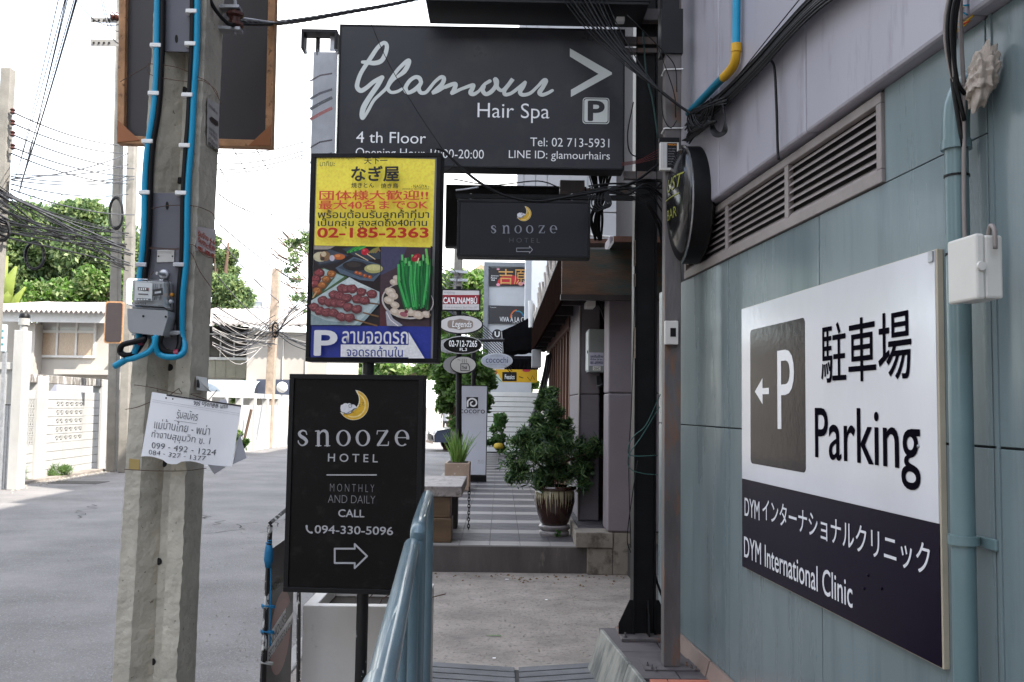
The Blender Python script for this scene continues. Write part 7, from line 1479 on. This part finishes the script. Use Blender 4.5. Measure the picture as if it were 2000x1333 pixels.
# small debris on the pavement
for k, (x_, y_, c, s_, nm, lb_) in enumerate(((965,1242,(.08,.16,.04),.05,'fallen_leaf','green leaf lying on the grey pavement'),(1029,1113,(.75,.16,.05),.06,'orange_strip','short orange strip at the foot of the terrace step'),(990,1132,white,.016,'paper_scrap','tiny white scrap by the terrace step'),(965,1286,white,.01,'paper_scrap','white fleck near the chevron pavers'),(1067,1172,white,.01,'paper_scrap','white fleck in the middle of the grey pavement'))):
    p = atz(x_,y_,.006); q = MB(); q.add([p+V((-s_*(2 if 'strip' in nm else 1),-.004,0)),p+V((s_*(2 if 'strip' in nm else 1),-.006,0)),p+V((s_*(2 if 'strip' in nm else 1),.012,.003)),p+V((-s_*(2 if 'strip' in nm else 1),.010,.002))], [(0,1,2,3)]); solo(nm, q, c if not isinstance(c, tuple) else mat(nm+'_m', c, .6), lb_, 'litter')
# ------------------------------------------------------------ cables and wires
gW = 'thin wires high over the street on the left'; lW = 'thin dark overhead wire crossing the pale sky on the left'
for k, (a, b_) in enumerate((((115,-5,12),(30,350,20)),((130,-5,12),(32,400,20)),((133,-5,12),(35,380,20)),((146,-5,12),(38,350,20)),((150,-5,12),(40,360,20)),((152,-5,12),(28,400,20)),((128,-5,12),(20,380,20)))):
    wpx([a, b_], .012 if k in (4,) else .007, wirem, lW, gW, sag=.1)
for a, b_ in (((150,0,12),(240,45,12)),((200,-5,12),(235,60,12)),((198,0,12),(235,85,12))): wpx([a, b_], .006, wirem, lW, gW, sag=.15)
for y0_, x1, y1_ in ((218,240,285),(240,240,300),(262,262,330),(287,262,345),(300,250,360),(340,250,322),(345,250,345),(352,262,350),(360,250,380),(370,262,420),(350,250,300)): wpx([(22,y0_,17),(x1,y1_,23.4)], .014, wirem, lW, gW, sag=.12)
lT = 'one of the tangled cables sagging from the left pole to the double pole'; gT = 'tangled cables on the left'
for k in range(30):
    y0_ = 385+rs2.uniform(-12,80); y1_ = 470+rs2.uniform(-30,60); mx_ = rs2.uniform(90,150)
    wpx([(-20,y0_-25,16.5),(15,y0_,17),(mx_,(y0_+y1_)/2+rs2.uniform(-8,10),19.5),(230+rs2.uniform(0,30),y1_,23.3)], rs2.choice((.008,.012,.018)), cablem if k % 3 else wirem, lT, gT)
# coils
def coil(cx, cy, rx_, ry_, Y, n, lab, r=.009):
    P = []
    for i in range(n*18): a = 2*math.pi*i/18; j = 1+.06*math.sin(a*.37+i*.11); P.append(at(cx+rx_*j*math.cos(a)+.5*math.sin(i), cy+ry_*j*math.sin(a), Y+.006*i/18*2))
    q = MB(); q.tube(P, r, 5); return solo('cable_coil', q, cablem, lab, 'cable coil', smooth=True)
coil(227,417,13,30,22.8,4,'black cable coil hanging beside the double pole', .022); coil(68,500,19,26,19,3,'cable coil hanging in front of the left trees', .02); coil(5,450,14,20,16.9,4,'black cable coil at the left edge', .02)
# wires on the far side between near pole and signs
for a, b_ in (((420,300,30),(600,275,30)),((420,320,30),(600,292,30)),((420,332,30),(600,300,30)),((430,338,25),(600,305,30)),((455,290,28),(600,520,40)),((500,290,28),(606,455,40)),((430,330,28),(560,530,40)),((430,440,25),(600,560,40)),((430,470,25),(560,600,40)),((425,540,25),(530,640,38)),((425,600,25),(540,650,38)),((428,380,25),(530,420,30))): wpx([a, b_], .016, wirem, 'thin wire crossing the sky between the near pole and the signs', 'thin wires right of the near pole', sag=.15)
wh = mat('faded_cable', (.33,.31,.29), .7)
for k in range(26):
    y0_ = rs2.uniform(610,680); x1 = 535+rs2.uniform(-8,6); y1_ = 640+rs2.uniform(-25,40)
    wpx([(415,y0_,33),(470,y0_+rs2.uniform(-5,30)+10,35),(x1,y1_,37.2)], .014, (wirem,wh,cablem)[k % 3], 'one of the drooping faded cables reaching the leaning pole', 'drooping cables on the leaning pole')
for k in range(16):
    y1_ = 590+rs2.uniform(-30,110); wpx([(536,640+rs2.uniform(-20,30),37.2),(570,(640+y1_)/2+rs2.uniform(-4,12),36),(620,y1_,34)], .016, (cablem,wirem,wh)[k % 3], 'one of the cables running right from the leaning pole', 'drooping cables on the leaning pole')
coil(538,645,6,14,37.1,3,'dark knot of cable on the leaning pole', .03)
for k in range(7): wpx([(860,520+k*6,22),(885,530+k*7+rs2.uniform(-6,6),28),(895,540+rs2.uniform(-10,10),30)], .012, wirem, 'thin wire near the grey pole behind the coffee sign', 'wires by the grey pole')
for k in range(9): wpx([(862+k*3,600+k*2,19),(930,625+k*5,21),(1000,690+k*5,22.5)], .010, wirem, 'thin wire slanting behind the oval signs', 'wires behind the oval signs')
# wire across the salon sign down to the hotel sign
YS = CYY-.32
gX = 'cables round the salon and hotel signs'
wpx([(703,-10,YS),(752,110,YS),(810,210,YS),(865,293,YS)], .0022, cablem, 'thin wire slanting across the salon sign lettering', gX)
wpx([(852,291,YS),(868,296,YS),(890,318,YS),(930,352,YS),(975,378,YS),(1020,391,YS),(1060,393,YS),(1110,385,YS),(1150,378,YS),(1200,368,YS),(1245,352,YS),(1300,310,YS+.1)], .0085, cablem, 'thick black cable drooping over the hanging hotel sign', gX)
wpx([(1000,388,YS),(1060,395,YS),(1130,378,YS),(1160,374,YS)], .006, cablem, 'second black cable taped under the drooping one', gX)
wpx([(862,340,YS),(880,330,YS),(890,318,YS)], .002, cablem, 'short thin wire joining the drooping cable by the restaurant sign', gX)
wpx([(885,350,CYY),(960,362,CYY),(1050,354,CYY),(1095,368,CYY)], .004, cablem, 'thin cable under the salon sign', gX); wpx([(890,372,CYY-.1),(910,370,CYY-.1),(935,366,CYY-.1)], .006, galv, 'turnbuckle wire above the hanging hotel sign', gX)
for k in range(12):
    x_ = 1160+rs2.uniform(-4,12); wpx([(1150+k*4,340,CYY+.3),(x_+k*1.2,385,CYY+.35),(x_-4+rs2.uniform(-5,12),430,CYY+.4),(1166+rs2.uniform(-8,8),470,CYY+.45)], rs2.choice((.004,.007,.009)), cablem, 'one of the black cables dropping behind the right end of the hotel sign', 'black cables behind the hotel sign')
for k in range(12):
    y0_ = 372+rs2.uniform(-8,10); wpx([(1150,y0_,YS+.05),(1185,y0_+rs2.uniform(-10,10),YS),(1225,365+rs2.uniform(-14,16),YS),(1262,370+rs2.uniform(-22,30),YS),(1305,390+rs2.uniform(-50,50),YS+.1)], rs2.choice((.003,.005,.007)), cablem, 'one of the black cables bunched on the arm between column and post', 'cables bunched between column and post')
for k in range(5):
    c_ = at(1155+k*9,390+rs2.uniform(-6,10),YS); wpx([(1152+k*6,378,YS),(1150+k*6,400,YS-.02),(1165+k*5,414-k*2,YS-.03),(1182+k*3,398,YS-.02),(1180+k*2,378,YS)], .0045, cablem, 'loop of cable left of the black column', 'cables bunched between column and post')
for k in range(9): wpx([(1262+rs2.uniform(-3,12),395,YS+.1),(1290+rs2.uniform(-8,6),440,YS+.15),(1296+rs2.uniform(-6,8),480+rs2.uniform(-10,20),YS+.2),(1305+rs2.uniform(0,12),540,YS+.25),(1308+rs2.uniform(0,16),628,YS+.25)], .004, cablem, 'thin cable dropping between column and switch plate', 'cables bunched between column and post')
wpx([(1237,200,CYY-.1),(1226,260,CYY-.1),(1232,300,CYY-.1),(1262,308,CYY-.1),(1290,305,CYY-.12)], .004, cablem, 'black wire curving in front of the column top', gX)
for k in range(4): wpx([(1215,318+k*2,CYY-.15),(1250,312+k*2,CYY-.15),(1290,290+k*6,CYY-.16)], .002, mat('red_wire','#5a1c1c',.5), 'thin dark red wire by the low sign arm', 'dark red wires by the sign arm')
wpx([(1256,60,CYY-.12),(1262,140,CYY-.12),(1275,200,CYY-.12),(1285,270,CYY-.12)], .006, mat('green_hose','#2c4743',.5), 'dark green hose down the top of the black column', gX)
wpx([(1243,350,CYY-.09),(1240,450,CYY-.09),(1239,600,CYY-.09),(1233,800,CYY-.09),(1228,900,CYY-.1),(1232,1070,CYY-.1)], .003, cablem, 'thin black cable down the left edge of the black column', gX)
wpx([(1246,900,CYY-.1),(1236,960,CYY-.1),(1225,1050,CYY-.1),(1232,1080,CYY-.1)], .003, cablem, 'black wire loop low on the black column', gX)
tealw = mat('teal_wire', '#2f5752', .5)
for pts in ([(1290,770),(1262,830),(1240,850),(1228,870),(1232,890),(1285,890)],[(1288,795),(1255,850),(1228,890),(1230,915),(1255,925),(1285,928)]): wpx([(x_,y_,CYY-.13) for x_, y_ in pts], .003, tealw, 'teal wire looped round the black column', 'teal wires on the column')
for z0, z1 in ((470,520),(535,560),(640,700)): 
    c0_, c1_ = at(1239,z0,CYY-.08), at(1239,z1,CYY-.08); q = MB(); q.box(c0_.x-.006,c0_.x+.008,c0_.y,c0_.y+.004,c1_.z,c0_.z); solo('torn_sticker', q, mat('old_paper','#9a8a7a',.8,var=.4,scale=30), {470:'upper',535:'middle',640:'lower'}[z0]+' torn paper scrap on the left edge of the black column', 'sticker')
# the big bundle on the clinic wall
W3 = WL.off(.09)
gB_ = 'black cables bundled across the lilac wall'
for k in range(34):
    e = rs2.uniform(-1,1); f_ = rs2.uniform(-1,1)
    pts = [(2150+20*e,-480+18*f_),(1900+20*e,-255+18*f_),(1700+20*e,-75+18*f_),(1600+13*e,2+16*f_),(1540+11*e,62+14*f_),(1480+12*e,130+13*f_),(1420+12*e,190+12*f_),(1375+12*e,225+14*f_),(1345+8*e,262+20*f_)]
    wire([W3.hit(x_, y_, .02*f_) for x_, y_ in pts], rs2.choice((.0028,.004,.005)), cablem, 'one of the black cables in the thick bundle across the lilac wall', gB_)
wire([W3.hit(x_, y_, .03) for x_, y_ in ((1565,-5),(1500,75),(1440,150),(1400,195))], .0025, cablem, 'single thin cable just above the thick bundle on the lilac wall', gB_)
gC = 'black cables sweeping from the upper sign to the wall bundle'
for k in range(11):
    e = rs2.uniform(-1,1); s0 = V((0,0,0)); a = [(1085+k*9,-20,YS-.1),(1150+k*6,60+e*6,YS-.15),(1215+k*3,120+e*5,YS-.25),(1290+e*4,178+e*5,YS-.45)]
    P = [at(*p) for p in a]+[W3.hit(1350+e*8,222+6*e,.0),W3.hit(1390,232+8*e,.02)]
    wire(P, rs2.choice((.003,.0045,.007)), cablem, 'one of the black cables sweeping down from the upper sign to the wall bundle', gC)
for k in range(7): # loops below the bundle
    P = [W3.hit(x_, y_, .02+.004*k) for x_, y_ in ((1395,205),(1393-k,240+k*2),(1400,256+k*2),(1410+k*1.5,258),(1416,235),(1412,205))]; wire(P, .0035, cablem, 'loop of spare black cable hanging under the wall bundle', 'spare cable loops under the bundle')
for k in range(9):
    P = [W3.hit(1400+rs2.uniform(-20,20),200+rs2.uniform(-10,10),.03), W3.hit(1360+rs2.uniform(-15,15),225+rs2.uniform(-10,25),.05), W3.hit(1352+rs2.uniform(-10,25),250+rs2.uniform(-5,10),.05), W3.hit(1385+rs2.uniform(-10,15),238,.04), W3.hit(1340+rs2.uniform(-8,8),275,.03)]; wire(P, .004, cablem, 'tangled black cable end above the dome bar sign', 'tangled cable ends above the dome sign')
wire([W3.hit(x_, y_, -.01) for x_, y_ in ((1500,116),(1510,124),(1514,150),(1517,220),(1519,290),(1521,312))], .006, cablem, 'short thick black cable end hanging over the louvre', gB_)
for pts in ([(1288,100),(1316,180),(1320,230)],[(1225,30),(1290,95),(1318,130),(1322,180)],[(1290,180),(1296,230),(1310,250),(1322,236)]): wpx([(x_,y_,RY-.1) for x_, y_ in pts], .003, cablem, 'thin black wire round the top of the rusty post', 'thin wires at the top of the rusty post')
wpx([(1276,1110,CYY-.02),(1284,1140,CYY-.03),(1298,1180,CYY-.06),(1300,1210,CYY-.1)], .008, cablem, 'black cable between the column foot and the rusty post', gX); wpx([(1280,1130,CYY-.02),(1292,1160,CYY-.04),(1300,1200,CYY-.1)], .005, white, 'pale cable between the column foot and the rusty post', gX)
# ------------------------------------------------------------ unseen rest of the street, added to shape reflections in signs and wall
sv = mat('unseen_facade', (.22,.21,.20), .85, var=.12, scale=.8); svg = mat('unseen_facade_glass', (.06,.07,.08), .1, spec=.8)
def block(name, lab, x0, x1, y0, y1, h, side):
    t = thing(name, lab, 'building', V(((x0+x1)/2,(y0+y1)/2,GZ))); q = MB(); q.box(x0,x1,y0,y1,GZ,h); q.build('wall', sv, t)
    if side == 'x':
        y_ = y0+.6
        while y_ < y1-1.6:
            for z_ in np.arange(.9, h-1.6, 3.0): q = MB(); q.box(x1+.001,x1+.04,y_,y_+1.5,z_,z_+1.4); q.build('window', svg, t)
            y_ += 2.6
    else:
        x_ = x0+.6
        while x_ < x1-1.6:
            for z_ in np.arange(.9, h-1.6, 3.0): q = MB(); q.box(x_,x_+1.5,y1+.001,y1+.04,z_,z_+1.4); q.build('window', svg, t)
            x_ += 2.6
block('unseen_house', 'pale two-storey house across the road beside the camera', -17, -10.6, 2, 9.5, 11, 'x')
block('unseen_house', 'pale house across the road behind the camera', -17, -10.6, -9, 0, 12, 'x')
block('unseen_block', 'tall block closing the street behind the camera', -14, 6, -24, -18, 13, 'y')
tree('unseen_tree', 'street tree across the road beside the camera', V((-10.8,12.6,GZ)), [(-10.8,12.5,4.6,1.6,1.8,1.4),(-11.4,13.6,5.2,1.4,1.4,1.2),(-10.6,11.4,5.4,1.3,1.4,1.2)], 1200, .30, gA, None, .16)

# patches, grit and litter on the ground
pm1 = mat('patch_asphalt', (.150,.143,.142), .9, var=.3, scale=1.2, bump=1.0, bscale=70)
rg2 = random.Random(21)
for k in range(7):
    x0, y0 = rg2.uniform(-7,-2), rg2.uniform(6,18); q = MB(); P = [V((x0,y0,GZ+.003))]
    for i in range(14): P.append(P[-1]+V((rg2.uniform(-.16,.16)+.05*(k%3-1), rg2.uniform(.08,.22), 0)))
    vs = []; 
    for i, p in enumerate(P): w = .006+.006*rg2.random(); vs += [p+V((w,0,0)), p-V((w,0,0))]
    q.add(vs, [(2*i,2*i+2,2*i+3,2*i+1) for i in range(len(P)-1)]); struct('road_crack', q, dark)
def grit(name, n, fx, s0, s1, m, lab):
    q = MB()
    for k in range(n):
        x, y, z = fx(); s = rg2.uniform(s0,s1); a = rg2.uniform(0,3.14); p = [V((x,y,z))+Matrix.Rotation(a,3,'Z')@V(c)*s for c in ((-1,-.6,0),(1,-.7,0),(.8,.7,0),(-.9,.5,0),(-.1,0,.9))]; q.add(p, [(0,1,4),(1,2,4),(2,3,4),(3,0,4)])
    return q.build(name, m, kind='stuff', label=lab)
grit('pavement_grit', 420, lambda: (rg2.uniform(-.75,1.2), rg2.uniform(5.6,9.3), .001), .003, .009, mat('grit', (.30,.27,.23), .9, var=.5, scale=30), 'loose grit scattered over the grey pavement')
grit('leaf_litter', 70, lambda: (rg2.uniform(-.75,1.2), 9.3-abs(rg2.gauss(0,.25)), .001), .006, .016, mat('litter_brown', (.12,.07,.03), .9, var=.4), 'brown litter along the foot of the terrace step')
grit('road_grit', 900, lambda: (-1.4-abs(rg2.gauss(0,1.6)), rg2.uniform(5.4,14), GZ+.001), .003, .009, MC['grit'], 'light grit scattered over the road')
grit('kerb_gravel', 500, lambda: (-9.6+rg2.gauss(0,.22), rg2.uniform(17.5,30), GZ+.001), .01, .035, MC['grit'], 'gravel and rubble along the foot of the far wall')
